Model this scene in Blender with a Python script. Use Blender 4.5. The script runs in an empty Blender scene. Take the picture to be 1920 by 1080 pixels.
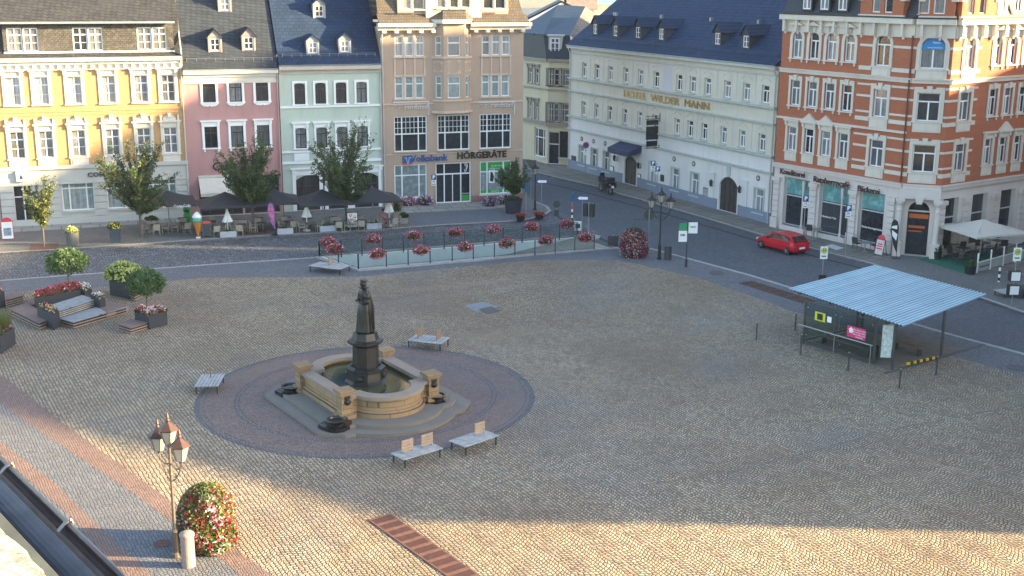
import bpy, bmesh, math, random
from math import radians as R_, sin, cos, pi, sqrt, atan2
from mathutils import Vector, Matrix
from mathutils.geometry import tessellate_polygon
S = bpy.context.scene; C = S.collection
random.seed(7)
# ---------------------------------------------------------------- camera
FL, PIT, ROL, CH = 2287.6, .247966, -.00633, 20.0
_r0 = Vector((1, 0, 0)); _u0 = Vector((0, sin(PIT), cos(PIT))); _fw = Vector((0, cos(PIT), -sin(PIT)))
_rt = _r0*cos(ROL) - _u0*sin(ROL); _up = _r0*sin(ROL) + _u0*cos(ROL)
cd = bpy.data.cameras.new('camera'); cam = bpy.data.objects.new('camera', cd); C.objects.link(cam)
cd.sensor_width = 36; cd.lens = FL/1920*36; cd.clip_start = .1; cd.clip_end = 6000
M = Matrix((( _rt.x, _up.x, -_fw.x, 0), (_rt.y, _up.y, -_fw.y, 0), (_rt.z, _up.z, -_fw.z, CH), (0, 0, 0, 1)))
cam.matrix_world = M; S.camera = cam
# ---------------------------------------------------------------- light
SUN_EL, SUN_AZ = 15.0, -3.0     # azimuth measured from +X, counter-clockwise
w = bpy.data.worlds.new("World"); S.world = w; w.use_nodes = True
nt = w.node_tree; sky = nt.nodes.new('ShaderNodeTexSky'); sky.sky_type = 'NISHITA'; sky.sun_disc = False
sky.sun_elevation = R_(SUN_EL); sky.sun_rotation = R_(90-SUN_AZ); sky.dust_density = 1.5; sky.air_density = 1.0
bg = nt.nodes['Background']; bg.inputs[1].default_value = .112; nt.links.new(sky.outputs[0], bg.inputs[0])
sl = bpy.data.lights.new('sun', 'SUN'); sl.energy = 5.0; sl.angle = R_(.9); sl.color = (1, .75, .4)
so = bpy.data.objects.new('sun', sl); C.objects.link(so)
_sd = Vector((cos(R_(SUN_EL))*cos(R_(SUN_AZ)), cos(R_(SUN_EL))*sin(R_(SUN_AZ)), sin(R_(SUN_EL))))
so.rotation_euler = _sd.to_track_quat('Z', 'Y').to_euler()
vs = S.view_settings; vs.view_transform = 'Standard'; vs.look = 'None'; vs.exposure = 2.65; vs.gamma = 1
S.cycles.max_bounces = 6; S.cycles.transparent_max_bounces = 12

# ---------------------------------------------------------------- helpers
def ray(px, py):
    return (_rt*(px-960) + _up*(540-py) + _fw*FL)
def G(px, py, z=0.):
    d = ray(px, py); t = (z-CH)/d.z
    return Vector((d.x*t, d.y*t, z))
def zat(px, py, P):
    """height at which the pixel ray passes over ground point P (nearest in plan)"""
    d = ray(px, py); t = sqrt((P[0]**2+P[1]**2)/(d.x**2+d.y**2)); return CH+d.z*t
def tag(o, label=None, cat=None, group=None, kind=None):
    if label: o['label'] = label
    if cat: o['category'] = cat
    if group: o['group'] = group
    if kind: o['kind'] = kind
    return o
def empty(name, loc, rz=0., label=None, cat=None, group=None):
    o = bpy.data.objects.new(name, None); C.objects.link(o); o.location = loc; o.rotation_euler = (0, 0, rz)
    o.empty_display_size = .2
    return tag(o, label, cat, group)
class Fr:
    """vertical facade frame: x along the wall, y inward, z up"""
    def __init__(s, A, B):
        s.A = Vector((A[0], A[1], 0)); d = Vector((B[0]-A[0], B[1]-A[1], 0)); s.L = d.length
        s.ang = atan2(d.y, d.x); s.M = Matrix.Translation(s.A) @ Matrix.Rotation(s.ang, 4, 'Z'); s.I = s.M.inverted()
    def uz(s, px, py, y=0.):
        d = s.I.to_3x3() @ ray(px, py); o = s.I @ Vector((0, 0, CH)); t = (y-o.y)/d.y
        q = o + d*t; return q.x, q.z
    def rect(s, x0, y0, x1, y1):
        xm = (x0+x1)/2; ym = (y0+y1)/2
        u0 = s.uz(x0, ym)[0]; u1 = s.uz(x1, ym)[0]; z0 = s.uz(xm, y1)[1]; z1 = s.uz(xm, y0)[1]
        return ((u0+u1)/2, z0, u1-u0, z1-z0)
    def sub(s, u, ang=0., y=0.):
        return Matrix.Translation((u, y, 0)) @ Matrix.Rotation(ang, 4, 'Z')
def row(fr, rects):
    q = [fr.rect(*r) for r in rects]; n = len(q)
    z = sum(a[1] for a in q)/n; wd = sum(a[2] for a in q)/n; h = sum(a[3] for a in q)/n
    return [(a[0], z, wd, h) for a in q]
class MB:
    def __init__(s): s.v = []; s.f = []; s.m = []; s.mi = 0
    def face(s, pts):
        n = len(s.v); s.v += [tuple(p) for p in pts]; s.f.append(tuple(range(n, n+len(pts)))); s.m.append(s.mi)
    def box(s, x0, x1, y0, y1, z0, z1):
        n = len(s.v)
        s.v += [(x0,y0,z0),(x1,y0,z0),(x1,y1,z0),(x0,y1,z0),(x0,y0,z1),(x1,y0,z1),(x1,y1,z1),(x0,y1,z1)]
        for f in ((0,3,2,1),(4,5,6,7),(0,1,5,4),(1,2,6,5),(2,3,7,6),(3,0,4,7)):
            s.f.append(tuple(n+i for i in f)); s.m.append(s.mi)
    def obox(s, M, sx, sy, sz):
        n = len(s.v)
        for z in (-.5, .5):
            for x, y in ((-.5,-.5),(.5,-.5),(.5,.5),(-.5,.5)): s.v.append(tuple(M @ Vector((x*sx, y*sy, z*sz))))
        for f in ((0,3,2,1),(4,5,6,7),(0,1,5,4),(1,2,6,5),(2,3,7,6),(3,0,4,7)):
            s.f.append(tuple(n+i for i in f)); s.m.append(s.mi)
    def bar(s, p, q, wd, h=None, up=(0,0,1)):
        p = Vector(p); q = Vector(q); d = q-p; L = d.length
        if L < 1e-6: return
        h = h or wd; x = d/L; u = Vector(up)
        if abs(x.dot(u)) > .98: u = Vector((1,0,0))
        y = u.cross(x).normalized(); z = x.cross(y)
        Mx = Matrix(((x.x,y.x,z.x,(p.x+q.x)/2),(x.y,y.y,z.y,(p.y+q.y)/2),(x.z,y.z,z.z,(p.z+q.z)/2),(0,0,0,1)))
        s.obox(Mx, L, wd, h)
    def tube(s, p, q, r0, r1=None, n=8, cap=True):
        p = Vector(p); q = Vector(q); d = (q-p); L = d.length
        if L < 1e-6: return
        r1 = r0 if r1 is None else r1; x = d/L; u = Vector((0,0,1)) if abs(x.z) < .9 else Vector((1,0,0))
        a = x.cross(u).normalized(); b = x.cross(a); k = len(s.v)
        for c, r in ((p, r0), (q, r1)):
            for i in range(n):
                t = 2*pi*i/n; s.v.append(tuple(c + a*(r*cos(t)) + b*(r*sin(t))))
        for i in range(n):
            j = (i+1) % n; s.f.append((k+i, k+n+i, k+n+j, k+j)); s.m.append(s.mi)
        if cap:
            s.f.append(tuple(k+i for i in range(n))); s.m.append(s.mi)
            s.f.append(tuple(k+n+i for i in reversed(range(n)))); s.m.append(s.mi)
    def path(s, pts, r, n=6):
        for i in range(len(pts)-1):
            ra = r[i] if isinstance(r, (list, tuple)) else r; rb = r[i+1] if isinstance(r, (list, tuple)) else r
            s.tube(pts[i], pts[i+1], ra, rb, n)
    def lathe(s, prof, c=(0,0,0), n=16, cap=True, ph=0., M=None):
        k = len(s.v)
        for r, z in prof:
            for i in range(n):
                t = 2*pi*i/n+ph; p = Vector((c[0]+r*cos(t), c[1]+r*sin(t), c[2]+z)); s.v.append(tuple(M @ p if M else p))
        for a in range(len(prof)-1):
            for i in range(n):
                j = (i+1) % n; s.f.append((k+a*n+i, k+a*n+j, k+(a+1)*n+j, k+(a+1)*n+i)); s.m.append(s.mi)
        if cap:
            s.f.append(tuple(k+i for i in reversed(range(n)))); s.m.append(s.mi)
            e = k+(len(prof)-1)*n; s.f.append(tuple(e+i for i in range(n))); s.m.append(s.mi)
    def prism(s, pts, z0, z1, ax='z'):
        """polygon pts (2D) extruded: ax z -> xy outline; ax y -> xz outline extruded along y"""
        f = (lambda p, t: (p[0], p[1], t)) if ax == 'z' else ((lambda p, t: (p[0], t, p[1])) if ax == 'y' else (lambda p, t: (t, p[0], p[1])))
        tri = tessellate_polygon([[Vector((p[0], p[1], 0)) for p in pts]]); n = len(pts); k = len(s.v)
        s.v += [f(p, z0) for p in pts] + [f(p, z1) for p in pts]
        for t in tri:
            s.f.append(tuple(k+i for i in t)); s.m.append(s.mi); s.f.append(tuple(k+n+i for i in reversed(t))); s.m.append(s.mi)
        for i in range(n):
            j = (i+1) % n; s.f.append((k+i, k+j, k+n+j, k+n+i)); s.m.append(s.mi)
    def mesh(s, name, mats, smooth=False, fix=True):
        me = bpy.data.meshes.new(name); me.from_pydata(s.v, [], s.f)
        for m in (mats if isinstance(mats, (list, tuple)) else [mats]): me.materials.append(m)
        if any(s.m): me.polygons.foreach_set('material_index', s.m)
        if fix:
            b = bmesh.new(); b.from_mesh(me); bmesh.ops.recalc_face_normals(b, faces=b.faces); b.to_mesh(me); b.free()
        if smooth: me.polygons.foreach_set('use_smooth', [True]*len(me.polygons))
        me.update(); return me
def link(name, me, parent=None, M=None):
    o = bpy.data.objects.new(name, me); C.objects.link(o)
    if parent: o.parent = parent
    if M is not None: o.matrix_basis = M
    return o
SPLIT = {'rusticated_pier', 'cornice_bracket', 'stone_band', 'panel_strip', 'plinth', 'belt', 'roof_side', 'roof_vent', 'gable_hood', 'gable_coping', 'facade_moulding', 'window_foil', 'bracket', 'foot', 'emblem', 'red_lettering', 'timetable', 'window_post', 'crossbar', 'poster', 'wall_rail'}
def part(name, mb, mats, parent=None, M=None, smooth=False, fix=True):
    if name in SPLIT and parent and len(mb.f) < 900:
        g = islands(mb)
        if len(g) > 1:
            for q in g: r = link(name, q.mesh(name, mats, smooth, fix), parent, M)
            return r
    return link(name, mb.mesh(name, mats, smooth, fix), parent, M)
def islands(mb, gap=.09):
    """the separate pieces of a mesh builder: loose islands, those that touch taken together"""
    p = list(range(len(mb.v)))
    def find(a):
        while p[a] != a: p[a] = p[p[a]]; a = p[a]
        return a
    for f in mb.f:
        for i in f[1:]: p[find(i)] = find(f[0])
    bx = {}
    for i, v in enumerate(mb.v):
        r = find(i); b = bx.setdefault(r, [list(v), list(v)])
        for k in range(3): b[0][k] = min(b[0][k], v[k]); b[1][k] = max(b[1][k], v[k])
    ks = list(bx); ch = True
    for a in range(len(ks)):
        for c in range(a):
            A, B = bx[ks[a]], bx[ks[c]]
            if find(ks[a]) != find(ks[c]) and all(A[0][k]-gap < B[1][k] and B[0][k]-gap < A[1][k] for k in range(3)): p[find(ks[a])] = find(ks[c])
    out = {}
    for f, m in zip(mb.f, mb.m): out.setdefault(find(f[0]), []).append((f, m))
    res = []
    for fs in out.values():
        q = MB(); mp = {}
        for f, m in fs:
            t = []
            for i in f:
                if i not in mp: mp[i] = len(q.v); q.v.append(mb.v[i])
                t.append(mp[i])
            q.f.append(tuple(t)); q.m.append(m)
        res.append(q)
    return res
def copy_tree(o, parent=None):
    c = o.copy(); C.objects.link(c); c.parent = parent
    for ch in kids(o): copy_tree(ch, c)
    return c
def kids(o): return [x for x in o.children]
def dup(o, loc, rz=0., label=None, group=None, sc=None):
    c = copy_tree(o); c.location = loc; c.rotation_euler = (0, 0, rz)
    if label: c['label'] = label
    if group: c['group'] = group
    if sc: c.scale = (sc, sc, sc) if not isinstance(sc, tuple) else sc
    return c
def text_mesh(body, size, ext=.01, bold=0., sx=1., align='CENTER'):
    cu = bpy.data.curves.new('lettering', 'FONT'); cu.body = body; cu.size = size; cu.extrude = ext; cu.offset = bold
    cu.align_x = align; cu.align_y = 'CENTER'; cu.resolution_u = 2
    o = bpy.data.objects.new('lettering', cu); C.objects.link(o)
    me = bpy.data.meshes.new_from_object(o.evaluated_get(bpy.context.evaluated_depsgraph_get()))
    bpy.data.objects.remove(o); me.materials.clear()
    if sx != 1.: me.transform(Matrix.Diagonal((sx, 1, 1, 1)))
    return me
def text(name, body, size, m, parent, M, ext=.01, bold=0., sx=1., align='CENTER'):
    me = text_mesh(body, size, ext, bold, sx, align); me.materials.append(m); return link(name, me, parent, M)
RX = Matrix.Rotation(pi/2, 4, 'X')
def at(x, y, z): return Matrix.Translation((x, y, z))

# ---------------------------------------------------------------- materials
def nodes(name):
    m = bpy.data.materials.new(name); m.use_nodes = True; n = m.node_tree; b = n.nodes['Principled BSDF']
    return m, n, b
def mixc(n, fac, a, b, mode='MIX'):
    x = n.nodes.new('ShaderNodeMix'); x.data_type = 'RGBA'; x.blend_type = mode
    for i, v in ((0, fac), (6, a), (7, b)):
        if isinstance(v, (int, float)): x.inputs[i].default_value = v
        elif isinstance(v, (tuple, list)): x.inputs[i].default_value = (*v[:3], 1)
        else: n.links.new(v, x.inputs[i])
    return x.outputs[2]
def noise(n, vec, sc, det=3., rough=.6):
    x = n.nodes.new('ShaderNodeTexNoise'); x.inputs['Scale'].default_value = sc; x.inputs['Detail'].default_value = det
    x.inputs['Roughness'].default_value = rough
    if vec: n.links.new(vec, x.inputs['Vector'])
    return x.outputs[0]
def ramp(n, f, stops):
    x = n.nodes.new('ShaderNodeValToRGB'); n.links.new(f, x.inputs[0]); e = x.color_ramp.elements
    while len(e) < len(stops): e.new(.5)
    for el, (p, c) in zip(e, stops):
        el.position = p; el.color = (c, c, c, 1) if isinstance(c, (int, float)) else (*c[:3], 1)
    return x.outputs[0]
def mth(n, op, a, b=0.):
    x = n.nodes.new('ShaderNodeMath'); x.operation = op
    for i, v in ((0, a), (1, b)):
        if isinstance(v, (int, float)): x.inputs[i].default_value = v
        else: n.links.new(v, x.inputs[i])
    return x.outputs[0]
def tc(n, which='Object'):
    return n.nodes.new('ShaderNodeTexCoord').outputs[which]
def sep(n, v):
    x = n.nodes.new('ShaderNodeSeparateXYZ'); n.links.new(v, x.inputs[0]); return x.outputs
def comb(n, *a):
    x = n.nodes.new('ShaderNodeCombineXYZ')
    for i, v in enumerate(a):
        if isinstance(v, (int, float)): x.inputs[i].default_value = v
        else: n.links.new(v, x.inputs[i])
    return x.outputs[0]
def bump(n, b, h, st=.3, d=.02):
    x = n.nodes.new('ShaderNodeBump'); x.inputs['Strength'].default_value = st; x.inputs['Distance'].default_value = d
    n.links.new(h, x.inputs['Height']); n.links.new(x.outputs[0], b.inputs['Normal'])
def mat(name, c, rough=.7, metal=0., var=.12, sc=1.2, spec=None, fine=True):
    m, n, b = nodes(name); b.inputs['Roughness'].default_value = rough; b.inputs['Metallic'].default_value = metal
    if spec is not None: b.inputs['Specular IOR Level'].default_value = spec
    if var:
        v = tc(n); f = noise(n, v, sc, 4); f2 = ramp(n, f, ((.3, 0.), (.7, 1.)))
        lo = tuple(x*(1-var) for x in c); hi = tuple(min(1, x*(1+var)) for x in c)
        col = mixc(n, f2, lo, hi)
        if fine:
            g = noise(n, v, sc*22, 2); col = mixc(n, ramp(n, g, ((.35, .0), (.65, .35))), col, tuple(x*(1-var*1.3) for x in c))
        n.links.new(col, b.inputs['Base Color'])
    else: b.inputs['Base Color'].default_value = (*c, 1)
    return m
def plaster(name, c, dirt=.25):
    m, n, b = nodes(name); b.inputs['Roughness'].default_value = .85; v = tc(n); s = sep(n, v)
    st = noise(n, comb(n, mth(n, 'MULTIPLY', s[0], 1.6), s[1], mth(n, 'MULTIPLY', s[2], .18)), 1.1, 5)
    f = noise(n, v, .35, 5); g = noise(n, v, 14., 3)
    col = mixc(n, ramp(n, f, ((.3, 0.), (.72, 1.))), tuple(x*.9 for x in c), tuple(x*1.05 for x in c))
    col = mixc(n, ramp(n, st, ((.5, 0.), (.8, dirt))), col, tuple(x*.6 for x in c))
    col = mixc(n, ramp(n, g, ((.4, 0.), (.7, .18))), col, tuple(x*.8 for x in c))
    n.links.new(col, b.inputs['Base Color']); bump(n, b, g, .15, .01); return m
def brick(name, c1, c2, mort, bw=.25, bh=.077, ms=.012, yz=False, dist=0.):
    m, n, b = nodes(name); b.inputs['Roughness'].default_value = .85; v = tc(n); s = sep(n, v)
    x = n.nodes.new('ShaderNodeTexBrick'); x.inputs['Scale'].default_value = 1; x.inputs['Brick Width'].default_value = bw
    x.inputs['Row Height'].default_value = bh; x.inputs['Mortar Size'].default_value = ms; x.inputs['Mortar Smooth'].default_value = .3
    xs = mth(n, 'ADD', s[0], s[1]) if yz else s[0]
    n.links.new(comb(n, xs, s[2], 0.), x.inputs[0])
    x.inputs[1].default_value = (*c1, 1); x.inputs[2].default_value = (*c2, 1); x.inputs[3].default_value = (*mort, 1)
    f = noise(n, v, .5, 5); col = mixc(n, ramp(n, f, ((.3, .0), (.7, .35))), x.outputs[0], tuple(a*.72 for a in c1))
    n.links.new(col, b.inputs['Base Color']); return m
def slate(name, c, wd=.32, h=.2, tilt=.0, lich=None, diag=False, spec=.5, rough=.5):
    m, n, b = nodes(name); b.inputs['Roughness'].default_value = rough; b.inputs['Specular IOR Level'].default_value = spec
    v = tc(n); s = sep(n, v)
    X = s[0]; Z = mth(n, 'MULTIPLY', s[2], 1.25)
    if diag:
        X, Z = mth(n, 'ADD', s[0], mth(n, 'MULTIPLY', Z, .55)), mth(n, 'ADD', Z, mth(n, 'MULTIPLY', s[0], .12))
    x = n.nodes.new('ShaderNodeTexBrick'); x.inputs['Scale'].default_value = 1; x.inputs['Brick Width'].default_value = wd
    x.inputs['Row Height'].default_value = h; x.inputs['Mortar Size'].default_value = .034; x.inputs['Mortar Smooth'].default_value = .5
    n.links.new(comb(n, X, Z, 0.), x.inputs[0])
    x.inputs[1].default_value = (*[a*.8 for a in c], 1); x.inputs[2].default_value = (*[a*1.25 for a in c], 1); x.inputs[3].default_value = (*[a*.35 for a in c], 1)
    f = noise(n, v, .6, 6); col = mixc(n, ramp(n, f, ((.35, .0), (.7, .5))), x.outputs[0], tuple(a*1.3 for a in c))
    if lich:
        g = noise(n, v, 3.2, 5, .7); col = mixc(n, ramp(n, g, ((.52, .0), (.62, .75))), col, lich)
    n.links.new(col, b.inputs['Base Color']); bump(n, b, x.outputs[1], -.25, .02); return m
def cobble(name, c, size=.16, arc=0., joint=.3, stain=(.17,.13,.1), stainf=.5, bst=.7, patches=None, period=1.7, rnd=.55, var=.3):
    m, n, b = nodes(name); b.inputs['Roughness'].default_value = .75; b.inputs['Specular IOR Level'].default_value = .35
    g = n.nodes.new('ShaderNodeNewGeometry').outputs['Position']; s = sep(n, g)
    # rotate to the grain of the square
    ca, sa = cos(.5), sin(.5)
    X = mth(n, 'ADD', mth(n, 'MULTIPLY', s[0], ca), mth(n, 'MULTIPLY', s[1], sa))
    Y = mth(n, 'SUBTRACT', mth(n, 'MULTIPLY', s[1], ca), mth(n, 'MULTIPLY', s[0], sa))
    if arc: Y = mth(n, 'ADD', Y, mth(n, 'MULTIPLY', mth(n, 'ABSOLUTE', mth(n, 'SINE', mth(n, 'MULTIPLY', X, pi/period))), arc))
    wob = noise(n, comb(n, s[0], s[1], 0.), .7, 2)
    Y = mth(n, 'ADD', Y, mth(n, 'MULTIPLY', wob, .35))
    vec = comb(n, mth(n, 'DIVIDE', X, size), mth(n, 'DIVIDE', Y, size), 0.)
    def vor(feat):
        x = n.nodes.new('ShaderNodeTexVoronoi'); x.voronoi_dimensions = '2D'; x.feature = feat; x.inputs['Scale'].default_value = 1
        x.inputs['Randomness'].default_value = rnd; n.links.new(vec, x.inputs['Vector']); return x
    e = vor('DISTANCE_TO_EDGE').outputs['Distance']; cc = sep(n, vor('F1').outputs['Color'])
    col = mixc(n, cc[0], tuple(a*(1-var) for a in c), tuple(min(1, a*(1+var)) for a in c))
    col = mixc(n, ramp(n, cc[1], ((.8, 0.), (.95, .5))), col, (c[0]*1.25, c[1]*.95, c[2]*.8))
    big = noise(n, g, .09, 6, .65); col = mixc(n, ramp(n, big, ((.42, 0.), (.62, stainf))), col, stain)
    cool = noise(n, comb(n, mth(n, 'ADD', s[0], 40.), s[1], 5.), .13, 6, .65); col = mixc(n, ramp(n, cool, ((.5, 0.), (.66, .3))), col, (sum(c)/3*.86, sum(c)/3*.92, sum(c)/3))
    med = noise(n, g, .55, 5, .6); col = mixc(n, ramp(n, med, ((.45, 0.), (.75, .35))), col, tuple(a*.62 for a in c))
    b2 = noise(n, comb(n, mth(n, 'MULTIPLY', X, .35), mth(n, 'MULTIPLY', Y, 2.2), 0.), .2, 4)
    col = mixc(n, ramp(n, b2, ((.5, 0.), (.7, .3))), col, tuple(a*1.3 for a in c))
    col = mixc(n, ramp(n, e, ((.03, joint+.6), (.2, 0.))), col, tuple(a*.13 for a in c))
    spk = noise(n, g, 5., 2, .5); col = mixc(n, ramp(n, spk, ((.68, 0.), (.74, .5))), col, tuple(a*.35 for a in c))
    n.links.new(col, b.inputs['Base Color'])
    bump(n, b, ramp(n, e, ((0., 0.), (.22, 1.))), bst, .05); return m
def glass_pane(name, tint=(.02,.024,.03), curt=(.32,.33,.34), thr=.5, rough=.06):
    m, n, b = nodes(name); b.inputs['Roughness'].default_value = rough; b.inputs['Specular IOR Level'].default_value = .8
    oi = n.nodes.new('ShaderNodeObjectInfo').outputs['Random']; v = tc(n); s = sep(n, v)
    fold = noise(n, comb(n, mth(n, 'ADD', mth(n, 'MULTIPLY', s[0], 9.), mth(n, 'MULTIPLY', oi, 50.)), 0., mth(n, 'MULTIPLY', s[2], .3)), 1., 2)
    cut = mth(n, 'SUBTRACT', 1., oi)
    cf = ramp(n, fold, ((.35, .25), (.65, 1.)))
    on = mth(n, 'GREATER_THAN', oi, thr)
    cu = mixc(n, cf, tuple(a*.35 for a in curt), curt)
    col = mixc(n, mth(n, 'MULTIPLY', on, mth(n, 'ADD', .35, mth(n, 'MULTIPLY', cut, .9))), tint, cu)
    ib = noise(n, v, 2.2, 3); col = mixc(n, ramp(n, ib, ((.45, 0.), (.7, .5))), col, tuple(a*2.5 for a in tint))
    n.links.new(col, b.inputs['Base Color']); return m
def real_glass(name, tint=(.75,.9,.88), alpha=.75):
    m, n, b = nodes(name); b.inputs['Base Color'].default_value = (.03,.045,.045, 1); b.inputs['Roughness'].default_value = .03
    mx = n.nodes.new('ShaderNodeMixShader'); tr = n.nodes.new('ShaderNodeBsdfTransparent'); tr.inputs[0].default_value = (*tint, 1)
    mx.inputs[0].default_value = 1-alpha; b.inputs['Specular IOR Level'].default_value = 1.
    n.links.new(tr.outputs[0], mx.inputs[1]); n.links.new(b.outputs[0], mx.inputs[2])
    n.links.new(mx.outputs[0], n.nodes['Material Output'].inputs[0]); return m
def leafy(name, a, bcol, trans=.25):
    m, n, b = nodes(name); b.inputs['Roughness'].default_value = .55; g = n.nodes.new('ShaderNodeNewGeometry')
    f = noise(n, g.outputs['Position'], 9., 2); f2 = noise(n, g.outputs['Position'], 1.6, 3)
    col = mixc(n, ramp(n, f, ((.3, 0.), (.7, 1.))), a, bcol); col = mixc(n, ramp(n, f2, ((.4, 0.), (.65, .45))), col, tuple(x*.6 for x in a))
    n.links.new(col, b.inputs['Base Color']); b.inputs['Transmission Weight'].default_value = 0.
    tl = n.nodes.new('ShaderNodeBsdfTranslucent'); n.links.new(col, tl.inputs[0]); mx = n.nodes.new('ShaderNodeMixShader'); mx.inputs[0].default_value = trans
    n.links.new(b.outputs[0], mx.inputs[1]); n.links.new(tl.outputs[0], mx.inputs[2]); n.links.new(mx.outputs[0], n.nodes['Material Output'].inputs[0])
    return m
X = {}
X['white'] = mat('white_paint', (.78,.78,.76), .5, var=.06)
X['stone'] = plaster('sandstone_trim', (.62,.58,.5))
X['gstone'] = plaster('grey_sandstone', (.5,.49,.45))
X['dark'] = mat('dark_metal', (.025,.028,.032), .45, .3, var=.15)
X['grey'] = mat('grey_metal', (.3,.31,.32), .4, .6, var=.1)
X['steel'] = mat('steel_posts', (.075,.085,.09), .4, .6, var=.1)
X['brown'] = mat('brown_frame', (.035,.022,.02), .45, var=.1)
X['pane'] = glass_pane('window_glass', thr=.35)
X['pane_d'] = glass_pane('dark_window_glass', thr=.75, curt=(.12,.12,.12))
X['pane_l'] = glass_pane('pale_window_glass', tint=(.16,.2,.2), curt=(.36,.41,.4), thr=.3)
X['pane_c'] = glass_pane('curtained_window_glass', tint=(.1,.1,.1), curt=(.5,.5,.5), thr=.15)
X['gutter'] = mat('zinc_gutter', (.42,.42,.42), .45, .7, var=.15)
X['pipe'] = mat('pale_downpipe', (.5,.49,.46), .5, .3, var=.12)
X['glass'] = real_glass('clear_glass', (.9,.95,.94), .9)
X['black'] = mat('black_rubber', (.012,.012,.013), .6, var=0)
# ================================================================ GROUND
M_sq = cobble('square_cobbles', (.375,.305,.215), .165, arc=.5, rnd=.38, stain=(.2,.13,.08), stainf=.5, joint=.4, bst=1., var=.35)
M_rd = cobble('road_setts', (.12,.135,.155), .14, arc=0., joint=.3, stain=(.12,.12,.125), stainf=.4, bst=.4, rnd=.8)
M_rd2 = cobble('wet_dark_setts', (.165,.17,.18), .22, arc=.4, joint=.4, stain=(.13,.13,.135), stainf=.5, bst=.6, rnd=.9, var=.55)
M_pv = cobble('pavement_setts', (.2,.2,.19), .12, joint=.25, stain=(.15,.15,.145), bst=.3)
M_strip = cobble('grey_strip_setts', (.17,.175,.185), .13, joint=.25, stain=(.13,.14,.16), bst=.35)
M_band = cobble('red_band_setts', (.245,.165,.135), .1, joint=.3, stain=(.2,.13,.11), bst=.4)
M_circ = cobble('porphyry_setts', (.21,.155,.135), .1, joint=.3, stain=(.27,.19,.16), bst=.35, stainf=.6)
M_ring = cobble('dark_ring_setts', (.15,.15,.155), .12, joint=.4, stain=(.1,.1,.11), bst=.4)
M_kerb = mat('granite_kerb', (.31,.3,.285), .8, var=.2, sc=2)
def slabs(name, c, wd, h, ang):
    m, n, b = nodes(name); b.inputs['Roughness'].default_value = .8; g = n.nodes.new('ShaderNodeNewGeometry').outputs['Position']; s = sep(n, g)
    U = mth(n, 'ADD', mth(n, 'MULTIPLY', s[0], cos(ang)), mth(n, 'MULTIPLY', s[1], sin(ang)))
    V = mth(n, 'SUBTRACT', mth(n, 'MULTIPLY', s[1], cos(ang)), mth(n, 'MULTIPLY', s[0], sin(ang)))
    x = n.nodes.new('ShaderNodeTexBrick'); x.inputs['Scale'].default_value = 1; x.inputs['Brick Width'].default_value = wd; x.inputs['Row Height'].default_value = h
    x.inputs['Mortar Size'].default_value = .045; n.links.new(comb(n, U, V, 0.), x.inputs[0])
    x.inputs[1].default_value = (*[a*.85 for a in c], 1); x.inputs[2].default_value = (*[a*1.15 for a in c], 1); x.inputs[3].default_value = (*[a*.35 for a in c], 1)
    f = noise(n, g, .7, 5); n.links.new(mixc(n, ramp(n, f, ((.35, 0.), (.7, .5))), x.outputs[0], tuple(a*.65 for a in c)), b.inputs['Base Color']); return m
M_slab = slabs('stone_slabs', (.3,.29,.26), 1.5, 1.5, R_(19)); M_hslab = slabs('brown_slabs', (.2,.18,.15), .9, 1.6, R_(-63))
def sheet(name, px, z, m, holes=None, raw=False, kind='structure', thick=0.):
    outer = [Vector((p[0], p[1], 0)) for p in px] if raw else [G(*p) for p in px]
    loops = [[Vector((p.x, p.y, 0)) for p in outer]] + (holes or [])
    tri = tessellate_polygon(loops); pts = [p for l in loops for p in l]; mb = MB()
    k = len(pts); mb.v = [(p.x, p.y, z) for p in pts]
    for t in tri:
        a, b_, c = (pts[i] for i in t)
        t = t if (b_-a).cross(c-a).z > 0 else tuple(reversed(t)); mb.f.append(tuple(t)); mb.m.append(0)
    if thick:
        mb.v += [(p.x, p.y, z-thick) for p in pts]; o = 0
        for l in loops:
            n_ = len(l)
            for i in range(n_):
                j = (i+1) % n_; mb.f.append((o+i, o+j, k+o+j, k+o+i)); mb.m.append(0)
            o += n_
    ob = part(name, mb, m, fix=False)
    if kind: tag(ob, kind=kind)
    return ob
T_nl, T_nr, T_fr, T_fl = G(672,507.5), G(1155,466.5), G(1085,443), G(600,481)
hole = [T_nl, T_nr, T_fr, T_fl]
sheet('ground', [(-900,-120),(900,-120),(900,900),(-900,900)], -.004, M_rd, [hole], raw=True)
# upper street in front of the cafes
sheet('street', [(-300,487),(0,479),(170,466),(367,452),(560,441),(713,433),(900,420),(997,413),(1050,398),(1100,420),(1150,455),(1085,442.5),(599,480.5),(590,484),(380,498),(200,512),(0,527),(-300,548)], 0., M_rd2)
sheet('plaza_edge_path', [(-300,548),(0,527),(200,512),(380,498),(590,484),(672,508),(900,489),(1160,466.5),(1217,466),(1400,515),(1478,539),(1783,629),(1920,665),(2200,740),(2200,800),(1920,705),(1786,668),(1490,585),(1400,552),(1320,524),(1229,502),(1160,488),(1011,487),(880,499),(671,519),(380,521),(178,539),(51,545),(-300,572)], 0.004, M_strip)
sheet('square', [(-300,572),(51,545),(178,539),(380,521),(671,519),(880,499),(1011,487),(1160,488),(1229,502),(1320,524),(1400,552),(1490,585),(1786,668),(1920,705),(2200,800),(3300,1300),(3300,2300),(-1500,2300),(-1500,1300),(-900,900)], .004, M_sq)
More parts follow.
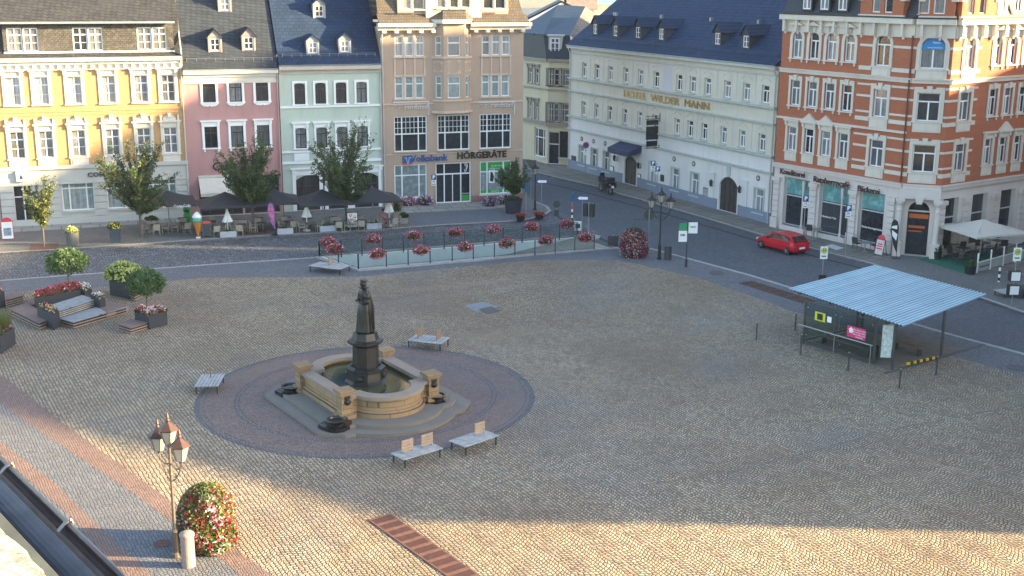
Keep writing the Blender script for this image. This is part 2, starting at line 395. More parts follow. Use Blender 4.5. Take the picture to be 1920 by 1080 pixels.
# bands on the left
sheet('setts_strip', [(-400,520),(53,741),(120,795),(271,904),(500,1072),(900,1380),(200,1800),(-1200,1800)], .008, M_strip)
sheet('red_band', [(-100,628),(53,741),(120,795),(271,904),(500,1072),(900,1380),(800,1380),(425,1057),(315,973),(220,905),(79,812),(0,757),(-110,690)], .012, M_band)
sheet('red_band', [(-200,760),(0,827),(104,907),(189,992),(300,1090),(700,1420),(560,1420),(230,1082),(139,975),(30,880),(-200,800)], .012, M_band)
# fountain circle
FC = G(688,741); FRAD = 8.25
def ringm(mb, r0, r1, z, n=96):
    for i in range(n):
        a, b = 2*pi*i/n, 2*pi*(i+1)/n
        mb.face([(r0*cos(a), r0*sin(a), z), (r1*cos(a), r1*sin(a), z), (r1*cos(b), r1*sin(b), z), (r0*cos(b), r0*sin(b), z)])
mb = MB(); mb.v = [(FRAD*cos(2*pi*i/96), FRAD*sin(2*pi*i/96), 0) for i in range(96)]; mb.f = [tuple(range(96))]; mb.m = [0]
tag(part('fountain_paving', mb, M_circ, M=at(FC.x, FC.y, .008), fix=False), kind='structure')
mb = MB(); ringm(mb, FRAD-.2, FRAD+.05, 0); ringm(mb, FRAD-.42, FRAD-.34, 0); ringm(mb, FRAD-1.9, FRAD-1.8, 0); ringm(mb, FRAD-2.08, FRAD-2.0, 0)
tag(part('fountain_paving_ring', mb, M_ring, M=at(FC.x, FC.y, .012), fix=False), kind='structure')
# pavements with kerbs
PV = [(-300,503),(0,477),(139,469),(170,467),(367,453),(507,444),(559,442),(713,433.5),(825,424.7),(900,421),(947,418.5),(997,413),(1023,405),(1034,398),(1028,389),(1005,380),(985,368),(980,340),(720,350),(0,400),(-300,420)]
sheet('pavement', PV, .12, M_pv, thick=.13)
def strip(name, px, wd, z, m, th=.02, side=1, raw=False):
    P = [G(*p) for p in px] if not raw else [Vector(p) for p in px]; mb = MB()
    L = []
    for i, p in enumerate(P):
        a = P[max(i-1, 0)]; b = P[min(i+1, len(P)-1)]; d = (b-a); d.z = 0; d.normalize(); nn = Vector((-d.y, d.x, 0))*side
        L.append((p, p+nn*wd))
    for i in range(len(P)-1):
        (a, a2), (b, b2) = L[i], L[i+1]; k = len(mb.v)
        for q in (a, a2, b2, b): mb.v.append((q.x, q.y, z))
        for q in (a, a2, b2, b): mb.v.append((q.x, q.y, z-th))
        for f in ((0,1,2,3),(0,4,7,3),(1,2,6,5),(0,1,5,4),(3,2,6,7)): mb.f.append(tuple(k+j for j in f)); mb.m.append(0)
    return tag(part(name, mb, m), kind='structure')
strip('kerb', PV[:16], .3, .126, M_kerb, .14)
sheet('slab_pavement', [(8,440),(250,424),(360,417),(352,409),(260,414),(30,427),(6,428)], .128, M_slab)
sheet('slab_pavement', [(722,404),(880,396),(930,393),(975,389),(978,377),(722,390)], .128, M_slab)
sheet('asphalt_patch', [(765,407),(930,395),(1000,405),(960,412),(880,417),(790,424)], .128, mat('asphalt', (.12,.13,.145), .8, var=.2, sc=3))
strip('white_kerb', [(-300,548),(0,527),(67,522),(200,512),(311,503),(380,498),(590,484)], .22, .03, M_kerb, .04)
# hotel side pavement
HP = [(990,318),(1007,326),(1066,340.5),(1119,352),(1164,367),(1225,383),(1297,404),(1435,445.5),(1527,470),(1631,497),(1740,530),(1852,566),(1920,590),(2300,700)]
sheet('hotel_pavement', HP+[(2300,540),(1800,440),(1680,460),(1445,420),(1438,405),(1069,310),(985,300)], .12, M_hslab, thick=.13)
sheet('cafe_forecourt', [(1640,499.5),(1740,531),(1852,567),(1920,591),(2300,701),(2300,545),(1920,520),(1740,490),(1690,480)], .126, M_pv)
strip('hotel_kerb', HP, .28, .127, M_kerb, .14)
strip('square_kerb', [(1160,468),(1217,467),(1400,516),(1478,540),(1783,630),(1920,666),(2200,741)], .25, .05, M_kerb, .06)
strip('road_gutter_line', [(960,330),(1060,352),(1190,386),(1350,432),(1450,462),(1600,500),(1760,548)], .3, .003, mat('tar_line', (.03,.032,.036), .8, var=.2), .01)
strip('road_gutter_line', [(1034,402),(1075,425),(1120,447),(1165,467)], .4, .003, bpy.data.materials['tar_line'], .01)
# island at the top of the ramp
sheet('ramp_island', [(1082,444),(1086,441),(1112,441),(1126,444.5),(1122,449),(1100,452)], .1, M_kerb, thick=.11)
# ---- sunken ramp
M_rw = mat('pale_ramp_wall', (.55,.6,.6), .6, var=.12, sc=.6)
mb = MB(); D = 3.2; zr = -.05
def low(P, z): return (P.x, P.y, z)
mb.face([low(T_fl, -.004), low(T_fr, -.004), low(T_fr, zr), low(T_fl, -D)]); mb.face([low(T_nl, -.004), low(T_nr, -.004), low(T_nr, zr), low(T_nl, -D)])
mb.face([low(T_nl, -.004), low(T_fl, -.004), low(T_fl, -D), low(T_nl, -D)])
tag(part('ramp_wall', mb, M_rw, fix=False), 'pale retaining wall lining the sunken ramp behind the glass railing', 'wall')
mb = MB(); mb.face([low(T_nl, -D), low(T_nr, zr), low(T_fr, zr), low(T_fl, -D)])
tag(part('ramp_floor', mb, mat('ramp_floor_paving', (.27,.24,.19), .8, var=.2, sc=1.5), fix=False), kind='structure')
strip('ramp_coping', [(590,483.5),(672,509),(900,489.5),(1011,476.5),(1161,467)], .3, .09, M_kerb, .12)
strip('ramp_coping', [(599,480.5),(900,457.5),(1085,442)], .3, .09, M_kerb, .12, side=1)
M_seam = mat('dark_seam', (.16,.145,.12), .9, var=.35, sc=3)
for q in ([(0,655),(60,645),(180,632)], [(118,812),(230,782),(302,765),(380,752)], [(812,951),(900,925),(969,894),(1060,866)], [(940,552),(1030,530),(1110,522)], [(1180,915),(1400,880),(1700,800),(1920,760)], [(1310,655),(1400,640),(1500,648)], [(1190,700),(1290,735),(1370,790)], [(30,665),(60,690),(85,735)], [(560,530),(650,600)], [(1500,1010),(1700,930),(1920,880)]):
    strip('paving_seam', q, .07, .0085, M_seam, .003)
# ---- patches and covers
def disc(name, px, r, m, label, cat='manhole cover', ring=True, group=None):
    p = G(*px, .0); mb = MB(); z = 0
    mb.lathe([(r, 0), (r, .03), (r*.82, .03), (r*.82, .022), (.0001, .022)], n=24, cap=False)
    z = px[2] if len(px) > 2 else .012
    o = part(name, mb, m, M=at(p.x, p.y, z-.012)); return tag(o, label, cat, group)
M_iron = mat('cast_iron', (.1,.095,.09), .7, .3, var=.3, sc=8); M_rust = mat('rusty_iron', (.13,.06,.045), .8, .1, var=.25, sc=5)
disc('manhole_cover', (229,468), .55, M_iron, 'round manhole cover in the street near the blue planter')
disc('manhole_cover', (451,453), .55, M_iron, 'round manhole cover in the street below the striped parasol planter')
disc('manhole_cover', (1200,410), .5, M_iron, 'round dark manhole cover on the road before the hotel')
disc('manhole_cover', (1343,512), .55, M_iron, 'round manhole cover with pale concrete filling beside the plaza kerb')
disc('manhole_cover', (304,1020), .32, M_rust, 'small rusty manhole cover beside the foot of the near street lamp')
disc('manhole_cover', (1905,690), .5, M_iron, 'manhole cover in the paving right of the bus shelter')
tag(sheet('steel_plate', [(870,573),(905,566),(932,574),(925,582),(890,584)], .012, mat('blue_grey_plate', (.2,.215,.23), .6, .3, var=.15), kind=None, thick=.008), 'pale grey patch plate set in the square', 'metal plate')
tag(sheet('drain_cover', [(897,580),(921,575),(940,583),(913,589)], .02, M_iron, kind=None, thick=.015), 'dark cast drain cover beside the pale plate on the square', 'drain cover')
# ---- long gratings
def grating(pa, pb, pc, n, label, m):
    """pa,pb = ends of the near edge line, pc = other side of first corner"""
    A, B, Cc = G(*pa), G(*pb), G(*pc); d = (B-A); L = d.length; d.normalize(); wd = (Cc-A); s_ = Vector((-d.y, d.x, 0)); wv = wd.dot(s_); root = empty('drain_grating', A, atan2(d.y, d.x), label, 'drain grating')
    y0, y1 = (0, wv) if wv > 0 else (wv, 0); mbf = MB()
    for i in range(n):
        x0 = i*L/n; x1 = (i+1)*L/n-.01
        mb = MB(); z0, z1 = .012, .035
        mb.box(x0, x1, y0, y0+.07, z0, z1); mb.box(x0, x1, y1-.07, y1, z0, z1); mb.box(x0, x0+.09, y0+.07, y1-.07, z0, z1); mb.box(x1-.09, x1, y0+.07, y1-.07, z0, z1)
        ym = (y0+y1)/2; k = int((y1-y0-.14)/.055)
        for j in range(k):
            yy = y0+.07+(j+.5)*(y1-y0-.14)/k; mb.box(x0+.09, x1-.09, yy-.014, yy+.014, z0, z1-.004)
        part('grate', mb, m, root)
    mb = MB(); mb.box(0, L, y0, y1, .005, .013); part('pit', mb, X['black'], root)
grating((690,976), (930,1148), (738,968), 14, 'long rusty red drain grating in the foreground cobbles', M_rust)
grating((1384,531), (1505,569), (1406,526), 7, 'rusty drain grating left of the bus shelter roof', mat('rusty_brown_iron', (.1,.055,.042), .8, .1, var=.25, sc=5))
# ================================================================ BUILDING KIT
def bldg(name, label, A, B, cat='building', group=None):
    fr = Fr(A, B); fr.root = empty(name, fr.A, fr.ang, label, cat, group); return fr
def grid(mb, u0, u1, z0, z1, holes, y=0., dep=.2, T=None):
    f = T or (lambda x, yy, z: (x, yy, z))
    hs = [(h[0]-h[2]/2, h[0]+h[2]/2, h[1], h[1]+h[3]) for h in holes]
    xs = sorted({u0, u1} | {max(u0, min(u1, v)) for h in hs for v in h[:2]}); zs = sorted({z0, z1} | {max(z0, min(z1, v)) for h in hs for v in h[2:]})
    for i in range(len(xs)-1):
        for j in range(len(zs)-1):
            if xs[i+1]-xs[i] < 1e-5 or zs[j+1]-zs[j] < 1e-5: continue
            cx, cz = (xs[i]+xs[i+1])/2, (zs[j]+zs[j+1])/2
            if any(a < cx < b and c < cz < d for a, b, c, d in hs): continue
            mb.face([f(xs[i],y,zs[j]), f(xs[i+1],y,zs[j]), f(xs[i+1],y,zs[j+1]), f(xs[i],y,zs[j+1])])
    for a, b, c, d in hs:
        y2 = y+dep
        mb.face([f(a,y,c), f(a,y,d), f(a,y2,d), f(a,y2,c)]); mb.face([f(b,y,d), f(b,y,c), f(b,y2,c), f(b,y2,d)])
        mb.face([f(a,y,d), f(b,y,d), f(b,y2,d), f(a,y2,d)]); mb.face([f(b,y,c), f(a,y,c), f(a,y2,c), f(b,y2,c)])
def shell(mb, L, H, D, z0=-.3):
    """side, back and top faces of a house body"""
    mb.face([(0,0,z0),(0,D,z0),(0,D,H),(0,0,H)]); mb.face([(L,D,z0),(L,0,z0),(L,0,H),(L,D,H)])
    mb.face([(L,D,z0),(0,D,z0),(0,D,H),(L,D,H)]); mb.face([(0,.02,H),(L,.02,H),(L,D,H),(0,D,H)])
def arch_fill(mb, uc, w, ztop, rise, y0, y1, n=10):
    """fills the upper corners of a rectangular hole so that it ends in an arch"""
    a = w/2
    for sgn in (-1, 1):
        pts = []
        for i in range(n+1):
            t = i/n; x = a*t
            if abs(rise-a) < 1e-6: z = sqrt(max(0, a*a-x*x))
            else:
                Rr = (a*a+rise*rise)/(2*rise); z = sqrt(max(0, Rr*Rr-x*x))-(Rr-rise)
            pts.append((x, ztop-rise+z))
        for i in range(n):
            (xa, za), (xb, zb) = pts[i], pts[i+1]; q = [(uc+sgn*xa, za), (uc+sgn*xb, zb), (uc+sgn*xb, ztop), (uc+sgn*xa, ztop)]
            k = len(mb.v); mb.v += [(p[0], y0, p[1]) for p in q] + [(p[0], y1, p[1]) for p in q]
            for f in ((0,1,2,3),(0,4,5,1)): mb.f.append(tuple(k+j for j in f)); mb.m.append(mb.mi)
STY = {  # verticals (fx, z0, z1, w), horizontals (fz, x0, x1, w), frame width
 'six': ([(.5,0,1,.09)], [(.7,0,1,.1),(.36,0,1,.035)], .09),
 'tee': ([(.5,0,.68,.11)], [(.68,0,1,.1)], .09),
 'teed': ([(.5,0,.68,.08),(.5,.68,1,.03)], [(.68,0,1,.09)], .07),
 'sash': ([], [(.66,0,1,.1)], .08),
 'four': ([(.5,0,1,.06)], [(.5,0,1,.05)], .07),
 'grid': ([(.24,0,1,.1),(.74,0,1,.1),(.12,.5,1,.035),(.365,.5,1,.035),(.49,.5,1,.035),(.615,.5,1,.035),(.87,.5,1,.035)], [(.5,0,1,.11),(.667,0,1,.035),(.833,0,1,.035)], .1),
 'shop3': ([(.24,0,1,.11),(.76,0,1,.11)], [(.68,0,1,.1)], .11),
 'door': ([(.25,0,1,.1),(.72,0,1,.1),(.485,0,.7,.07)], [(.72,0,1,.12)], .1),
 'shop2': ([(.55,0,1,.1)], [(.62,0,1,.1)], .1),
 'shop1': ([], [(.62,0,1,.09)], .08),
 'bays': ([(.5,0,1,.06)], [(.68,0,1,.07),(.34,0,1,.03)], .07),
 'one': ([], [], .07),
}
_wc = {}
def wmesh(w, h, sty, fm, pm):
    w = round(w, 2); h = round(h, 2); k = (w, h, sty, fm.name, pm.name)
    if k in _wc: return _wc[k]
    V, Hh, fw = STY[sty]; mb = MB(); y0, y1 = 0., .06
    mb.box(-w/2, -w/2+fw, y0, y1, 0, h); mb.box(w/2-fw, w/2, y0, y1, 0, h); mb.box(-w/2+fw, w/2-fw, y0, y1, 0, fw); mb.box(-w/2+fw, w/2-fw, y0, y1, h-fw, h)
    for fz, a, b, t in Hh:
        mb.box(-w/2+fw, w/2-fw, y0+.004, y1-.004, h*fz-t/2, h*fz+t/2)
    for fx, a, b, t in V:
        mb.box(-w/2+w*fx-t/2, -w/2+w*fx+t/2, y0+.008 if t > .05 else .014, y1-.008, max(fw, h*a), min(h-fw, h*b))
    p = MB(); p.face([(-w/2+.02, .045, .02), (w/2-.02, .045, .02), (w/2-.02, .045, h-.02), (-w/2+.02, .045, h-.02)])
    _wc[k] = (mb.mesh('window', fm), p.mesh('pane', pm, fix=False)); return _wc[k]
_sc = {}
def cached(key, fn, *a):
    if key not in _sc: _sc[key] = fn(*a)
    return _sc[key]
def surround_mesh(w, h, t, kind, m, pr=.07):
    mb = MB(); a = w/2
    if kind == 'archr':     # round arch
        mb.box(-a-t, -a, -pr, .05, 0, h-a); mb.box(a, a+t, -pr, .05, 0, h-a)
        n = 14
        for i in range(n):
            q0, q1 = pi*i/n, pi*(i+1)/n
            P = [(a*cos(q0), h-a+a*sin(q0)), ((a+t)*cos(q0), h-a+(a+t)*sin(q0)), ((a+t)*cos(q1), h-a+(a+t)*sin(q1)), (a*cos(q1), h-a+a*sin(q1))]
            mb.prism(P, -pr, .05, 'y')
        mb.prism([(-.09, h-.02), (.09, h-.02), (.14, h+t+.12), (-.14, h+t+.12)], -pr-.07, 0, 'y')
        return mb.mesh('surround', m)
    mb.box(-a-t, -a, -pr, .05, 0, h); mb.box(a, a+t, -pr, .05, 0, h); mb.box(-a-t, a+t, -pr-.002, .05, h, h+t)
    if kind in ('cornice', 'console', 'pediment', 'ornate'):
        mb.box(-a-t, a+t, -pr+.02, .02, h+t, h+t+.22); mb.box(-a-t-.14, a+t+.14, -pr-.16, .02, h+t+.22, h+t+.34)
        mb.box(-a-t-.02, -a-.02, -pr-.1, .02, h+t-.1, h+t+.219); mb.box(a+.02, a+t+.02, -pr-.1, .02, h+t-.1, h+t+.219)
    if kind == 'pediment':
        mb.prism([(-a-t-.16, h+t+.341), (a+t+.16, h+t+.341), (0, h+t+1.0)], -pr-.14, .02, 'y')
    if kind == 'ornate':
        mb.prism([(-.55,h+t+.341),(.55,h+t+.341),(.5,h+t+.55),(.25,h+t+.78),(-.25,h+t+.78),(-.5,h+t+.55)], -.05, .02, 'y')
        mb.prism([(-.1,h+t+.6),(.1,h+t+.6),(.15,h+t+.98),(-.15,h+t+.98)], -.16, -.02, 'y')
        mb.box(-a-t, -a-t+.16, -.14, .02, h+t+.341, h+t+.8); mb.box(a+t-.16, a+t, -.14, .02, h+t+.341, h+t+.8)
    if kind == 'key':
        mb.prism([(-.13, h-.02), (.13, h-.02), (.2, h+t+.2), (-.2, h+t+.2)], -pr-.08, .02, 'y')
        for s in (-1, 1): mb.box(min(s*a*.55, s*(a+t)), max(s*a*.55, s*(a+t)), -pr-.03, .02, h+t, h+t+.12)
    return mb.mesh('surround', m)
def sill_mesh(w, m, dz=.1, pr=.16, kind=''):
    mb = MB(); mb.box(-w/2, w/2, -pr, .04, -dz, 0)
    if kind == 'brackets':
        for s in (-1, 1): mb.box(s*(w/2-.2)-.07, s*(w/2-.2)+.07, -pr+.04, .02, -dz-.22, -dz)
    if kind == 'scroll':
        n = 10; P = [(-w/2+.08, -dz)]
        for i in range(n+1):
            t = i/n; P.append((-w/2+.08+(w-.16)*t, -dz-.08-.16*abs(sin(t*pi*2))-(.1 if abs(t-.5) < .15 else 0)))
        P.append((w/2-.08, -dz)); mb.prism(P, -pr+.06, .02, 'y')
    if kind == 'panel':
        mb.box(-w/2+.12, w/2-.12, -pr+.07, .02, -dz-.7, -dz-.001); mb.box(-w/2+.3, w/2-.3, -pr+.03, .01, -dz-.58, -dz-.14)
    return mb.mesh('sill', m)
def window(fr, u, z, w, h, sty='tee', fm=None, pm=None, sur=None, sm=None, t=.16, sill='', yd=.14, M=None, name='window', label=None, sy=0., sills=True):
    fm = fm or X['white']; pm = pm or X['pane']; sm = sm or X['stone']
    me, pe = wmesh(w, h, sty, fm, pm); base = M or Matrix()
    o = link(name, me, fr.root, base @ at(u, yd, z))
    if label: o['label'] = label
    link('pane', pe, o)
    w2, h2 = round(w, 2), round(h, 2)
    if sur: link('surround', cached(('s', w2, h2, t, sur, sm.name), surround_mesh, w2, h2, t, sur, sm), o, at(0, -yd, 0))
    if sills: link('sill', cached(('l', w2, sm.name, sill, bool(sur), t), sill_mesh, w2+(2*t+.1 if sur else .16), sm, .1, .14, sill), o, at(0, -yd, 0))
    return o
def gutter(fr, u0, u1, z, y=-.35, r=.09, m=None):
    mb = MB(); n = 8
    for i in range(n):
        a, b = pi+pi*i/n, pi+pi*(i+1)/n
        P = lambda t, rr, u: (u, y+rr*cos(t), z+rr*sin(t))
        mb.face([P(a,r,u0), P(b,r,u0), P(b,r,u1), P(a,r,u1)]); mb.face([P(b,r*.85,u0), P(a,r*.85,u0), P(a,r*.85,u1), P(b,r*.85,u1)])
    for u in (u0, u1): mb.face([(u, y+r*cos(pi+pi*i/n), z+r*sin(pi+pi*i/n)) for i in range(n+1)])
    mb.tube((u0, y-r, z), (u1, y-r, z), .018, n=6)
    return part('gutter', mb, m or X['gutter'], fr.root, fix=False)
def downpipe(fr, u, z0, z1, y=-.12, m=None, r=.055):
    mb = MB(); mb.path([(u, -.34, z1+.1), (u, -.34, z1-.1), (u, y, z1-.5), (u, y, z0)], r, 8)
    z = z0+.4
    while z < z1-1: mb.tube((u, y, z), (u, y, z+.06), r+.02, n=8); z += 2.4
    return part('downpipe', mb, m or X['pipe'], fr.root, smooth=False)
def cornice(fr, u0, u1, prof, m, name='cornice', M=None, dent=None):
    """prof = list of (z0, z1, projection) steps"""
    mb = MB()
    for z0, z1, p in prof: mb.box(u0, u1, -p, .03, z0, z1)
    if dent:
        z0, z1, p, wd, gap = dent; u = u0+gap/2
        while u < u1-wd: mb.box(u, u+wd, -p, .02, z0, z1-.001); u += wd+gap
    return part(name, mb, m, fr.root, M)
def slope(mb, u0, u1, ya, za, yb, zb, th=.12, du0=0., du1=0.):
    """roof slab from eaves (ya,za) to (yb,zb), trimmed at the top by du0/du1"""
    k = len(mb.v)
    mb.v += [(u0,ya,za),(u1,ya,za),(u1+du1,yb,zb),(u0+du0,yb,zb),(u0,ya,za-th),(u1,ya,za-th),(u1+du1,yb,zb-th),(u0+du0,yb,zb-th)]
    for f in ((0,1,2,3),(4,7,6,5),(0,4,5,1),(1,5,6,2),(3,2,6,7),(0,3,7,4)): mb.f.append(tuple(k+j for j in f)); mb.m.append(mb.mi)
def snow_guard(fr, u0, u1, y, z):
    mb = MB(); n = int((u1-u0)/.75)
    for dz in (.12, .24): mb.tube((u0, y, z+dz), (u1, y, z+dz), .016, n=5)
    for i in range(n+1):
        u = u0+(u1-u0)*i/n; mb.bar((u, y, z-.05), (u, y, z+.27), .03); mb.bar((u, y, z+.2), (u, y+.35, z+.12), .02)
    return part('snow_guard', mb, X['grey'], fr.root)
def dormer(fr, u, ys, zs, w, h, pitch, wm, rm, fm=None, gh=.55, yf=None, pm=None):
    """little gabled dormer whose front stands at y=ys, sill height zs, on a roof of slope 'pitch' (dz/dy)"""
    mb = MB(); hw = w/2; top = zs+h; back = (h+gh)/pitch+.4
    mb.box(-hw, -hw+.16, 0, h/pitch+.2, -.35, h); mb.box(hw-.16, hw, 0, h/pitch+.2, -.35, h); mb.box(-hw+.16, hw-.16, 0.03, .3, -.35, .12); mb.box(-hw+.16, hw-.16, .03, .3, h-.12, h)
    mb.prism([(-hw, h), (hw, h), (0, h+gh)], 0, .3, 'y'); mb.box(-hw-.12, hw+.12, -.12, .1, -.42, -.3)
    o = part('dormer', mb, wm, fr.root, at(u, ys, zs))
    rb = MB(); e = .14
    for s in (-1, 1):
        P = [(s*(hw+e), -e, h-gh*e/hw+.02), (0, -e, h+gh+.03), (0, back, h+gh+.03), (s*(hw+e), back-gh/pitch, h-gh*e/hw+.02)]
        k = len(rb.v); rb.v += P + [(p[0], p[1], p[2]+.07) for p in P]
        for f in ((0,1,2,3),(4,7,6,5),(0,4,5,1),(1,5,6,2),(2,6,7,3),(3,7,4,0)): rb.f.append(tuple(k+j for j in f)); rb.m.append(0)
    part('dormer_roof', rb, rm, o)
    me, pe = wmesh(w-.36, h-.26, 'four', fm or X['white'], pm or X['pane']); link('window', me, o, at(0, .08, .13)); link('pane', pe, o, at(0, .08, .13))
    return o
def lamp_mesh_pts(): pass
# ---------------------------------------------------------------- shared facade line of the left row
RA = Fr(G(28,427), G(978,376))
def rp(u): return RA.A + Vector((cos(RA.ang), sin(RA.ang), 0))*u
def rowb(name, label, px0, py0, px1, py1):
    ua, ub = RA.uz(px0, py0)[0], RA.uz(px1, py1)[0]; return bldg(name, label, rp(ua), rp(ub))
M_roof1 = slate('weathered_slate', (.046,.048,.052), .4, .28, diag=True, rough=.85, spec=.1, lich=(.068,.065,.06))
M_roof2 = slate('grey_slate', (.034,.042,.055), .42, .32, diag=True, rough=.8, spec=.15)
M_roofb = slate('blue_black_slate', (.017,.034,.072), .5, .34, rough=.7, spec=.2)
M_cladk = slate('slate_cladding', (.09,.085,.08), .3, .2, diag=False, rough=.85, spec=.1, lich=(.15,.138,.12))
M_ybrick = brick('yellow_clinker', (.52,.32,.15), (.44,.24,.1), (.4,.26,.13))
# ---- neighbour at the far left edge
b = bldg('town_house', 'pinkish grey house at the far left edge, only its right end in view', rp(-14), rp(RA.uz(6,427)[0]-.05))
mb = MB(); grid(mb, 0, b.L, -.3, 14.6, []); shell(mb, b.L, 14.6, 11); part('wall', mb, plaster('rosy_grey_render', (.42,.33,.32)), b.root, fix=False)
mb = MB(); slope(mb, 0, b.L, -.3, 14.4, 6, 19); slope(mb, 0, b.L, 12, 14.4, 6, 19); part('roof', mb, M_roofb, b.root)
downpipe(b, b.L-.3, 0, 14.2)
# ================================================================ yellow bank house
b = rowb('yellow_brick_house', 'yellow brick house with white framed windows, slate attic storey and grey stone bank front', 6, 427, 352, 300)
L = b.L; zc = b.uz(175, 107)[1]          # eaves
w2 = row(b, [(11,150,39,204),(64,147,92,200),(127,144,153,194),(191,140,216,190),(251,137,278,190),(302,136,328,186)])
w1 = row(b, [(19,252,47,302),(73,249,101,300),(134,244,161,295),(198,241,224.5,289),(257,237,283.6,286),(307,234,333,284)])
zb = b.uz(175, 312)[1]                    # top of the ground floor belt
gf = [b.rect(116,334,178,400), b.rect(200,330,262,396), b.rect(274,326,332,392)]; zt = sum(g[1]+g[3] for g in gf)/3
gw = [(g[0], 1.15, g[2], zt-1.15) for g in gf]; dr = b.rect(26,350,62,424); dr = (dr[0], .18, dr[2], zt-.18)
mb = MB(); grid(mb, 0, L, zb, zc, w2+w1, dep=.22); mb.mi = 1; grid(mb, 0, L, -.3, zb, gw+[dr], dep=.3); shell(mb, L, zc, 12)
mb.mi = 0; part('wall', mb, [M_ybrick, X['gstone']], b.root, fix=False)
for i, a in enumerate(w2): window(b, *a, sty='six', sur='cornice', t=.24, sm=X['stone'], pm=X['pane_c'] if i < 4 else X['pane'])
for i, a in enumerate(w1): window(b, *a, sty='six', sur='ornate', t=.22, sill='panel', pm=X['pane'])
for i, a in enumerate(gw): window(b, a[0], a[1], a[2], a[3], sty='shop3' if i != 1 else 'shop2', pm=X['pane_l'], yd=.22, sm=X['gstone'])
window(b, *dr, sty='shop2', pm=X['pane_d'], yd=.25, name='door', sills=False)
cornice(b, -.05, L, [(zc-1.0,zc-.55,.12),(zc-.55,zc-.3,.28),(zc-.3,zc-.02,.5)], X['stone'], dent=(zc-.85,zc-.55,.26,.18,.45))
cornice(b, -.03, L, [(zb-.1,zb+.2,.2),(zb-1.25,zb-.1,.06),(zb-1.35,zb-1.25,.16)], X['gstone'], 'belt')
cornice(b, 0, L, [((w2[0][1]-.62),(w2[0][1]-.5),.05),(w2[0][1]-.9,w2[0][1]-.82,.04)], M_ybrick, 'belt')
mb = MB()
for u in [0.02]+[(gw[i][0]+gw[i+1][0])/2-.55 for i in range(2)]+[gw[0][0]-gw[0][2]/2-1.2, L-1.1]:
    z = .15
    while z < zt-.35: mb.box(u, u+1.05, -.1, .02, z, z+.5); z += .56
part('rusticated_pier', mb, X['gstone'], b.root)
mb = MB(); mb.box(0, L, -.14, .01, -.1, .62); part('plinth', mb, X['gstone'], b.root)
text('sign_lettering', 'COMMERZBANK', .52, mat('bronze_letters', (.05,.045,.03), .5, var=0), b.root, at(b.uz(212, 318)[0]+.2, -.12, zb-.68) @ RX, .04, .012, 1.15)
su, sz = b.uz(40, 330); mb = MB(); mb.box(su-.38, su+.38, -.32, -.1, sz-.4, sz+.4); mb.mi = 1; mb.prism([(su-.14,sz-.2),(su+.14,sz-.2),(su,sz+.25)], -.335, -.31, 'y'); part('sign', mb, [X['white'], X['steel']], b.root)
gutter(b, -.1, L, zc+.02, -.42); downpipe(b, L-.12, .1, zc-.3)
# attic storey + roofs
a0 = b.uz(14, 100)[1]; za1 = zc+.42; za2 = za1+2.35; yA = .55
att = [(b.uz(x, 70, yA)[0], za1+.05, 1.12, 1.85) for x in (27,57,150,178.5,270.5,298.5)]
Ur = b.uz(325, 60, yA)[0]; Ul = b.uz(4, 60, yA)[0]
mb = MB(); grid(mb, Ul, Ur, za1-.3, za2+.05, att, y=yA, dep=.14)
mb.face([(Ul,yA,za1-.3),(Ul,6,za1-.3),(Ul,6,za2),(Ul,yA,za2)]); mb.face([(Ur,6,za1-.3),(Ur,yA,za1-.3),(Ur,yA,za2),(Ur,6,za2)])
part('attic_wall', mb, M_cladk, b.root, fix=False)
for a in att: window(b, *a, sty='six', yd=yA+.06, sills=False)
mb = MB(); mb.box(Ul, Ur, yA-.08, yA+.02, za1-.1, za1+.02); part('belt', mb, X['white'], b.root)
mb = MB(); slope(mb, -.1, L, -.35, zc+.03, .62, za1-.05); slope(mb, Ur, L, .6, za1-.06, 2.2, za2+.6); slope(mb, -.1, Ul, .6, za1-.06, 2.2, za2+.6)
slope(mb, Ul-.1, Ur+.1, yA-.45, za2+.02, 6.5, za2+3.9); slope(mb, Ur, L, 2.2, za2+.6, 6.5, za2+3.88); slope(mb, -.1, L, 12.3, zc-.1, 6.5, za2+3.87)
part('roof', mb, M_roof1, b.root)
mb = MB(); mb.box(Ul-.12, Ur+.12, yA-.6, yA-.4, za2-.12, za2+.04); part('gutter', mb, X['gutter'], b.root)
mb = MB(); mb.bar((L-.02,-.3,zc+.1),(L-.02,6.4,za2+4.0),.1,.16); part('verge_flashing', mb, X['pipe'], b.root)
# ================================================================ pink house
pk = rowb('pink_house', 'pink rendered house with white window surrounds and slate roof with small dormers', 352, 300, 524.5, 230); b = pk
L = b.L; zc = b.uz(438, 130)[1]
w2 = row(b, [(380,154,404,193),(430,152,453,191),(479,149,503,188)]); w1 = row(b, [(384,238.5,408,279),(433,236,457,275.5),(482,233,505.5,272)])
shop = [(b.uz(415,380)[0], .15, 3.6, 3.1), (b.uz(492,380)[0], .15, 3.0, 3.3)]
mb = MB(); grid(mb, 0, L, -.3, zc, w2+w1+shop, dep=.2); shell(mb, L, zc, 12); part('wall', mb, plaster('pink_render', (.45,.245,.23), .35), b.root, fix=False)
for a in w2: window(b, *a, sty='teed', fm=X['brown'], sur='flat', t=.2, sm=X['white'], sill='scroll')
for a in w1: window(b, *a, sty='teed', fm=X['brown'], sur='cornice', t=.2, sm=X['white'], sill='brackets')
for a in shop: window(b, *a, sty='shop3', fm=X['brown'], pm=X['pane_d'], yd=.18, name='shop_window')
cornice(b, 0, L, [(zc-1.15,zc-.6,.08),(zc-.6,zc-.35,.2),(zc-.35,zc-.02,.42)], X['stone'])
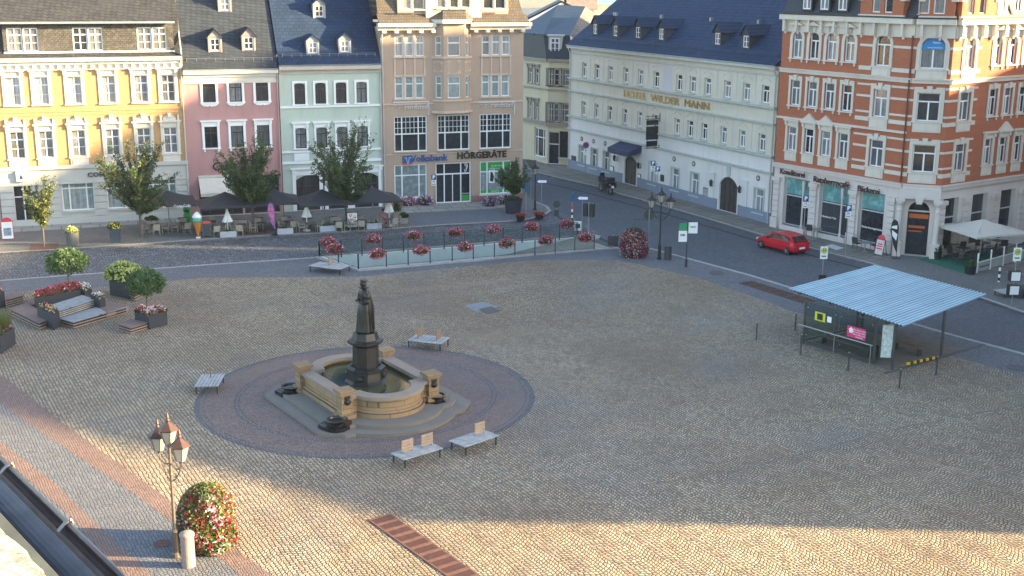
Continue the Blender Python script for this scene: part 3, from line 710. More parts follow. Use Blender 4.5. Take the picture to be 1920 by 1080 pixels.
text('sign_lettering', 'Café', .95, X['black'], b.root, at(b.uz(418, 312)[0], -.06, b.uz(418, 312)[1]) @ RX, .04, .01)
gutter(b, 0, L, zc+.02, -.4, m=X['pipe']); downpipe(b, L-.1, .1, zc-.3, m=mat('pink_pipe', (.42,.25,.24), .5))
pit = 1.18
mb = MB(); slope(mb, 0, L, -.38, zc+.05, 8, zc+.05+8.38*pit); slope(mb, 0, L, 16.3, zc+.05, 8, zc+.05+8.3*pit); part('roof', mb, M_roof2, b.root)
mb = MB(); mb.face([(0,0,zc),(0,16,zc),(0,8,zc+8.3*pit)]); mb.face([(L,0,zc),(L,16,zc),(L,8,zc+8.3*pit)]); part('gable_wall', mb, X['gstone'], b.root, fix=False)
snow_guard(b, .4, L-.4, .15, zc+.68)
def dorm_at(b, px, py, w, h, wm, rm, zc, pit, gh=.6, fm=None):
    """find (u, y) on the roof slope under this pixel: pixel = sill centre"""
    d = b.I.to_3x3() @ ray(px, py); o = b.I @ Vector((0,0,CH)); t = ((zc+.05+.38*pit)-o.z+pit*o.y)/(d.z-pit*d.y); q = o+d*t
    return dormer(b, q.x, q.y, q.z, w, h, pit, wm, rm, fm, gh)
M_dw = mat('dormer_boards', (.3,.24,.23), .7, var=.2)
for px, py in ((404,98),(467,95),(422,22)): dorm_at(b, px, py, 1.15, 1.25, M_dw, M_roof2, zc, pit)
mb = MB(); mb.box(L-2.4, L-1.2, 6, 6.9, zc+7, zc+11.5); part('chimney', mb, brick('chimney_brick', (.3,.12,.08), (.25,.1,.07), (.3,.28,.25)), b.root)
# awning over the pink shop
u0, u1 = b.uz(372, 335)[0], b.uz(436, 335)[0]; zz = b.uz(400, 332)[1]
mb = MB(); slope(mb, u0, u1, -1.6, zz-1.15, 0, zz, .05); mb.box(u0, u1, -1.63, -1.58, zz-1.4, zz-1.12); mb.box(u0, u1, -.12, .0, zz-.02, zz+.16)
part('awning', mb, mat('cream_awning', (.6,.55,.47), .8, var=.1), b.root)
# ================================================================ green house
b = rowb('pale_green_house', 'pale green rendered house with arched brown windows and dark slate roof', 526, 230, 716.5, 290)
L = b.L; zg = b.uz(620, 121)[1]; zc = zg
w2 = row(b, [(552,157,572,197),(590.5,155.5,611.5,195),(629.5,154,649.5,193),(668,152,688,191)]); w1 = row(b, [(554,241,575,279.5),(593,239,614,277),(632,237,652,274),(670,235,690,273)])
gfz = b.uz(582, 328)[1]; gfw = [(b.uz(x, 350)[0], .15, 2.5, gfz-.15) for x in (582, 632, 684)]
mb = MB(); grid(mb, 0, L, -.3, zc, w2+w1+gfw, dep=.2); shell(mb, L, zc, 12)
for a in w2+w1: arch_fill(mb, a[0], a[2], a[1]+a[3], .16, 0, .2)
for a in gfw: arch_fill(mb, a[0], a[2], a[1]+a[3], .42, 0, .2)
part('wall', mb, plaster('pale_green_render', (.46,.52,.44), .35), b.root, fix=False)
for a in w2: window(b, *a, sty='teed', fm=X['brown'], sur='flat', t=.17, sm=X['white'])
for a in w1: window(b, *a, sty='teed', fm=X['brown'], sur='cornice', t=.17, sm=X['white'])
for a in gfw: window(b, *a, sty='shop3', fm=X['brown'], pm=X['pane_d'], sur='cornice', t=.3, sm=X['white'], sills=False)
cornice(b, 0, L, [(zc-.75,zc-.4,.08),(zc-.4,zc-.02,.38)], mat('beige_cornice', (.5,.44,.38), .8))
cornice(b, 0, L, [(w2[0][1]-.32,w2[0][1]-.14,.1)], X['white'], 'belt'); zz = b.uz(640, 295)[1]
cornice(b, 0, L, [(zz-.42,zz-.2,.12),(zz+.55,zz+.72,.1)], X['white'], 'belt')
mb = MB()
for a in w1[:1]: mb.box(a[0]-.65, a[0]+.65, -.05, .01, zz-.15, zz+.5); mb.box(a[0]-.5, a[0]+.5, -.08, -.04, zz-.02, zz+.38)
part('relief_panel', mb, X['white'], b.root)
gutter(b, 0, L, zc+.02, -.38, m=X['gutter']); downpipe(b, L-.05, .1, zc-.3)
mb = MB(); slope(mb, 0, L, -.38, zc+.05, 8, zc+.05+8.38*pit); slope(mb, 0, L, 16.3, zc+.05, 8, zc+.05+8.3*pit); part('roof', mb, M_roofb, b.root)
snow_guard(b, .4, L-.4, .15, zc+.68)
for px, py in ((587,103),(647,100),(599,34)): dorm_at(b, px, py, 1.1, 1.2, mat('dormer_grey', (.3,.3,.32), .6), M_roofb, zc, pit, .45)
# ================================================================ tan bank house
b = rowb('tan_corner_house', 'tan rendered corner house with central bay, white grid windows and a tiled mansard', 717.5, 290, 980, 280); bk = b
L = b.L; ze = b.uz(850, 50)[1]; zm = b.uz(850, 285)[1]
w3 = row(b, [(739,68,796,106),(903,66,957,103)]); w2 = row(b, [(739,144,796,185),(903,139.5,955,180)]); w1 = row(b, [(739,219,801,285),(820,215,881,281),(900,212,958,278)])
gr = row(b, [(739.5,310,801,382),(900,300,958,373.5)]); gr = [(a[0], .75, a[2], a[1]+a[3]-.75) for a in gr]; dd = b.rect(817,303,883,385); dd = (dd[0], .14, dd[2], gr[0][1]+gr[0][3]-.14)
bu0, bu1 = b.uz(817, 130, -.8)[0]-.1, b.uz(886, 130, -.8)[0]+.1
zb0, zb1 = b.uz(850, 212)[1]+.15, ze+.3
mb = MB(); grid(mb, 0, L, -.3, ze, w1+gr+[dd]+w3+w2, dep=.2); shell(mb, L, ze, 13)
M_tan = plaster('tan_render', (.43,.31,.23), .35); part('wall', mb, M_tan, b.root, fix=False)
for a in w3+w2:      # triple windows with posts between
    for k in (-1, 0, 1):
        o = window(b, a[0]+k*a[2]*.345, a[1], a[2]*.27, a[3], sty='sash', sills=False, yd=.1, pm=X['pane_c'] if a in w3 else X['pane_l'])
    mb = MB()
    for k in (-.5, .5): mb.box(a[0]+k*a[2]*.345-a[2]*.0375, a[0]+k*a[2]*.345+a[2]*.0375, -.02, .2, a[1], a[1]+a[3])
    for k in (-1, 1): mb.box(a[0]+k*a[2]*.49-a[2]*.01, a[0]+k*a[2]*.49+a[2]*.01, 0.01, .2, a[1], a[1]+a[3])
    mb.box(a[0]-a[2]/2-.12, a[0]+a[2]/2+.12, -.12, 0.01, a[1]-.14, a[1]); part('window_post', mb, mat('light_tan', (.56,.43,.33), .8), b.root)
for a in w1: window(b, *a, sty='grid', pm=X['pane_d'], sills=True, yd=.1, sm=M_tan)
window(b, *gr[0], sty='shop3', pm=X['pane_l'], yd=.1); ho = window(b, *gr[1], sty='shop3', pm=X['pane_l'], yd=.1)
window(b, *dd, sty='door', pm=X['pane_d'], yd=.1, name='door', sills=False)
mb = MB(); a = w3[0]
for a in w3:
    for k in (-1.5,-.5,.5,1.5): mb.box(a[0]+k*a[2]*.33-.07, a[0]+k*a[2]*.33+.07, -.05, .01, w2[0][1]+w2[0][3]+.1, a[1]-.16)
    mb.box(a[0]-a[2]/2-.1, a[0]+a[2]/2+.1, -.06, .01, w2[0][1]+w2[0][3], w2[0][1]+w2[0][3]+.1)
part('panel_strip', mb, bpy.data.materials['light_tan'], b.root)
# bay
BM = MB(); f0 = .75; P = [(bu0,0),(bu0+.85,-f0),(bu1-.85,-f0),(bu1,0)]
bays = []
for (x0,y0),(x1,y1),kk in ((P[0],P[1],0),(P[1],P[2],1),(P[2],P[3],2)):
    Lf = sqrt((x1-x0)**2+(y1-y0)**2); an = atan2(y1-y0, x1-x0); Mx = Matrix.Translation((x0,y0,0)) @ Matrix.Rotation(an, 4, 'Z')
    ww = 1.15 if kk == 1 else .6; hs = [(Lf/2, w3[0][1], ww, w3[0][3]), (Lf/2, w2[0][1], ww, w2[0][3])]
    grid(BM, 0, Lf, zb0, zb1, hs, dep=.15, T=lambda x, y, z, Mx=Mx: tuple(Mx @ Vector((x, y, z)))); bays.append((Mx, hs, Lf))
BM.face([(p[0], p[1], zb0) for p in reversed(P)]); BM.face([(p[0], p[1], zb1) for p in P])
part('bay', BM, M_tan, b.root, fix=False)
zr_ = (w2[0][1]+w2[0][3]+w3[0][1]-.1)/2
for Mx, hs, Lf in bays:
    for q, h_ in enumerate(hs): window(b, *h_, sty='sash', M=Mx, yd=.1, sills=False, pm=X['pane_c'] if q == 0 else X['pane_l'])
    mb = MB(); mb.box(-.03, Lf+.03, -.1, .01, w3[0][1]-.2, w3[0][1]-.05); mb.box(-.02, Lf+.02, -.08, .01, w2[0][1]-.3, w2[0][1]-.18); mb.box(-.03, Lf+.03, -.12, .01, zb0-.1, zb0+.1)
    rr = min(.62, Lf*.4); n = 20
    for i in range(n):
        a, c = 2*pi*i/n, 2*pi*(i+1)/n; sx = rr*.93
        mb.prism([(Lf/2+sx*cos(a)*.94, zr_+rr*sin(a)*.94), (Lf/2+sx*cos(a)*1.04, zr_+rr*sin(a)*1.04), (Lf/2+sx*cos(c)*1.04, zr_+rr*sin(c)*1.04), (Lf/2+sx*cos(c)*.94, zr_+rr*sin(c)*.94)], -.03, .0, 'y')
    for sx in (-1, 1):
        for sz in (-1, 1): mb.prism([(Lf/2+sx*rr, zr_+sz*rr), (Lf/2+sx*rr*.5, zr_+sz*rr), (Lf/2+sx*rr*.72, zr_+sz*rr*.75), (Lf/2+sx*rr, zr_+sz*rr*.5)], -.03, 0, 'y')
    part('bay_trim', mb, bpy.data.materials['light_tan'], b.root, Mx)
cornice(b, 0, L, [(w2[0][1]-.55,w2[0][1]-.43,.07),(zm-.08,zm,.05)], bpy.data.materials['light_tan'], 'belt')
mb = MB(); mb.box(0, dd[0]-dd[2]/2-.02, -.07, .01, -.2, .5); mb.box(dd[0]+dd[2]/2+.02, L+.05, -.07, .01, -.2, .7); part('plinth', mb, mat('red_plinth', (.3,.15,.13), .8), b.root)
# eaves
for u0, u1 in ((-.3, bu0+.2), (bu1-.2, L+.55)):
    cornice(b, u0, u1, [(ze-.25,ze+.05,.45),(ze+.05,ze+.35,.75)], X['stone'], dent=(ze-.5,ze-.25,.55,.35,.75))
mb = MB(); Q = [(bu0-.25,0),(bu0+.7,-f0-.35),(bu1-.7,-f0-.35),(bu1+.25,0)]; mb.prism(Q, zb1, zb1+.35); part('bay_cornice', mb, X['stone'], b.root)
mb = MB(); Qt = [(bu0+.5,.3),(bu0+1.1,.3),(bu1-1.1,.3),(bu1-.5,.3)]; zq = zb1+.35
for i in range(3): mb.face([(*Q[i], zq), (*Q[i+1], zq), (*Qt[i+1], zq+.95), (*Qt[i], zq+.95)])
M_tile = slate('brown_tiles', (.1,.085,.07), .24, .3, rough=.8, spec=.2)
part('bay_roof', mb, M_tile, b.root, fix=False)
zt0 = ze+.36
mb = MB(); slope(mb, -.2, bu0-.1, -.6, zt0, .5, zt0+.75); slope(mb, bu1+.1, L+.35, -.6, zt0, .5, zt0+.75); slope(mb, -.1, L+.1, .5, zt0+.7, 1.9, zt0+5.2, du1=-1.0); slope(mb, -.1, L-.9, 1.9, zt0+5.2, 6.5, zt0+7.2); slope(mb, -.1, L-.9, 11.4, zt0+5.2, 6.5, zt0+7.2); slope(mb, -.1, L+.1, 12.9, zt0, 11.4, zt0+5.2, du1=-1)
part('mansard_roof', mb, M_tile, b.root)
mb = MB(); mb.face([(L+.1,.5,zt0+.6),(L+.1,12.9,zt0),(L-.9,11.4,zt0+5.2),(L-.9,1.9,zt0+5.2)]); mb.face([(L-.9,11.4,zt0+5.2),(L-.9,1.9,zt0+5.2),(L-.9,6.5,zt0+7.2)])
mb.face([(-.1,.5,zt0+.6),(-.1,12.9,zt0),(-.1,11.4,zt0+5.2),(-.1,6.5,zt0+7.2),(-.1,1.9,zt0+5.2)]); part('roof_side', mb, M_tile, b.root, fix=False)
mb = MB(); uw = (b.uz(778,10)[0]+b.uz(775,10)[0])/2
gz0 = zt0+.2
gc0, gc1 = b.uz(799, 20)[0], b.uz(903, 20)[0]
def ugl(x): return b.uz(x, 15)[0]
gw3 = [(ugl(x), gz0+1.05, .85, 2.0) for x in (828, 852, 874)]
mb = MB(); grid(mb, gc0, gc1, gz0, gz0+4.2, gw3, y=0.05, dep=.15); mb.face([(gc0,.05,gz0),(gc0,2.5,gz0),(gc0,2.5,gz0+4.2),(gc0,.05,gz0+4.2)]); mb.face([(gc1,.05,gz0),(gc1,2.5,gz0),(gc1,2.5,gz0+4.2),(gc1,.05,gz0+4.2)]); mb.face([(gc0,.05,gz0+4.2),(gc1,.05,gz0+4.2),((gc0+gc1)/2,.05,gz0+6.6)])
part('gable_wall', mb, mat('cream_gable', (.58,.5,.36), .85), b.root, fix=False)
for a in gw3: window(b, *a, sty='sash', yd=.15, sm=X['white'])
mb = MB(); slope(mb, gc0-.2, (gc0+gc1)/2, 0, 0, 1, 0)
mb = MB()
for s, e in ((-1, gc0), (1, gc1)):
    cx = (gc0+gc1)/2; k = len(mb.v); mb.v += [(e+s*.3,-.2,gz0+4.0),(cx,-.2,gz0+6.75),(cx,7,gz0+6.75),(e+s*.3,7,gz0+4.0)]; mb.f.append((k,k+1,k+2,k+3)); mb.m.append(0)
part('gable_roof', mb, M_tile, b.root, fix=False)
for xs_ in ((761, 785), (916, 938)):
    mb = MB(); ws = [(b.uz(x, 14, .45)[0], gz0+.95, 1.0, 2.1) for x in xs_]; a0, a1 = ws[0][0]-.75, ws[1][0]+.75
    grid(mb, a0, a1, gz0+.5, gz0+3.6, ws, y=.45, dep=.12); mb.face([(a0,.45,gz0+.5),(a0,2,gz0+.5),(a0,2,gz0+3.6),(a0,.45,gz0+3.6)]); mb.face([(a1,.45,gz0+.5),(a1,2,gz0+.5),(a1,2,gz0+3.6),(a1,.45,gz0+3.6)]); mb.box(a0-.2, a1+.2, .2, 2.2, gz0+3.6, gz0+3.8)
    part('wide_dormer', mb, M_tan, b.root, fix=False)
    for a in ws: window(b, *a, sty='sash', yd=.55, pm=X['pane'])
downpipe(b, .12, .1, ze-.1); downpipe(b, .12, .1, ze-.1, y=-.12) if False else None
# lettering
def sgn(body, px, py, size, m, bold=.01, sx=1., y=-.08, fr=None, nm='sign_lettering'):
    f = fr or b; u, z = f.uz(px, py); return text(nm, body, size, m, f.root, at(u, y, z) @ RX, .03, bold, sx)
M_blk = mat('black_letters', (.012,.012,.012), .5, var=0); M_blu = mat('blue_sign', (.005,.07,.25), .45, var=0); M_gold = mat('gold_letters', (.55,.36,.1), .35, .7, var=.1)
M_wht = mat('white_letters', (.75,.75,.75), .5, var=0); M_grn = mat('green_foil', (.015,.3,.04), .5, var=0); M_red = mat('red_sign', (.6,.03,.05), .5, var=0)
sgn('Volksbank', 804, 296.5, .82, M_blu, .018); sgn('HÖRGERÄTE', 903, 290.5, .82, M_blk, .03, 1.)
u, z = b.uz(764, 300); mb = MB(); mb.box(u-.43, u+.43, -.12, .0, z-.28, z+.38); mb.mi = 1; mb.box(u-.43, u+.43, -.12, 0, z-.4, z-.281)
mb.mi = 2
for s in (-1, 1): mb.bar((u+s*.3,-.135,z+.22),(u+s*.1,-.135,z+.2),.03,.09,up=(0,1,0)); mb.bar((u+s*.13,-.135,z+.22),(u+s*.04,-.135,z-.3),.03,.09,up=(0,1,0))
part('sign', mb, [M_blu, M_red, M_wht], b.root)
for px in (780, 941):
    sgn('randstad', px, 201 if px < 900 else 196.5, .62, mat('grey_white_letters', (.6,.57,.53), .5, var=0), 0.)
    u, z = b.uz(px-34, 202 if px < 900 else 199); mb = MB()
    for s in (-1, 1): mb.bar((u+s*.35,-.06,z+.16),(u+s*.1,-.06,z+.16),.03,.07,up=(0,1,0)); mb.bar((u+s*.1,-.06,z+.16),(u+s*.1,-.06,z-.12),.03,.07,up=(0,1,0))
    u0, zz0 = b.uz(px-43, 192); u1 = b.uz(px+24, 192)[0]; mb.box(u0, u1, -.08, 0, zz0-.04, zz0+.06); mb.box(u1-.06, u1, -.079, -.001, zz0-1.2, zz0-.04)
    part('logo', mb, bpy.data.materials['grey_white_letters'], b.root)
# foils in the hearing aid shop window, ear on the door
a = gr[1]; x0, x1, z0, z1 = a[0]-a[2]/2+.12, a[0]+a[2]/2-.12, a[1]+.12, a[1]+a[3]-.12; zz = a[1]+a[3]*.68
mb = MB()
for p, q in ((x0, a[0]-a[2]*.3), (a[0]-a[2]*.22, a[0]+a[2]*.22), (a[0]+a[2]*.3, x1)): mb.box(p, q, .13, .142, zz+.1, z1-.04); mb.box(p, q, .13, .142, z0, z0+.25)
part('window_foil', mb, M_grn, b.root)
sgn('Ihr Hörgut', a and 0 or 0, 0, .1, M_wht) if False else None
for bd, uu, zz2, s_ in (('für die Ohren', a[0]+.2, z1-.35, .2), ('akustik', a[0]+.25, z1-.6, .16), ('HÖRGERÄTE', a[0], z0+.12, .14)): text('window_lettering', bd, s_, M_wht, b.root, at(uu, .125, zz2) @ RX, .003)
for uu in (a[0]-a[2]*.38, a[0]+a[2]*.38):
    for i, ch in enumerate('HÖRGERÄTE'): text('window_lettering', ch, .15, M_wht, b.root, at(uu, .125, zz-.35-i*.19) @ RX, .003)
mb = MB(); mb.box(a[0]-.62, a[0]-.05, .13, .14, z0+.9, z0+2.3); mb.mi = 1; mb.prism([(a[0]-.5,z0+1.1),(a[0]-.2,z0+1.0),(a[0]-.1,z0+1.5),(a[0]-.3,z0+2.0),(a[0]-.45,z0+1.9)], .12, .128, 'y'); part('poster', mb, [X['white'], X['dark']], b.root)
du = dd[0]+dd[2]*.36; dz = dd[1]+dd[3]*.86; mb = MB(); ear = [(-.16,.22),(-.05,.36),(.1,.36),(.2,.22),(.16,0),(.08,-.14),(.04,-.3),(-.08,-.36),(-.14,-.26),(-.08,-.12)]
mb.path([(du+x*.8, .08, dz+z) for x, z in ear], .028, 5); mb.path([(du-.06,.08,dz+.12),(du+.03,.08,dz+.22),(du+.1,.08,dz+.12),(du+.02,.08,dz-.02),(du,.08,dz-.12)], .022, 5)
part('ear_emblem', mb, X['white'], b.root)
mb = MB(); mb.box(dd[0]+dd[2]*.25, dd[0]+dd[2]*.46, .13, .142, dd[1]+.15, dd[1]+.65); part('window_foil', mb, M_grn, b.root)
text('window_lettering', 'EINGANG', .16, M_wht, b.root, at(du, .125, dd[1]+.78) @ RX, .003)
# cylinder planters' petunias are added with the plants
# ================================================================ HOTEL
b = bldg('hotel', 'long pale grey hotel with blue slate roof, blue entrance canopy and gold lettering', G(1066,316), G(1443,422.5)); hb = b
L = b.L; MI = Matrix()
def ray_u(b, px, py, u):
    d = b.I.to_3x3() @ ray(px, py); o = b.I @ Vector((0,0,CH)); t = (u-o.x)/d.x; return o+d*t
zc = (b.uz(1072,85)[1]+b.uz(1455,123)[1])/2
w3 = row(b, [(1091,117,1099.5,145),(1115,120,1123,148),(1139,123,1149,151),(1168,127,1178,156),(1195,130,1206,160.5),(1225,133,1235.5,164),(1267.5,139,1279,168),(1293,142,1304,173),(1320.5,146,1333,177),(1357,151,1370,182),(1392,156,1406,188),(1427.5,160,1442,193.5)])
w2 = row(b, [(1090,190,1098,218),(1114,193.5,1122,221),(1139,197.5,1147,225.5),(1167,203,1175,232.5),(1194,208,1204,238),(1223,213,1232,243),(1264,222,1274,251),(1288.6,227,1299,256),(1314.5,231.5,1326,262),(1350,238,1362.5,269),(1384,245,1397.6,276),(1420.6,251,1435.5,283)])
w1 = row(b, [(1087,275,1095.5,311),(1109,278,1119,317),(1132,284.5,1142,323),(1216,308.6,1231,345),(1258,314,1273.7,355.4),(1294,322,1311,366),(1414,351.6,1432,398)])
def wide(q, k): return [(a[0]+.1, a[1], a[2]+k, a[3]) for a in q]
d1 = b.rect(1170,293,1193,354); d1 = (d1[0], .14, d1[2], d1[3]+d1[1]-.14); d2 = b.rect(1348,332,1382,403); d2 = (d2[0], .14, d2[2], d2[3]+d2[1]-.14)
z_a = (b.uz(1068,219)[1]+b.uz(1449,293.7)[1])/2; z_g = b.uz(1250,277)[1]
z_g = (b.uz(1066,243)[1]+b.uz(1447,323)[1])/2
M_hot = plaster('hotel_render', (.59,.54,.44), .4); M_hot2 = plaster('hotel_ground_floor_render', (.66,.63,.6), .35); M_hbl = plaster('hotel_plinth_blue', (.2,.235,.3)); M_horn = mat('hotel_cornice_green_grey', (.42,.45,.42), .75)
mb = MB(); grid(mb, 0, L, z_a, zc, w3+w2, dep=.25); mb.mi = 1; grid(mb, 0, L, -.3, z_a, w1+[d1,d2], dep=.25); arch_fill(mb, d2[0], d2[2], d2[1]+d2[3], .7, 0, .25); arch_fill(mb, d1[0], d1[2], d1[1]+d1[3], .5, 0, .25)
for a in w1: arch_fill(mb, a[0], a[2], a[1]+a[3], .12, 0, .25)
mb.mi = 0; shell(mb, L, zc, 14); part('wall', mb, [M_hot, M_hot2], b.root, fix=False)
for a in w3+w2: window(b, *a, sty='tee', sm=M_horn, yd=.18, pm=X['pane'])
for a in w1: window(b, *a, sty='tee', sm=M_horn, yd=.16, sur='flat', t=.12, pm=X['pane_c'])
def lines(z0, rows_, kind):
    mb = MB()
    for a in rows_:
        u, zz, ww = a[0], a[1]+a[3]+.28, .62
        if kind == 'arch':
            P = [(u+ww*cos(pi*i/8), zz+.3*sin(pi*i/8)) for i in range(9)]
        else: P = [(u-ww, zz), (u, zz+.42), (u+ww, zz)]
        for i in range(len(P)-1): mb.bar((P[i][0],-.012,P[i][1]),(P[i+1][0],-.012,P[i+1][1]),.03,.045)
    for i in range(len(rows_)-1):
        um = (rows_[i][0]+rows_[i+1][0])/2; mb.box(um-.025, um+.025, -.02, .01, rows_[0][1]-.1, rows_[0][1]+rows_[0][3]+.9)
    return part('facade_moulding', mb, M_horn, b.root)
lines(0, w3, 'arch'); lines(0, w2, 'gable')
z3 = (b.uz(1068,147)[1]+b.uz(1452,203.7)[1])/2; z2 = (b.uz(1068,170)[1]+b.uz(1450,233)[1])/2; z1 = z_a
cornice(b, -.15, L, [(zc-.85,zc-.7,.1),(zc-.3,zc-.02,.42)], M_horn)
cornice(b, -.15, L, [(z3-.12,z3,.12),(z3,z3+.14,.3)], M_horn, 'belt'); cornice(b, -.15, L, [(z2-.12,z2,.12),(z2,z2+.1,.26)], M_horn, 'belt')
cornice(b, -.15, L, [(z1-.12,z1,.12),(z1,z1+.14,.3)], M_horn, 'belt'); cornice(b, -.15, L, [(z_g-.1,z_g,.1),(z_g,z_g+.12,.24)], M_horn, 'belt')
mb = MB()
e = [0, d1[0]-d1[2]/2-.3, d1[0]+d1[2]/2+.3, d2[0]-d2[2]/2-.25, d2[0]+d2[2]/2+.25, L]
for i in (0, 2, 4): mb.box(e[i], e[i+1], -.08, .01, -.2, 1.05)
part('plinth', mb, M_hbl, b.root)
mb = MB(); u0, u1 = b.uz(1287-25, 150)[0], b.uz(1267, 150)[0]
um = (w3[5][0]+w3[6][0])/2; mb.box(um-.75, um+.75, -.02, .01, z3+.2, zc-.9); part('pilaster', mb, plaster('pale_lilac_render', (.52,.5,.52)), b.root)
for sx in (d2[0]-d2[2]/2-1.1, d2[0]+d2[2]/2+1.1):
    mb = MB(); mb.box(sx-.38, sx+.38, -.14, .01, 1.05, d2[3]+.1); mb.box(sx-.45, sx+.45, -.2, .01, d2[3]+.1, d2[3]+.25); part('pilaster', mb, M_hot2, b.root)
M_door = mat('dark_brown_door', (.05,.04,.04), .55, var=.3, sc=3)
for d_ in (d1, d2):
    mb = MB(); u, z, ww, hh = d_; mb.box(u-ww/2, u+ww/2, .2, .26, z, z+hh)
    for k in range(4):
        for j in range(3): x0 = u-ww/2+ww*k/4+.07; mb.box(x0, x0+ww/4-.14, .17, .2, z+.15+j*(hh*.8)/3, z+.05+(j+1)*(hh*.8)/3-.08)
    for k in range(5): mb.box(u-ww/2+ww*k/4-.03, u-ww/2+ww*k/4+.03, .16, .2, z, z+hh)
    dd_ = part('door', mb, M_door, b.root); mb = MB(); mb.box(u+.1, u+.14, .1, .17, z+.95, z+1.25); part('handle', mb, X['steel'], dd_)
mb = MB(); k = d2; mb.prism([(k[0]-.18,z_g-1.1),(k[0]+.18,z_g-1.1),(k[0]+.28,z_g-.2),(k[0]-.28,z_g-.2)], -.12, .01, 'y'); part('keystone', mb, M_horn, b.root)
# medallions
for px, py in ((1091,260),(1113,264.5),(1135,269),(1264.5,298),(1301,307),(1422,334)):
    u, z = b.uz(px, py); mb = MB(); Mx = at(u, -.02, z) @ Matrix.Rotation(pi/2, 4, 'X'); mb.lathe([(.24,-.02),(.24,.04),(.19,.04),(.17,.015),(.0001,.015)], n=16, cap=False, M=Mx)
    mb.mi = 1; mb.lathe([(.13,0),(.12,.05),(.05,.08),(.0001,.08)], n=10, cap=False, M=Mx); part('medallion', mb, [mat('medallion_dark', (.12,.13,.12), .7), X['gstone']], b.root)
# gold lettering follows the wall
ua, za = b.uz(1171, 176); ub, _ = b.uz(1331, 200); uc_ = (ua+ub)/2
o = text('sign_lettering', 'HOTEL  WILDER  MANN', .95, M_gold, b.root, MI, .03, 0.)
wd = max(v.co.x for v in o.data.vertices)-min(v.co.x for v in o.data.vertices); o.data.transform(Matrix.Diagonal(((ub-ua)/wd, 1, 1, 1)))
zz = (b.uz(1171,176)[1]+b.uz(1331,200)[1])/2; o.matrix_basis = at(uc_, -.1, zz) @ RX
# canopy
M_can = mat('navy_awning', (.02,.035,.09), .6, var=.15); c0, c1 = b.uz(1135,285,-1.2)[0], b.uz(1207,290,-1.2)[0]; ch = b.uz(1175,282,0)[1]+.25
c0, c1 = d1[0]-2.0, d1[0]+2.0
mb = MB(); mb.v = [(c0,0,ch+.55),(c1,0,ch+.55),(c1,-1.5,ch),(c0,-1.5,ch),(c0,0,ch-.15),(c1,0,ch-.15),(c1,-1.5,ch-.5),(c0,-1.5,ch-.5)]
mb.f = [(0,1,2,3),(3,2,6,7),(0,3,7,4),(1,5,6,2)]; mb.m = [0]*4; part('canopy', mb, M_can, b.root, fix=False)
text('sign_lettering', 'HOTEL', .28, mat('dim_canopy_letters', (.12,.13,.17), .6, var=0), b.root, at((c0+c1)/2, -1.512, ch-.25) @ RX, .004)
def wall_lantern(b, px, py, m):
    u, z = b.uz(px, py, -.3); mb = MB(); mb.lathe([(.05,-.3),(.1,-.25),(.15,.1),(.19,.12),(.05,.3),(.02,.36)], (u,-.35,z), 6); mb.bar((u,0,z-.2),(u,-.35,z-.32),.04); mb.bar((u,0,z-.35),(u,0,z+.2),.07)
    return part('wall_lantern', mb, m, b.root)
for px, py in ((1152.5,296),(1197,310),(1333.5,343),(1387,355)): wall_lantern(b, px, py, X['dark'])
def plate(b, x0, y0, x1, y1, m, name='plaque', y=-.06, inner=None):
    u, z, w_, h_ = b.rect(x0, y0, x1, y1); mb = MB(); mb.box(u-w_/2, u+w_/2, y, 0.0, z, z+h_)
    if inner: mb.mi = 1; mb.box(u-w_/2+.06, u+w_/2-.06, y-.012, y-.001, z+.06, z+h_-.06)
    return part(name, mb, [m]+([inner] if inner else []), b.root)
plate(b, 1072,292,1080,307, X['dark']); plate(b, 1144,311,1151,326, X['dark'], 'notice_case', inner=X['white']); plate(b, 1196,326,1202,334, X['dark'], 'notice_case', inner=X['white'])
plate(b, 1239,327.5,1245,340, X['dark']); plate(b, 1319,352,1329.5,369.5, X['dark'], 'notice_case', inner=mat('menu_paper', (.35,.35,.33), .8, var=.5, sc=9))
# projecting sign
u, z = b.uz(1222, 243, -.9); mb = MB()
mb.bar((u,0,z+1.0),(u,-1.6,z+1.0),.07); mb.bar((u,0,z+1.25),(u,-1.6,z+1.25),.05); mb.bar((u,0,z-1.75),(u,-1.6,z-1.75),.07); mb.bar((u,0,z+.7),(u,0,z+1.5),.09); mb.bar((u,0,z-2.0),(u,0,z-1.5),.09)
for y in (-.35,-1.35): mb.bar((u,y,z+1.3),(u,y,z-1.8),.035)
mb.box(u-.06, u+.06, -1.5, -.2, z+.45, z+.9); mb.box(u-.06, u+.06, -1.5, -.2, z-.95, z+.3); mb.box(u-.06, u+.06, -1.45, -.25, z-1.6, z-1.08); part('hanging_sign', mb, X['dark'], b.root)
gutter(b, -.2, L, zc+.02, -.42, m=X['pipe']); downpipe(b, .1, .1, zc-.3); downpipe(b, L-.18, .1, zc-.3)
v = ray_u(b, 1160, 6, -.3); ph = (v.z-zc)/(v.y+.4); ph = max(.75, min(1.2, ph)); print('hotel pitch', ph, L, zc)
yr = 11.2/ph-.4; mb = MB(); slope(mb, -.3, L-.05, -.4, zc+.05, yr, zc+.05+(yr+.4)*ph); slope(mb, -.3, L-.05, 2*yr, zc-.1, yr, zc+.04+(yr+.4)*ph); part('roof', mb, M_roofb, b.root)
mb = MB(); mb.face([(0,0,zc),(0,2*yr-.5,zc),(0,yr,zc+yr*ph)]); part('gable_wall', mb, M_hot, b.root, fix=False)
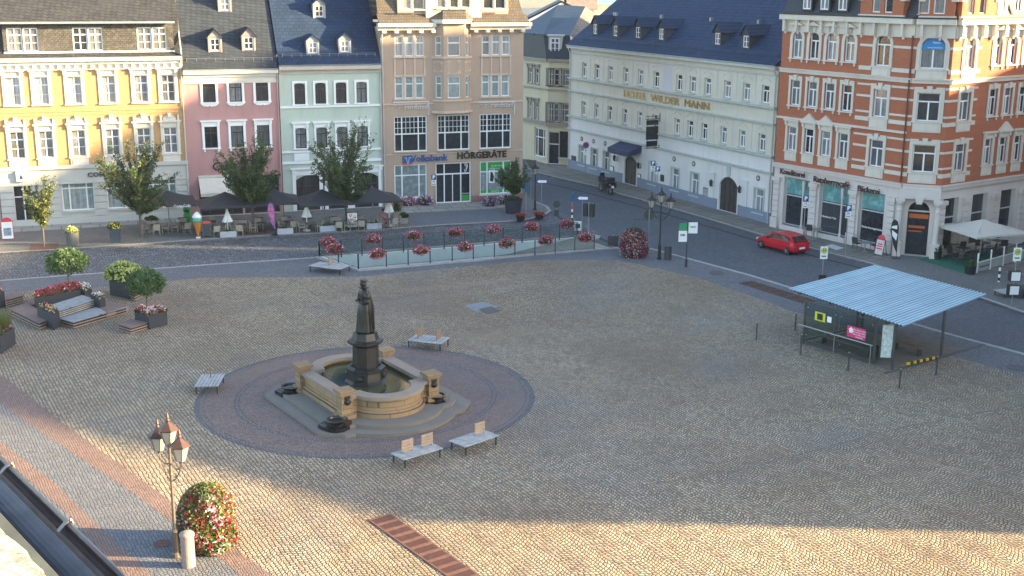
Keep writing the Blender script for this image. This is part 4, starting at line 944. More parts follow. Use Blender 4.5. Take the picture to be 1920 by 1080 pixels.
def dorm2(b, px, py, w, h, zc, pit, gh, wm, rm):
    d = b.I.to_3x3() @ ray(px, py); o = b.I @ Vector((0,0,CH)); t = ((zc+.05+.4*pit)-o.z+pit*o.y)/(d.z-pit*d.y); q = o+d*t
    return dormer(b, q.x, q.y, q.z, w, h, pit, wm, rm, X['white'], gh)
M_dh = mat('slate_hung_dormer', (.04,.047,.06), .7, var=.3, sc=4)
for px, py in ((1115,66),(1153,70),(1195,73),(1239,76.5),(1344,86),(1397,92)): dorm2(b, px, py, 1.15, 1.25, zc, ph, .7, M_dh, M_roofb)
mb = MB(); zq = zc+.7
for dz in (.1, .2): mb.tube((.2,.2,zq+dz+.05),(L-.4,.2,zq+dz+.05),.014,n=5)
for i in range(36): u = .2+i*(L-.6)/35; mb.bar((u,.2,zq-.05),(u,.2,zq+.27),.025)
part('snow_guard', mb, X['steel'], b.root)
mb = MB(); hh = [random.uniform(1, L-1) for i in range(30)]
for u in (d1[0]-9, 3.2, 12.1, 20.4, 27.5, 31): mb.box(u, u+.25, 3.2, 3.45, zc+.4+3.6*ph, zc+.75+3.6*ph)
part('roof_vent', mb, X['grey'], b.root)
# ================================================================ RED BRICK CORNER HOUSE
C1 = G(1680,480); C0 = G(1446,426.5); _d = ray(1763,355); _c, _s = cos(R_(-21.5)), sin(R_(-21.5)); s2 = (C1.y*_d.x-C1.x*_d.y)/(_c*_d.y-_s*_d.x); a2 = R_(-21.5); C2 = C1+Vector((cos(a2), sin(a2), 0))*s2; a3 = R_(35); C3 = C2+Vector((cos(a3), sin(a3), 0))*17
b = bldg('red_brick_corner_house', 'red brick corner house with pale stone bands, stepped gables and a bakery at street level', C0, C1); rb_ = b
F1 = b; F2 = Fr(C1, C2); F3 = Fr(C2, C3)
for f in (F2, F3): f.root = b.root; f.rel = b.M.inverted() @ f.M
F1.rel = Matrix()
M_rb = brick('red_brick', (.43,.125,.052), (.36,.095,.04), (.3,.13,.08)); M_rs = plaster('pale_sandstone', (.62,.55,.46), .45); M_rs2 = plaster('pinkish_stone', (.62,.54,.49), .4)
zE = (F1.uz(1464,24)[1]+F1.uz(1697,36)[1])/2; zB = (F1.uz(1447,303)[1]+F1.uz(1674,350)[1])/2; zS = (F1.uz(1460,126)[1]+F1.uz(1690,158)[1])/2
r3 = row(F1, [(1487,57,1504,107),(1519,61,1535,110),(1550,62,1569,114.5),(1582.5,65,1604,117)]); r3s = row(F1, [(1642,65,1669.5,124)])
r2 = row(F1, [(1482.5,148,1500,195),(1514,152,1531,200),(1545.5,156,1564,206),(1577.5,160,1597,211)]); r2s = row(F1, [(1637,167,1663,220)])
r1 = row(F1, [(1476,235,1493,280),(1507.5,240,1525,287),(1538.5,245,1556,294),(1571,251.5,1589,300)]); r1s = row(F1, [(1629.5,261.6,1655,313)])
def setz(q, ref): return [(a[0], ref[1], a[2], ref[3]) for a in q]
z3r, z2r, z1r = r3s[0], r2s[0], r1s[0]
f2 = [(s2/2, z3r[1], 1.75, z3r[3]), (s2/2, z2r[1], 1.6, z2r[3]), (s2/2, z1r[1], 1.6, z1r[3])]
f3s = [setz([F3.rect(1806,71,1830,131)], z3r)[0], setz([F3.rect(1796,176,1816,229)], z2r)[0], setz([F3.rect(1785,272,1804.6,320)], z1r)[0]]
f3s = [(f3s[0][0], a[1], 1.25, a[3]) for a in f3s]
u3 = [F3.uz(x, 105)[0] for x in (1870, 1898)]; du3 = u3[1]-u3[0]; u3 = [u3[0]+du3*i for i in range(3)]+[u3[0]+du3*3+2.4+du3*i for i in range(3)]
t3 = [(u, r3[0][1], r3[0][2], r3[0][3]) for u in u3 if u < 16]; t2 = [(u, r2[0][1], r2[0][2], r2[0][3]) for u in u3 if u < 16]; t1 = [(u, r1[0][1], r1[0][2], r1[0][3]) for u in u3 if u < 16]
sh1 = [F1.rect(1468,331,1516,426), F1.rect(1534,347,1590,450), F1.rect(1608,364,1656,463)]; zs = sum(a[1]+a[3] for a in sh1)/3; sh1 = [(a[0], .5, a[2], zs-.5) for a in sh1]
sh3 = [F3.rect(1765,374,1793,470), F3.rect(1820,367,1848,455), F3.rect(1872,361,1898,445)]; du = sh3[1][0]-sh3[0][0]; sh3 = [(sh3[0][0]+du*i, .5, 1.9 if i < 9 else 1, zs-.5) for i in range(4)]
ent = (s2/2, .14, 1.55, zs-.35)
mb = MB()
grid(mb, 0, F1.L, zB, zE, r3+r3s+r2+r2s+r1+r1s, dep=.22)
T2 = lambda x, y, z: tuple(F2.rel @ Vector((x, y, z))); T3 = lambda x, y, z: tuple(F3.rel @ Vector((x, y, z)))
grid(mb, 0, F2.L, zB, zE, f2, dep=.22, T=T2); grid(mb, 0, F3.L, zB, zE, f3s+t3+t2+t1, dep=.22, T=T3)
mb.mi = 1; grid(mb, 0, F1.L, -.3, zB, sh1, dep=.4); grid(mb, 0, F2.L, -.3, zB, [ent], dep=.6, T=T2); grid(mb, 0, F3.L, -.3, zB, sh3, dep=.4, T=T3)
mb.mi = 0
mb.face([(0,0,-.3),(0,12,-.3),(0,12,zE),(0,0,zE)])
q3 = F3.rel @ Vector((F3.L, 0, 0)); q4 = F3.rel @ Vector((F3.L, 12, 0)); mb.face([(q3.x,q3.y,-.3),(q4.x,q4.y,-.3),(q4.x,q4.y,zE),(q3.x,q3.y,zE)]); mb.face([(0,12,-.3),(q4.x,q4.y,-.3),(q4.x,q4.y,zE),(0,12,zE)])
c1l = Vector((F1.L, 0, 0)); c2l = F3.rel @ Vector((0,0,0)); mb.face([(0,0,zE),(c1l.x,0,zE),(c2l.x,c2l.y,zE),(q3.x,q3.y,zE),(q4.x,q4.y,zE),(0,12,zE)])
part('wall', mb, [M_rb, M_rs2], b.root, fix=False)
def afl(fr, a, dep=.22):
    mb = MB(); arch_fill(mb, a[0], a[2], a[1]+a[3], a[2]/2, 0, dep); return part('arch_spandrel', mb, M_rs if a is not ent else M_rs2, b.root, fr.rel, fix=False)
for fr, ws in ((F1, r3+r3s), (F2, f2[:1]), (F3, t3+f3s[:1])):
    for a in ws: afl(fr, a); window(b, *a, sty='tee', sur='archr', t=.26, sm=M_rs, M=fr.rel, yd=.14, sill='brackets' if a in r3 or a in t3 else 'panel', pm=X['pane'])
for fr, ws in ((F1, r2), (F3, t2)):
    for a in ws: window(b, *a, sty='tee', sur='key', t=.2, sm=M_rs, M=fr.rel, yd=.14, sill='brackets')
for fr, ws in ((F1, r2s+r1s), (F2, f2[1:]), (F3, f3s[1:])):
    for a in ws: window(b, *a, sty='tee', sur='key', t=.26, sm=M_rs, M=fr.rel, yd=.14, sill='panel')
for fr, ws in ((F1, r1), (F3, t1)):
    for i, a in enumerate(ws): window(b, *a, sty='tee', sur='pediment' if i in ((1,2) if fr is F1 else (1,4)) else 'cornice', t=.2, sm=M_rs, M=fr.rel, yd=.14, sill='panel')
# little pediments over the arched windows
for fr, ws in ((F1, r3), (F3, t3)):
    mb = MB()
    for a in ws: zt_ = a[1]+a[3]+.4; mb.prism([(a[0]-.75,zt_+.1),(a[0]+.75,zt_+.1),(a[0],zt_+.42)], -.32, .01, 'y'); mb.box(a[0]-.3, a[0]+.3, -.1, .01, a[1]+a[3]+.05, zt_+.1)
    part('gable_hood', mb, M_rs, b.root, fr.rel)
# string courses, bands
for fr, p0, p1 in ((F1, 0, .06), (F2, -.06, .06), (F3, -.06, .0)):
    cornice(b, -p0, fr.L+p1, [(zE-1.35,zE-.4,.1),(zE-.4,zE-.02,.5)], M_rs, M=fr.rel)
    cornice(b, -p0, fr.L+p1, [(zS-.1,zS+.15,.12),(zS+.15,zS+.25,.22)], M_rs, 'belt', fr.rel)
    cornice(b, -p0, fr.L+p1, [(zB-.15,zB+.12,.2),(zB+.12,zB+.2,.3)], M_rs2, 'belt', fr.rel)
    mb = MB(); mb.box(-p0-.02, fr.L+p1+.02, -.56, .0, zE, zE+.1); part('gutter', mb, X['dark'], b.root, fr.rel)
    mb = MB(); u = .35
    while u < fr.L-.2:
        mb.box(u, u+.2, -.42, .01, zE-1.25, zE-.401); mb.box(u+.03, u+.17, -.2, .01, zE-1.5, zE-1.251); u += 1.28
    part('cornice_bracket', mb, M_rs, b.root, fr.rel)
zz1 = (r1[0][1]+r1[0][3]+.95)
band0 = F1.uz(1613, 90)[0]; band3 = F3.uz(1840, 100)[0]
def bands(fr, u0, u1, holes):
    mb = MB()
    for hz in holes:
        for fz, th in ((-.36,.3),(.12,.15),(.68,.17)) if hz[1] != z3r[1] else ((-.36,.3),(.6,.18)):
            z = hz[1]+fz*hz[3] if fz > 0 else hz[1]+fz
            for a0, a1 in ((u0, hz[0]-hz[2]/2-.27), (hz[0]+hz[2]/2+.27, u1)): mb.box(a0, a1, -.04, .01, z, z+th)
        if hz[1] != z3r[1]:
            z = hz[1]+hz[3]+.2
            for a0, a1 in ((u0, hz[0]-hz[2]/2-.3), (hz[0]+hz[2]/2+.3, u1)): mb.box(a0, a1, -.04, .01, z, z+.15)
    part('stone_band', mb, M_rs, b.root, fr.rel)
bands(F1, band0, F1.L, [r3s[0], r2s[0], r1s[0]]); bands(F2, 0, F2.L, f2); bands(F3, 0, band3, f3s)
zp = zB+3.9
cornice(b, 0, F1.L, [(r1[0][1]+r1[0][3]+.55,r1[0][1]+r1[0][3]+.72,.16)], M_rs, 'belt', F1.rel)
mb = MB(); mb.tube((F1.L-.05, -.14, zB+.3), (F1.L-.05, -.14, zE-1.2), .06, n=8); part('downpipe', mb, mat('dark_red_pipe', (.12,.03,.02), .5), b.root)
# blue sign in the arched window
a = f2[0]; mb = MB(); n = 14; rr = a[2]/2-.06; zc_ = a[1]+a[3]-a[2]/2-.05
mb.prism([(a[0]+rr*cos(pi*i/n), zc_+rr*sin(pi*i/n)) for i in range(n+1)], .1, .12, 'y'); part('window_foil', mb, mat('bright_blue_foil', (.01,.19,.45), .5, var=0), b.root, F2.rel)
text('window_lettering', 'Makler', .2, M_wht, b.root, F2.rel @ at(a[0]+.2, .092, zc_+.5) @ RX, .003); text('window_lettering', 'www.immobilien', .15, M_wht, b.root, F2.rel @ at(a[0]+.1, .092, zc_+.15) @ RX, .003)
# ground floor
def rust_pier(fr, u, w_, z1, m, pr=.16):
    mb = MB(); mb.box(u-w_/2-.08, u+w_/2+.08, -pr-.1, .01, -.1, 1.0); z = 1.04
    while z < z1-.5: mb.box(u-w_/2, u+w_/2, -pr, .01, z, z+.42); z += .46
    mb.box(u-w_/2-.12, u+w_/2+.12, -pr-.12, .01, z1-.42, z1-.1); mb.box(u-w_/2-.04, u+w_/2+.04, -pr-.04, .0, z, z1-.42)
    return part('rusticated_pier', mb, m, b.root, fr.rel)
for u in (.4, (sh1[0][0]+sh1[0][2]/2+sh1[1][0]-sh1[1][2]/2)/2, (sh1[1][0]+sh1[1][2]/2+sh1[2][0]-sh1[2][2]/2)/2, F1.L-.75): rust_pier(F1, u, .62, zs, M_rs2)
for u in (.35, (sh3[0][0]+sh3[1][0])/2, (sh3[1][0]+sh3[2][0])/2, (sh3[2][0]+sh3[3][0])/2): rust_pier(F3, u, .6, zs, M_rs2)
M_teal = glass_pane('teal_blind_glass', tint=(.12,.26,.25), curt=(.12,.26,.25), thr=2)
for fr, ws in ((F1, sh1), (F3, sh3)):
    for a in ws:
        window(b, *a, sty='shop1', fm=X['gstone'], M=fr.rel, yd=.3, sills=False, pm=X['pane_d'], name='shop_window')
        if fr is F1:
            mb = MB(); mb.box(a[0]-a[2]/2+.08, a[0]+a[2]/2-.08, .31, .335, a[1]+a[3]*.65, a[1]+a[3]-.1); part('blind', mb, M_teal, b.root, fr.rel)
for a in sh1[:2]:   # slim cast columns before the glass
    mb = MB(); uu = a[0]+a[2]*.28; mb.lathe([(.12,.2),(.12,.7),(.075,.8),(.065,zs-1),(.1,zs-.8),(.13,zs-.1)], (uu,-.02,0), 10); part('column', mb, M_rs2, b.root)
    mb = MB(); mb.box(a[0]-a[2]/2, a[0]+a[2]/2, -.25, .3, .0, .5); part('sill', mb, M_rs2, b.root)
mb = MB(); a = sh1[2]; mb.box(a[0]-a[2]/2, a[0]+a[2]/2, -.1, .3, 0, .5); part('sill', mb, M_rs2, b.root)
# entrance
afl(F2, ent, .6); mb = MB(); mb.box(ent[0]-ent[2]/2, ent[0]+ent[2]/2, .5, .56, .1, ent[1]+ent[3]); part('door', mb, X['pane_d'], b.root, F2.rel)
mb = MB(); zt_ = ent[1]+ent[3]-.85; mb.box(ent[0]-ent[2]/2, ent[0]+ent[2]/2, .4, .499, zt_, zt_+.12); part('transom', mb, M_rs2, b.root, F2.rel)
def emis(name, c, st, var=True):
    m, n, bb = nodes(name); v = tc(n); f = noise(n, v, 11, 3); col = mixc(n, ramp(n, f, ((.42, 0.), (.6, 1.))), tuple(x*.08 for x in c), c) if var else None
    bb.inputs['Emission Strength'].default_value = st; bb.inputs['Roughness'].default_value = .6; bb.inputs['Base Color'].default_value = (*[x*.3 for x in c], 1)
    if var: n.links.new(col, bb.inputs['Emission Color'])
    else: bb.inputs['Emission Color'].default_value = (*c, 1)
    return m
M_lit = emis('lit_bakery_shelf', (1., .25, .05), .035)
for k, (z0, z1) in enumerate(((3.1,3.45),(2.3,2.5),(2.0,2.1))):
    mb = MB(); mb.box(ent[0]-ent[2]/2+.08, ent[0]+ent[2]/2-.08-.2*k, .47, .498, z0*ent[3]/4.4, z1*ent[3]/4.4); part('lit_shelf', mb, M_lit, b.root, F2.rel)
for u in (ent[0]-ent[2]/2-.55, ent[0]+ent[2]/2+.55):
    mb = MB(); mb.box(u-.3, u+.3, -.62, 0, -.1, 1.1); mb.box(u-.36, u+.36, -.68, 0, 1.1, 1.25); mb.lathe([(.24,1.25),(.2,1.45),(.2,zs-.9),(.25,zs-.85),(.2,zs-.75),(.2,zs-.5),(.3,zs-.35),(.3,zs-.2)], (u,-.32,0), 16); mb.box(u-.32, u+.32, -.64, 0, zs-.2, zs+.05)
    part('column', mb, M_rs2, b.root, F2.rel)
mb = MB(); mb.box(-.1, s2+.1, -.6, 0, zs+.05, zB-.15); part('entablature', mb, M_rs2, b.root, F2.rel)
mb = MB(); mb.prism([(s2/2-.2,zs-.3),(s2/2+.2,zs-.3),(s2/2+.34,zs+.25),(s2/2-.34,zs+.25)], -.75, 0, 'y'); part('keystone', mb, M_rs, b.root, F2.rel)
for bd, px, py, sz in (('Konditorei', 1489, 324.5, .62), ('Ratsherrncafé', 1562, 341, .66), ('Bäckerei', 1632, 356, .62)):
    u, z = F1.uz(px, py); text('sign_lettering', bd, sz, mat('dark_red_letters', (.06,.015,.012), .5, var=0), b.root, at(u, -.22, z) @ RX, .04, .006)
for px, py, t_ in ((1549,408,'Frühstück ab 7 Uhr'), (1631,429,'Frische Sonntagsbrötchen')):
    u, z = F1.uz(px, py); text('window_lettering', t_, .2, M_wht, b.root, at(u, .28, z) @ RX, .003, .005)
# roof: dark mansard, dormer windows, brick gables
def gable(fr, u0, u1, wins, rel):
    mb = MB(); z0 = zE; h1 = 1.9; q = [(u, z0+.35, .75, 1.75) for u in wins]
    grid(mb, u0, u1, z0, z0+h1+.6, q, y=-.32, dep=.2)
    st = [(u0,z0+h1+.6),(u0,z0+3.0),(u0+.5,z0+3.0),(u0+.5,z0+3.7),(u0+1,z0+3.7),((u0+u1)/2,z0+5.4),(u1-1,z0+3.7),(u1-.5,z0+3.7),(u1-.5,z0+3.0),(u1,z0+3.0),(u1,z0+h1+.6)]
    mb.prism(st, -.32, .1, 'y'); mb.box(u0, u0+.02, -.32, 3.2, z0, z0+2.4); mb.box(u1-.02, u1, -.32, 3.2, z0, z0+2.4)
    part('stepped_gable', mb, M_rb, b.root, rel, fix=False)
    mb = MB()
    for uu in (u0, u1-.5): mb.box(uu-.12, uu+.62, -.42, .12, z0+2.45, z0+2.6)
    mb.box(u0-.15, u0+.3, -.42, .12, z0+1.2, z0+1.33); mb.box(u1-.3, u1+.15, -.42, .12, z0+1.2, z0+1.33); mb.box(u0-.1, u1+.1, -.4, -.2, z0-.02, z0+.2)
    part('gable_coping', mb, M_rs, b.root, rel)
    for a in q: window(b, *a, sty='sash', M=rel, yd=-.2, sm=M_rs, name='window')
gable(F1, F1.uz(1618, 20)[0], F1.uz(1702, 20)[0]-.1, [F1.uz(x, 14)[0] for x in (1648, 1671)], F1.rel)
gable(F2, .25, s2-.1, [F2.uz(x, 14)[0] for x in (1733, 1762)], F2.rel)
gable(F3, F3.uz(1797, 15)[0], F3.uz(1862, 15)[0], [F3.uz(x, 14)[0] for x in (1814, 1836)], F3.rel)
M_mans = slate('dark_mansard_slate', (.02,.025,.032), .3, .25, rough=.6)
mb = MB(); slope(mb, 0, F1.L, -.1, zE+.02, .9, zE+2.6); slope(mb, 0, F1.L, .9, zE+2.6, 5.5, zE+5.2); slope(mb, 0, F1.L, 12, zE, 5.5, zE+5.2)
mb.face([(0,-.1,zE),(0,12,zE),(0,5.5,zE+5.2),(0,.9,zE+2.6)]); part('mansard_roof', mb, M_mans, b.root, fix=False)
mb = MB(); slope(mb, -.2, F2.L+.2, .2, zE+.02, 5, zE+5.5); part('mansard_roof', mb, M_mans, b.root, F2.rel)
mb = MB(); slope(mb, 0, F3.L, -.1, zE+.02, .9, zE+2.6); slope(mb, 0, F3.L, .9, zE+2.6, 5.5, zE+5.2); slope(mb, 0, F3.L, 12, zE, 5.5, zE+5.2); mb.face([(F3.L,-.4,zE),(F3.L,12,zE),(F3.L,5.5,zE+5.2),(F3.L,.9,zE+2.6)]); part('mansard_roof', mb, M_mans, b.root, F3.rel, fix=False)
def mdorm(fr, px, w_=.85, y=-.15, py=8, wh=False):
    u = fr.uz(px, py)[0]; mb = MB(); mb.box(u-w_/2-.15, u-w_/2, y, 1.6, zE+.3, zE+2.2); mb.box(u+w_/2, u+w_/2+.15, y, 1.6, zE+.3, zE+2.2); mb.box(u-w_/2, u+w_/2, y+.02, .8, zE+.3, zE+.42); mb.box(u-w_/2-.3, u+w_/2+.3, y-.15, 1.8, zE+2.2, zE+2.35)
    o = part('dormer', mb, M_mans if not wh else X['white'], b.root, fr.rel); me, pe = wmesh(w_, 1.8, 'tee', X['white'], X['pane']); link('window', me, o, at(u, y+.05, zE+.42)); link('pane', pe, o, at(u, y+.05, zE+.42))
for px in (1515, 1548, 1582): mdorm(F1, px)
for px in (1878, 1907): mdorm(F3, px, wh=True)
# ================================================================ pale house behind, at the street bend
b = bldg('cream_bay_house', 'cream street house with a curved oriel and blue slate roof between tan house and hotel', G(972,295.5), G(1026,309)); L = b.L
E1 = b; E2 = Fr(G(1026,309), G(1067,311.5)); E1.rel = Matrix(); E2.root = b.root; E2.rel = b.M.inverted() @ E2.M
ze = (E1.uz(985,104)[1]+E1.uz(1021,110)[1])/2
M_cr = plaster('cream_render', (.56,.49,.34), .4); M_ck = mat('brown_stone_trim', (.3,.27,.22), .8)
g2 = row(E1, [(990.5,126,998,155),(1004,129,1010,157)]); g1 = row(E1, [(990,190,997,222),(1003,191,1009,223)])
def e2row(z0, h): return [(E2.uz(1029,140)[0]-.45, z0, .6, h), (E2.uz(1040,145)[0], z0, 1.75, h), (E2.uz(1059,145)[0], z0, 1.1, h)]
q2 = e2row(g2[0][1], g2[0][3]+.1); q1 = e2row(g1[0][1], g1[0][3]+.1); q2[0] = (.35, *q2[0][1:]); q1[0] = (.35, *q1[0][1:])
gs = (E1.uz(1012,265)[0], .7, 2.3, 3.2); gd = (E2.uz(1038,270)[0], .1, 1.3, 3.6); gs2 = (E2.uz(1060,270)[0], .9, 1.4, 2.9)
mb = MB(); grid(mb, 0, L, -.3, ze, g2+g1+[gs], dep=.2); grid(mb, 0, E2.L, -.3, ze, q2+q1+[gd, gs2], dep=.2, T=lambda x, y, z: tuple(E2.rel @ Vector((x, y, z))))
part('wall', mb, M_cr, b.root, fix=False)
for a in g2+g1: window(b, *a, sty='tee', sur='cornice', sm=M_ck, t=.14)
for a in q2+q1: window(b, *a, sty='bays', sur='flat', sm=M_ck, t=.14, M=E2.rel, pm=X['pane'])
window(b, *gs, sty='shop3', M=E1.rel, pm=X['pane_d'], fm=X['white']); window(b, *gs2, sty='shop1', fm=X['dark'], M=E2.rel, pm=X['pane_d']); window(b, *gd, sty='shop1', M=E2.rel, pm=X['pane_d'], name='door', sills=False)
for fr in (E1, E2):
    cornice(b, 0, fr.L, [(ze-.3,ze-.02,.3)], M_ck, M=fr.rel); cornice(b, 0, fr.L, [(g2[0][1]-.55,g2[0][1]-.4,.16),(g1[0][1]-.5,g1[0][1]-.3,.2),(4.6,4.75,.15)], M_ck, 'belt', fr.rel)
def atY(px, py, Y): d = ray(px, py); t = Y/d.y; return Vector((d.x*t, Y, CH+d.z*t))
def rpoly(mb, pts, root): mb.face([tuple(root @ p) for p in pts])
Ri = b.M.inverted(); yE1 = (b.M @ Vector((0,0,0))).y
mb = MB(); e0 = b.M @ Vector((0,-.3,ze)); e1 = b.M @ Vector((L,-.3,ze)); e2_ = E2.M @ Vector((E2.L+.3,-.3,ze)); up_ = Vector((-.3,1.2,2.5))
m0, m1, m2 = e0+up_, e1+up_, e2_+up_
rpoly(mb, [e0,e1,m1,m0], Ri); rpoly(mb, [e1,e2_,m2,m1], Ri)
rdl, rdr = atY(1046, 9, m1.y+11), atY(1098, 12, m1.y+11)
mb.mi = 1; rpoly(mb, [m0,m1,m2,rdr,rdl], Ri); mb.mi = 2; sr = Vector((m2.x+3.5, m2.y+8, m2.z-1)); rpoly(mb, [m2, e2_+Vector((3.,4,0)), sr+Vector((4,4,0)), rdr], Ri)
part('roof', mb, [M_mans, slate('plain_blue_slate', (.012,.028,.05), .5, .4, rough=.5), slate('brown_scale_tiles', (.14,.115,.105), .4, .3, rough=.8)], b.root, fix=False)
for fr, px in ((E1, 994), (E1, 1014), (E2, 1040)):
    u = fr.uz(px, 85)[0]; mb = MB(); mb.box(u-.75, u+.75, .15, 1.6, ze+.35, ze+2.4); mb.box(u-.9, u+.9, -.05, 2.0, ze+2.4, ze+2.55); o = part('dormer', mb, M_mans if px < 1030 else X['gstone'], b.root, fr.rel)
    me, pe = wmesh(1.0, 1.7, 'six', X['white'], X['pane']); link('window', me, o, at(u, .08, ze+.5)); link('pane', pe, o, at(u, .08, ze+.5))
# ================================================================ roofs further back
def far_house(label, px0, px1, pyE, Y, depth, roofh, wm, rm, ang=0., name='town_house'):
    A = atY(px0, pyE, Y); B = atY(px1, pyE, Y); h = A.z; f = bldg(name, label, (A.x, A.y), (A.x+(B.x-A.x)*cos(ang), A.y+(B.x-A.x)*sin(ang)))
    mb = MB(); shell(mb, f.L, h, depth); grid(mb, 0, f.L, -.3, h, []); mb.face([(0,0,h),(0,depth,h),(0,depth/2,h+roofh)]); mb.face([(f.L,0,h),(f.L,depth,h),(f.L,depth/2,h+roofh)]); part('wall', mb, wm, f.root, fix=False)
    mb = MB(); slope(mb, -.4, f.L+.4, -.4, h, depth/2, h+roofh+.1); slope(mb, -.4, f.L+.4, depth+.4, h, depth/2, h+roofh+.1); part('roof', mb, rm, f.root); return f
PA, PB = atY(966,44,157), atY(1052,1,157); PC = atY(1078,12,157)
g = bldg('grey_gable_house', 'pale gabled house behind, its white verge rising beyond the tan house', (PA.x,157), (PC.x,157)); za_, zb_, zc_ = PA.z, PB.z, PC.z; ub_, uc_2 = PB.x-PA.x, PC.x-PA.x
mb = MB(); mb.prism([(0,-.3),(uc_2,-.3),(uc_2,zc_-.5),(ub_,zb_-.5),(0,za_-.5)], 0, 9, 'y'); part('wall', mb, plaster('pale_blue_grey_render', (.3,.34,.35)), g.root)
mb = MB()
for (u0,z0),(u1,z1) in (((-.5,za_-.35),(ub_,zb_)),((ub_,zb_),(uc_2+.5,zc_-.3))): mb.bar((u0,4,z0-.12),(u1,4,z1-.12),9.6,.22)
part('roof', mb, M_mans, g.root); mb = MB(); mb.bar((-.5,-.86,za_-.75),(ub_,-.86,zb_-.42),.1,.3); part('verge_board', mb, X['white'], g.root)
f = far_house('cream house with a green copper edged roof seen behind the hotel ridge', 1114, 1200, 8, 178, 12, 4.5, plaster('pale_cream_render', (.6,.55,.47)), mat('copper_green', (.2,.4,.36), .6, var=.2))
mb = MB(); mb.box(0, f.L, -.1, .01, 10, 12.2); part('brick_panel', mb, M_rb, f.root)
f = far_house('beige gabled house between the blue roof and the cream house', 1068, 1115, 16, 168, 10, 4.0, plaster('beige_render', (.52,.43,.36)), mat('clay_roof', (.3,.2,.16), .8, var=.3, sc=2))
# ---- wooded hill far away
mb = MB(); random.seed(4); n = 60
def hz(i): return 26+26*sin(i*.13+1)+10*sin(i*.37)
for r, (y, k) in enumerate(((560, 0.), (800, .5), (1000, 1.0), (1500, .9))):
    for i in range(n+1): mb.v.append((-900+1800*i/n, y+30*sin(i*.5), -6+k*hz(i)))
for r in range(3):
    for i in range(n): a = r*(n+1)+i; mb.f.append((a, a+1, a+n+2, a+n+1)); mb.m.append(0)
m, nn, bb = nodes('hill_forest'); f_ = noise(nn, tc(nn), .02, 8, .7); nn.links.new(ramp(nn, f_, ((.35, (.05,.08,.045)), (.65, (.12,.17,.1)))), bb.inputs['Base Color']); bb.inputs['Roughness'].default_value = .95
tag(part('hill', mb, m, smooth=True), kind='structure')
# ---- houses on the right side of the square (outside the picture, they shade it)
def row_house(label, A, B, h, rh, D=12, m=None):
    f = bldg('town_house', label, A, B); mb = MB(); ws = []
    k = int(f.L/3)
    for i in range(k):
        for z in (1.2, 5.0, 8.4): 
            if z+2 < h: ws.append(((i+.5)*f.L/k, z, 1.2, 2.1))
    grid(mb, 0, f.L, -.3, h, ws, dep=.2); shell(mb, f.L, h, D); mb.face([(0,0,h),(0,D,h),(0,D/2,h+rh)]); mb.face([(f.L,0,h),(f.L,D,h),(f.L,D/2,h+rh)]); part('wall', mb, m or plaster('plain_render', (.5,.45,.38)), f.root, fix=False)
    for a in ws: window(f, *a, sty='tee')
    mb = MB(); slope(mb, -.2, f.L+.2, -.4, h, D/2, h+rh); slope(mb, -.2, f.L+.2, D+.4, h, D/2, h+rh); part('roof', mb, M_roof2, f.root); return f
f = bldg('town_house', 'low hip roofed town house at the south end of the east side of the square', (46,53), (46,40.6)); mb = MB()
mb.prism([(0,-.3),(12.4,-.3),(12.4,13.2),(0,19.4)], 0, 12, 'y'); part('wall', mb, plaster('plain_render', (.5,.45,.38)), f.root)
mb = MB(); mb.prism([(-.1,19.5),(12.9,13.1),(12.9,13.4),(-.1,19.9)], -.4, 12.4, 'y'); part('roof', mb, M_roof2, f.root)
row_house('tall gabled town house filling the middle of the east side of the square', (46.2,86.6), (46.2,53.2), 17.5, 6.5)
f = bldg('shade_block', 'unseen tall block added behind the red corner house to shade the left row, outside the picture', (50,110), (50,94)); mb = MB()  # unseen block added as shadow caster, outline shaped to the shadow on the left row
mb.prism([(-.5,-.3),(16,-.3),(16,27.6),(13.5,29.5),(8.2,32.8),(0,28.6),(-.5,27)], 0, 14, 'y'); part('block_body', mb, plaster('block_stone', (.35,.32,.28)), f.root)
row_house('town house in the side street east of the red corner house', (60,102), (60,84), 16.5, 5)
# ================================================================ PLANTS
L_dark = leafy('dark_leaves', (.032,.062,.02), (.07,.12,.035)); L_mid = leafy('green_leaves', (.05,.1,.03), (.1,.17,.05)); L_yel = leafy('yellowing_leaves', (.1,.12,.03), (.2,.21,.06))
L_lime = leafy('lime_blossom', (.35,.42,.1), (.6,.65,.25)); M_bark = mat('bark', (.12,.1,.08), .9, var=.3, sc=6)
def flat(name, c, r=.6): return mat(name, c, r, var=.25, sc=5)
B_red = flat('red_blossom', (.55,.02,.04)); B_pink = flat('pink_blossom', (.62,.13,.24)); B_white = flat('white_blossom', (.75,.68,.66)); B_mag = flat('magenta_blossom', (.3,.03,.1)); B_pur = flat('purple_blossom', (.26,.07,.3)); B_yel = flat('yellow_blossom', (.75,.6,.1))
def leafq(mb, p, s, rnd, up=.4):
    n = Vector((rnd.gauss(0,1), rnd.gauss(0,1), rnd.gauss(up,1))).normalized(); a = n.orthogonal().normalized(); t = rnd.random()*6.28; b = n.cross(a); a, b = a*cos(t)+b*sin(t), b*cos(t)-a*sin(t)
    a *= s; b *= s*.55; p = Vector(p); k = len(mb.v); mb.v += [tuple(p-a), tuple(p+b), tuple(p+a), tuple(p-b)]; mb.f.append((k,k+1,k+2,k+3)); mb.m.append(mb.mi)
def blossom(mb, p, s, rnd):
    for _ in range(2): leafq(mb, p, s, rnd, .8)
def crown_len(zb, el, a, z0, H):
    zc_ = z0+(H-z0)*.5; b_ = (H-z0)*.52; dx, dz = cos(el)/a, sin(el)/b_; oz = (zb-zc_)/b_; A_ = dx*dx+dz*dz; B_ = oz*dz; Cq = oz*oz-1
    return (-B_+sqrt(max(.01, B_*B_-A_*Cq)))/A_
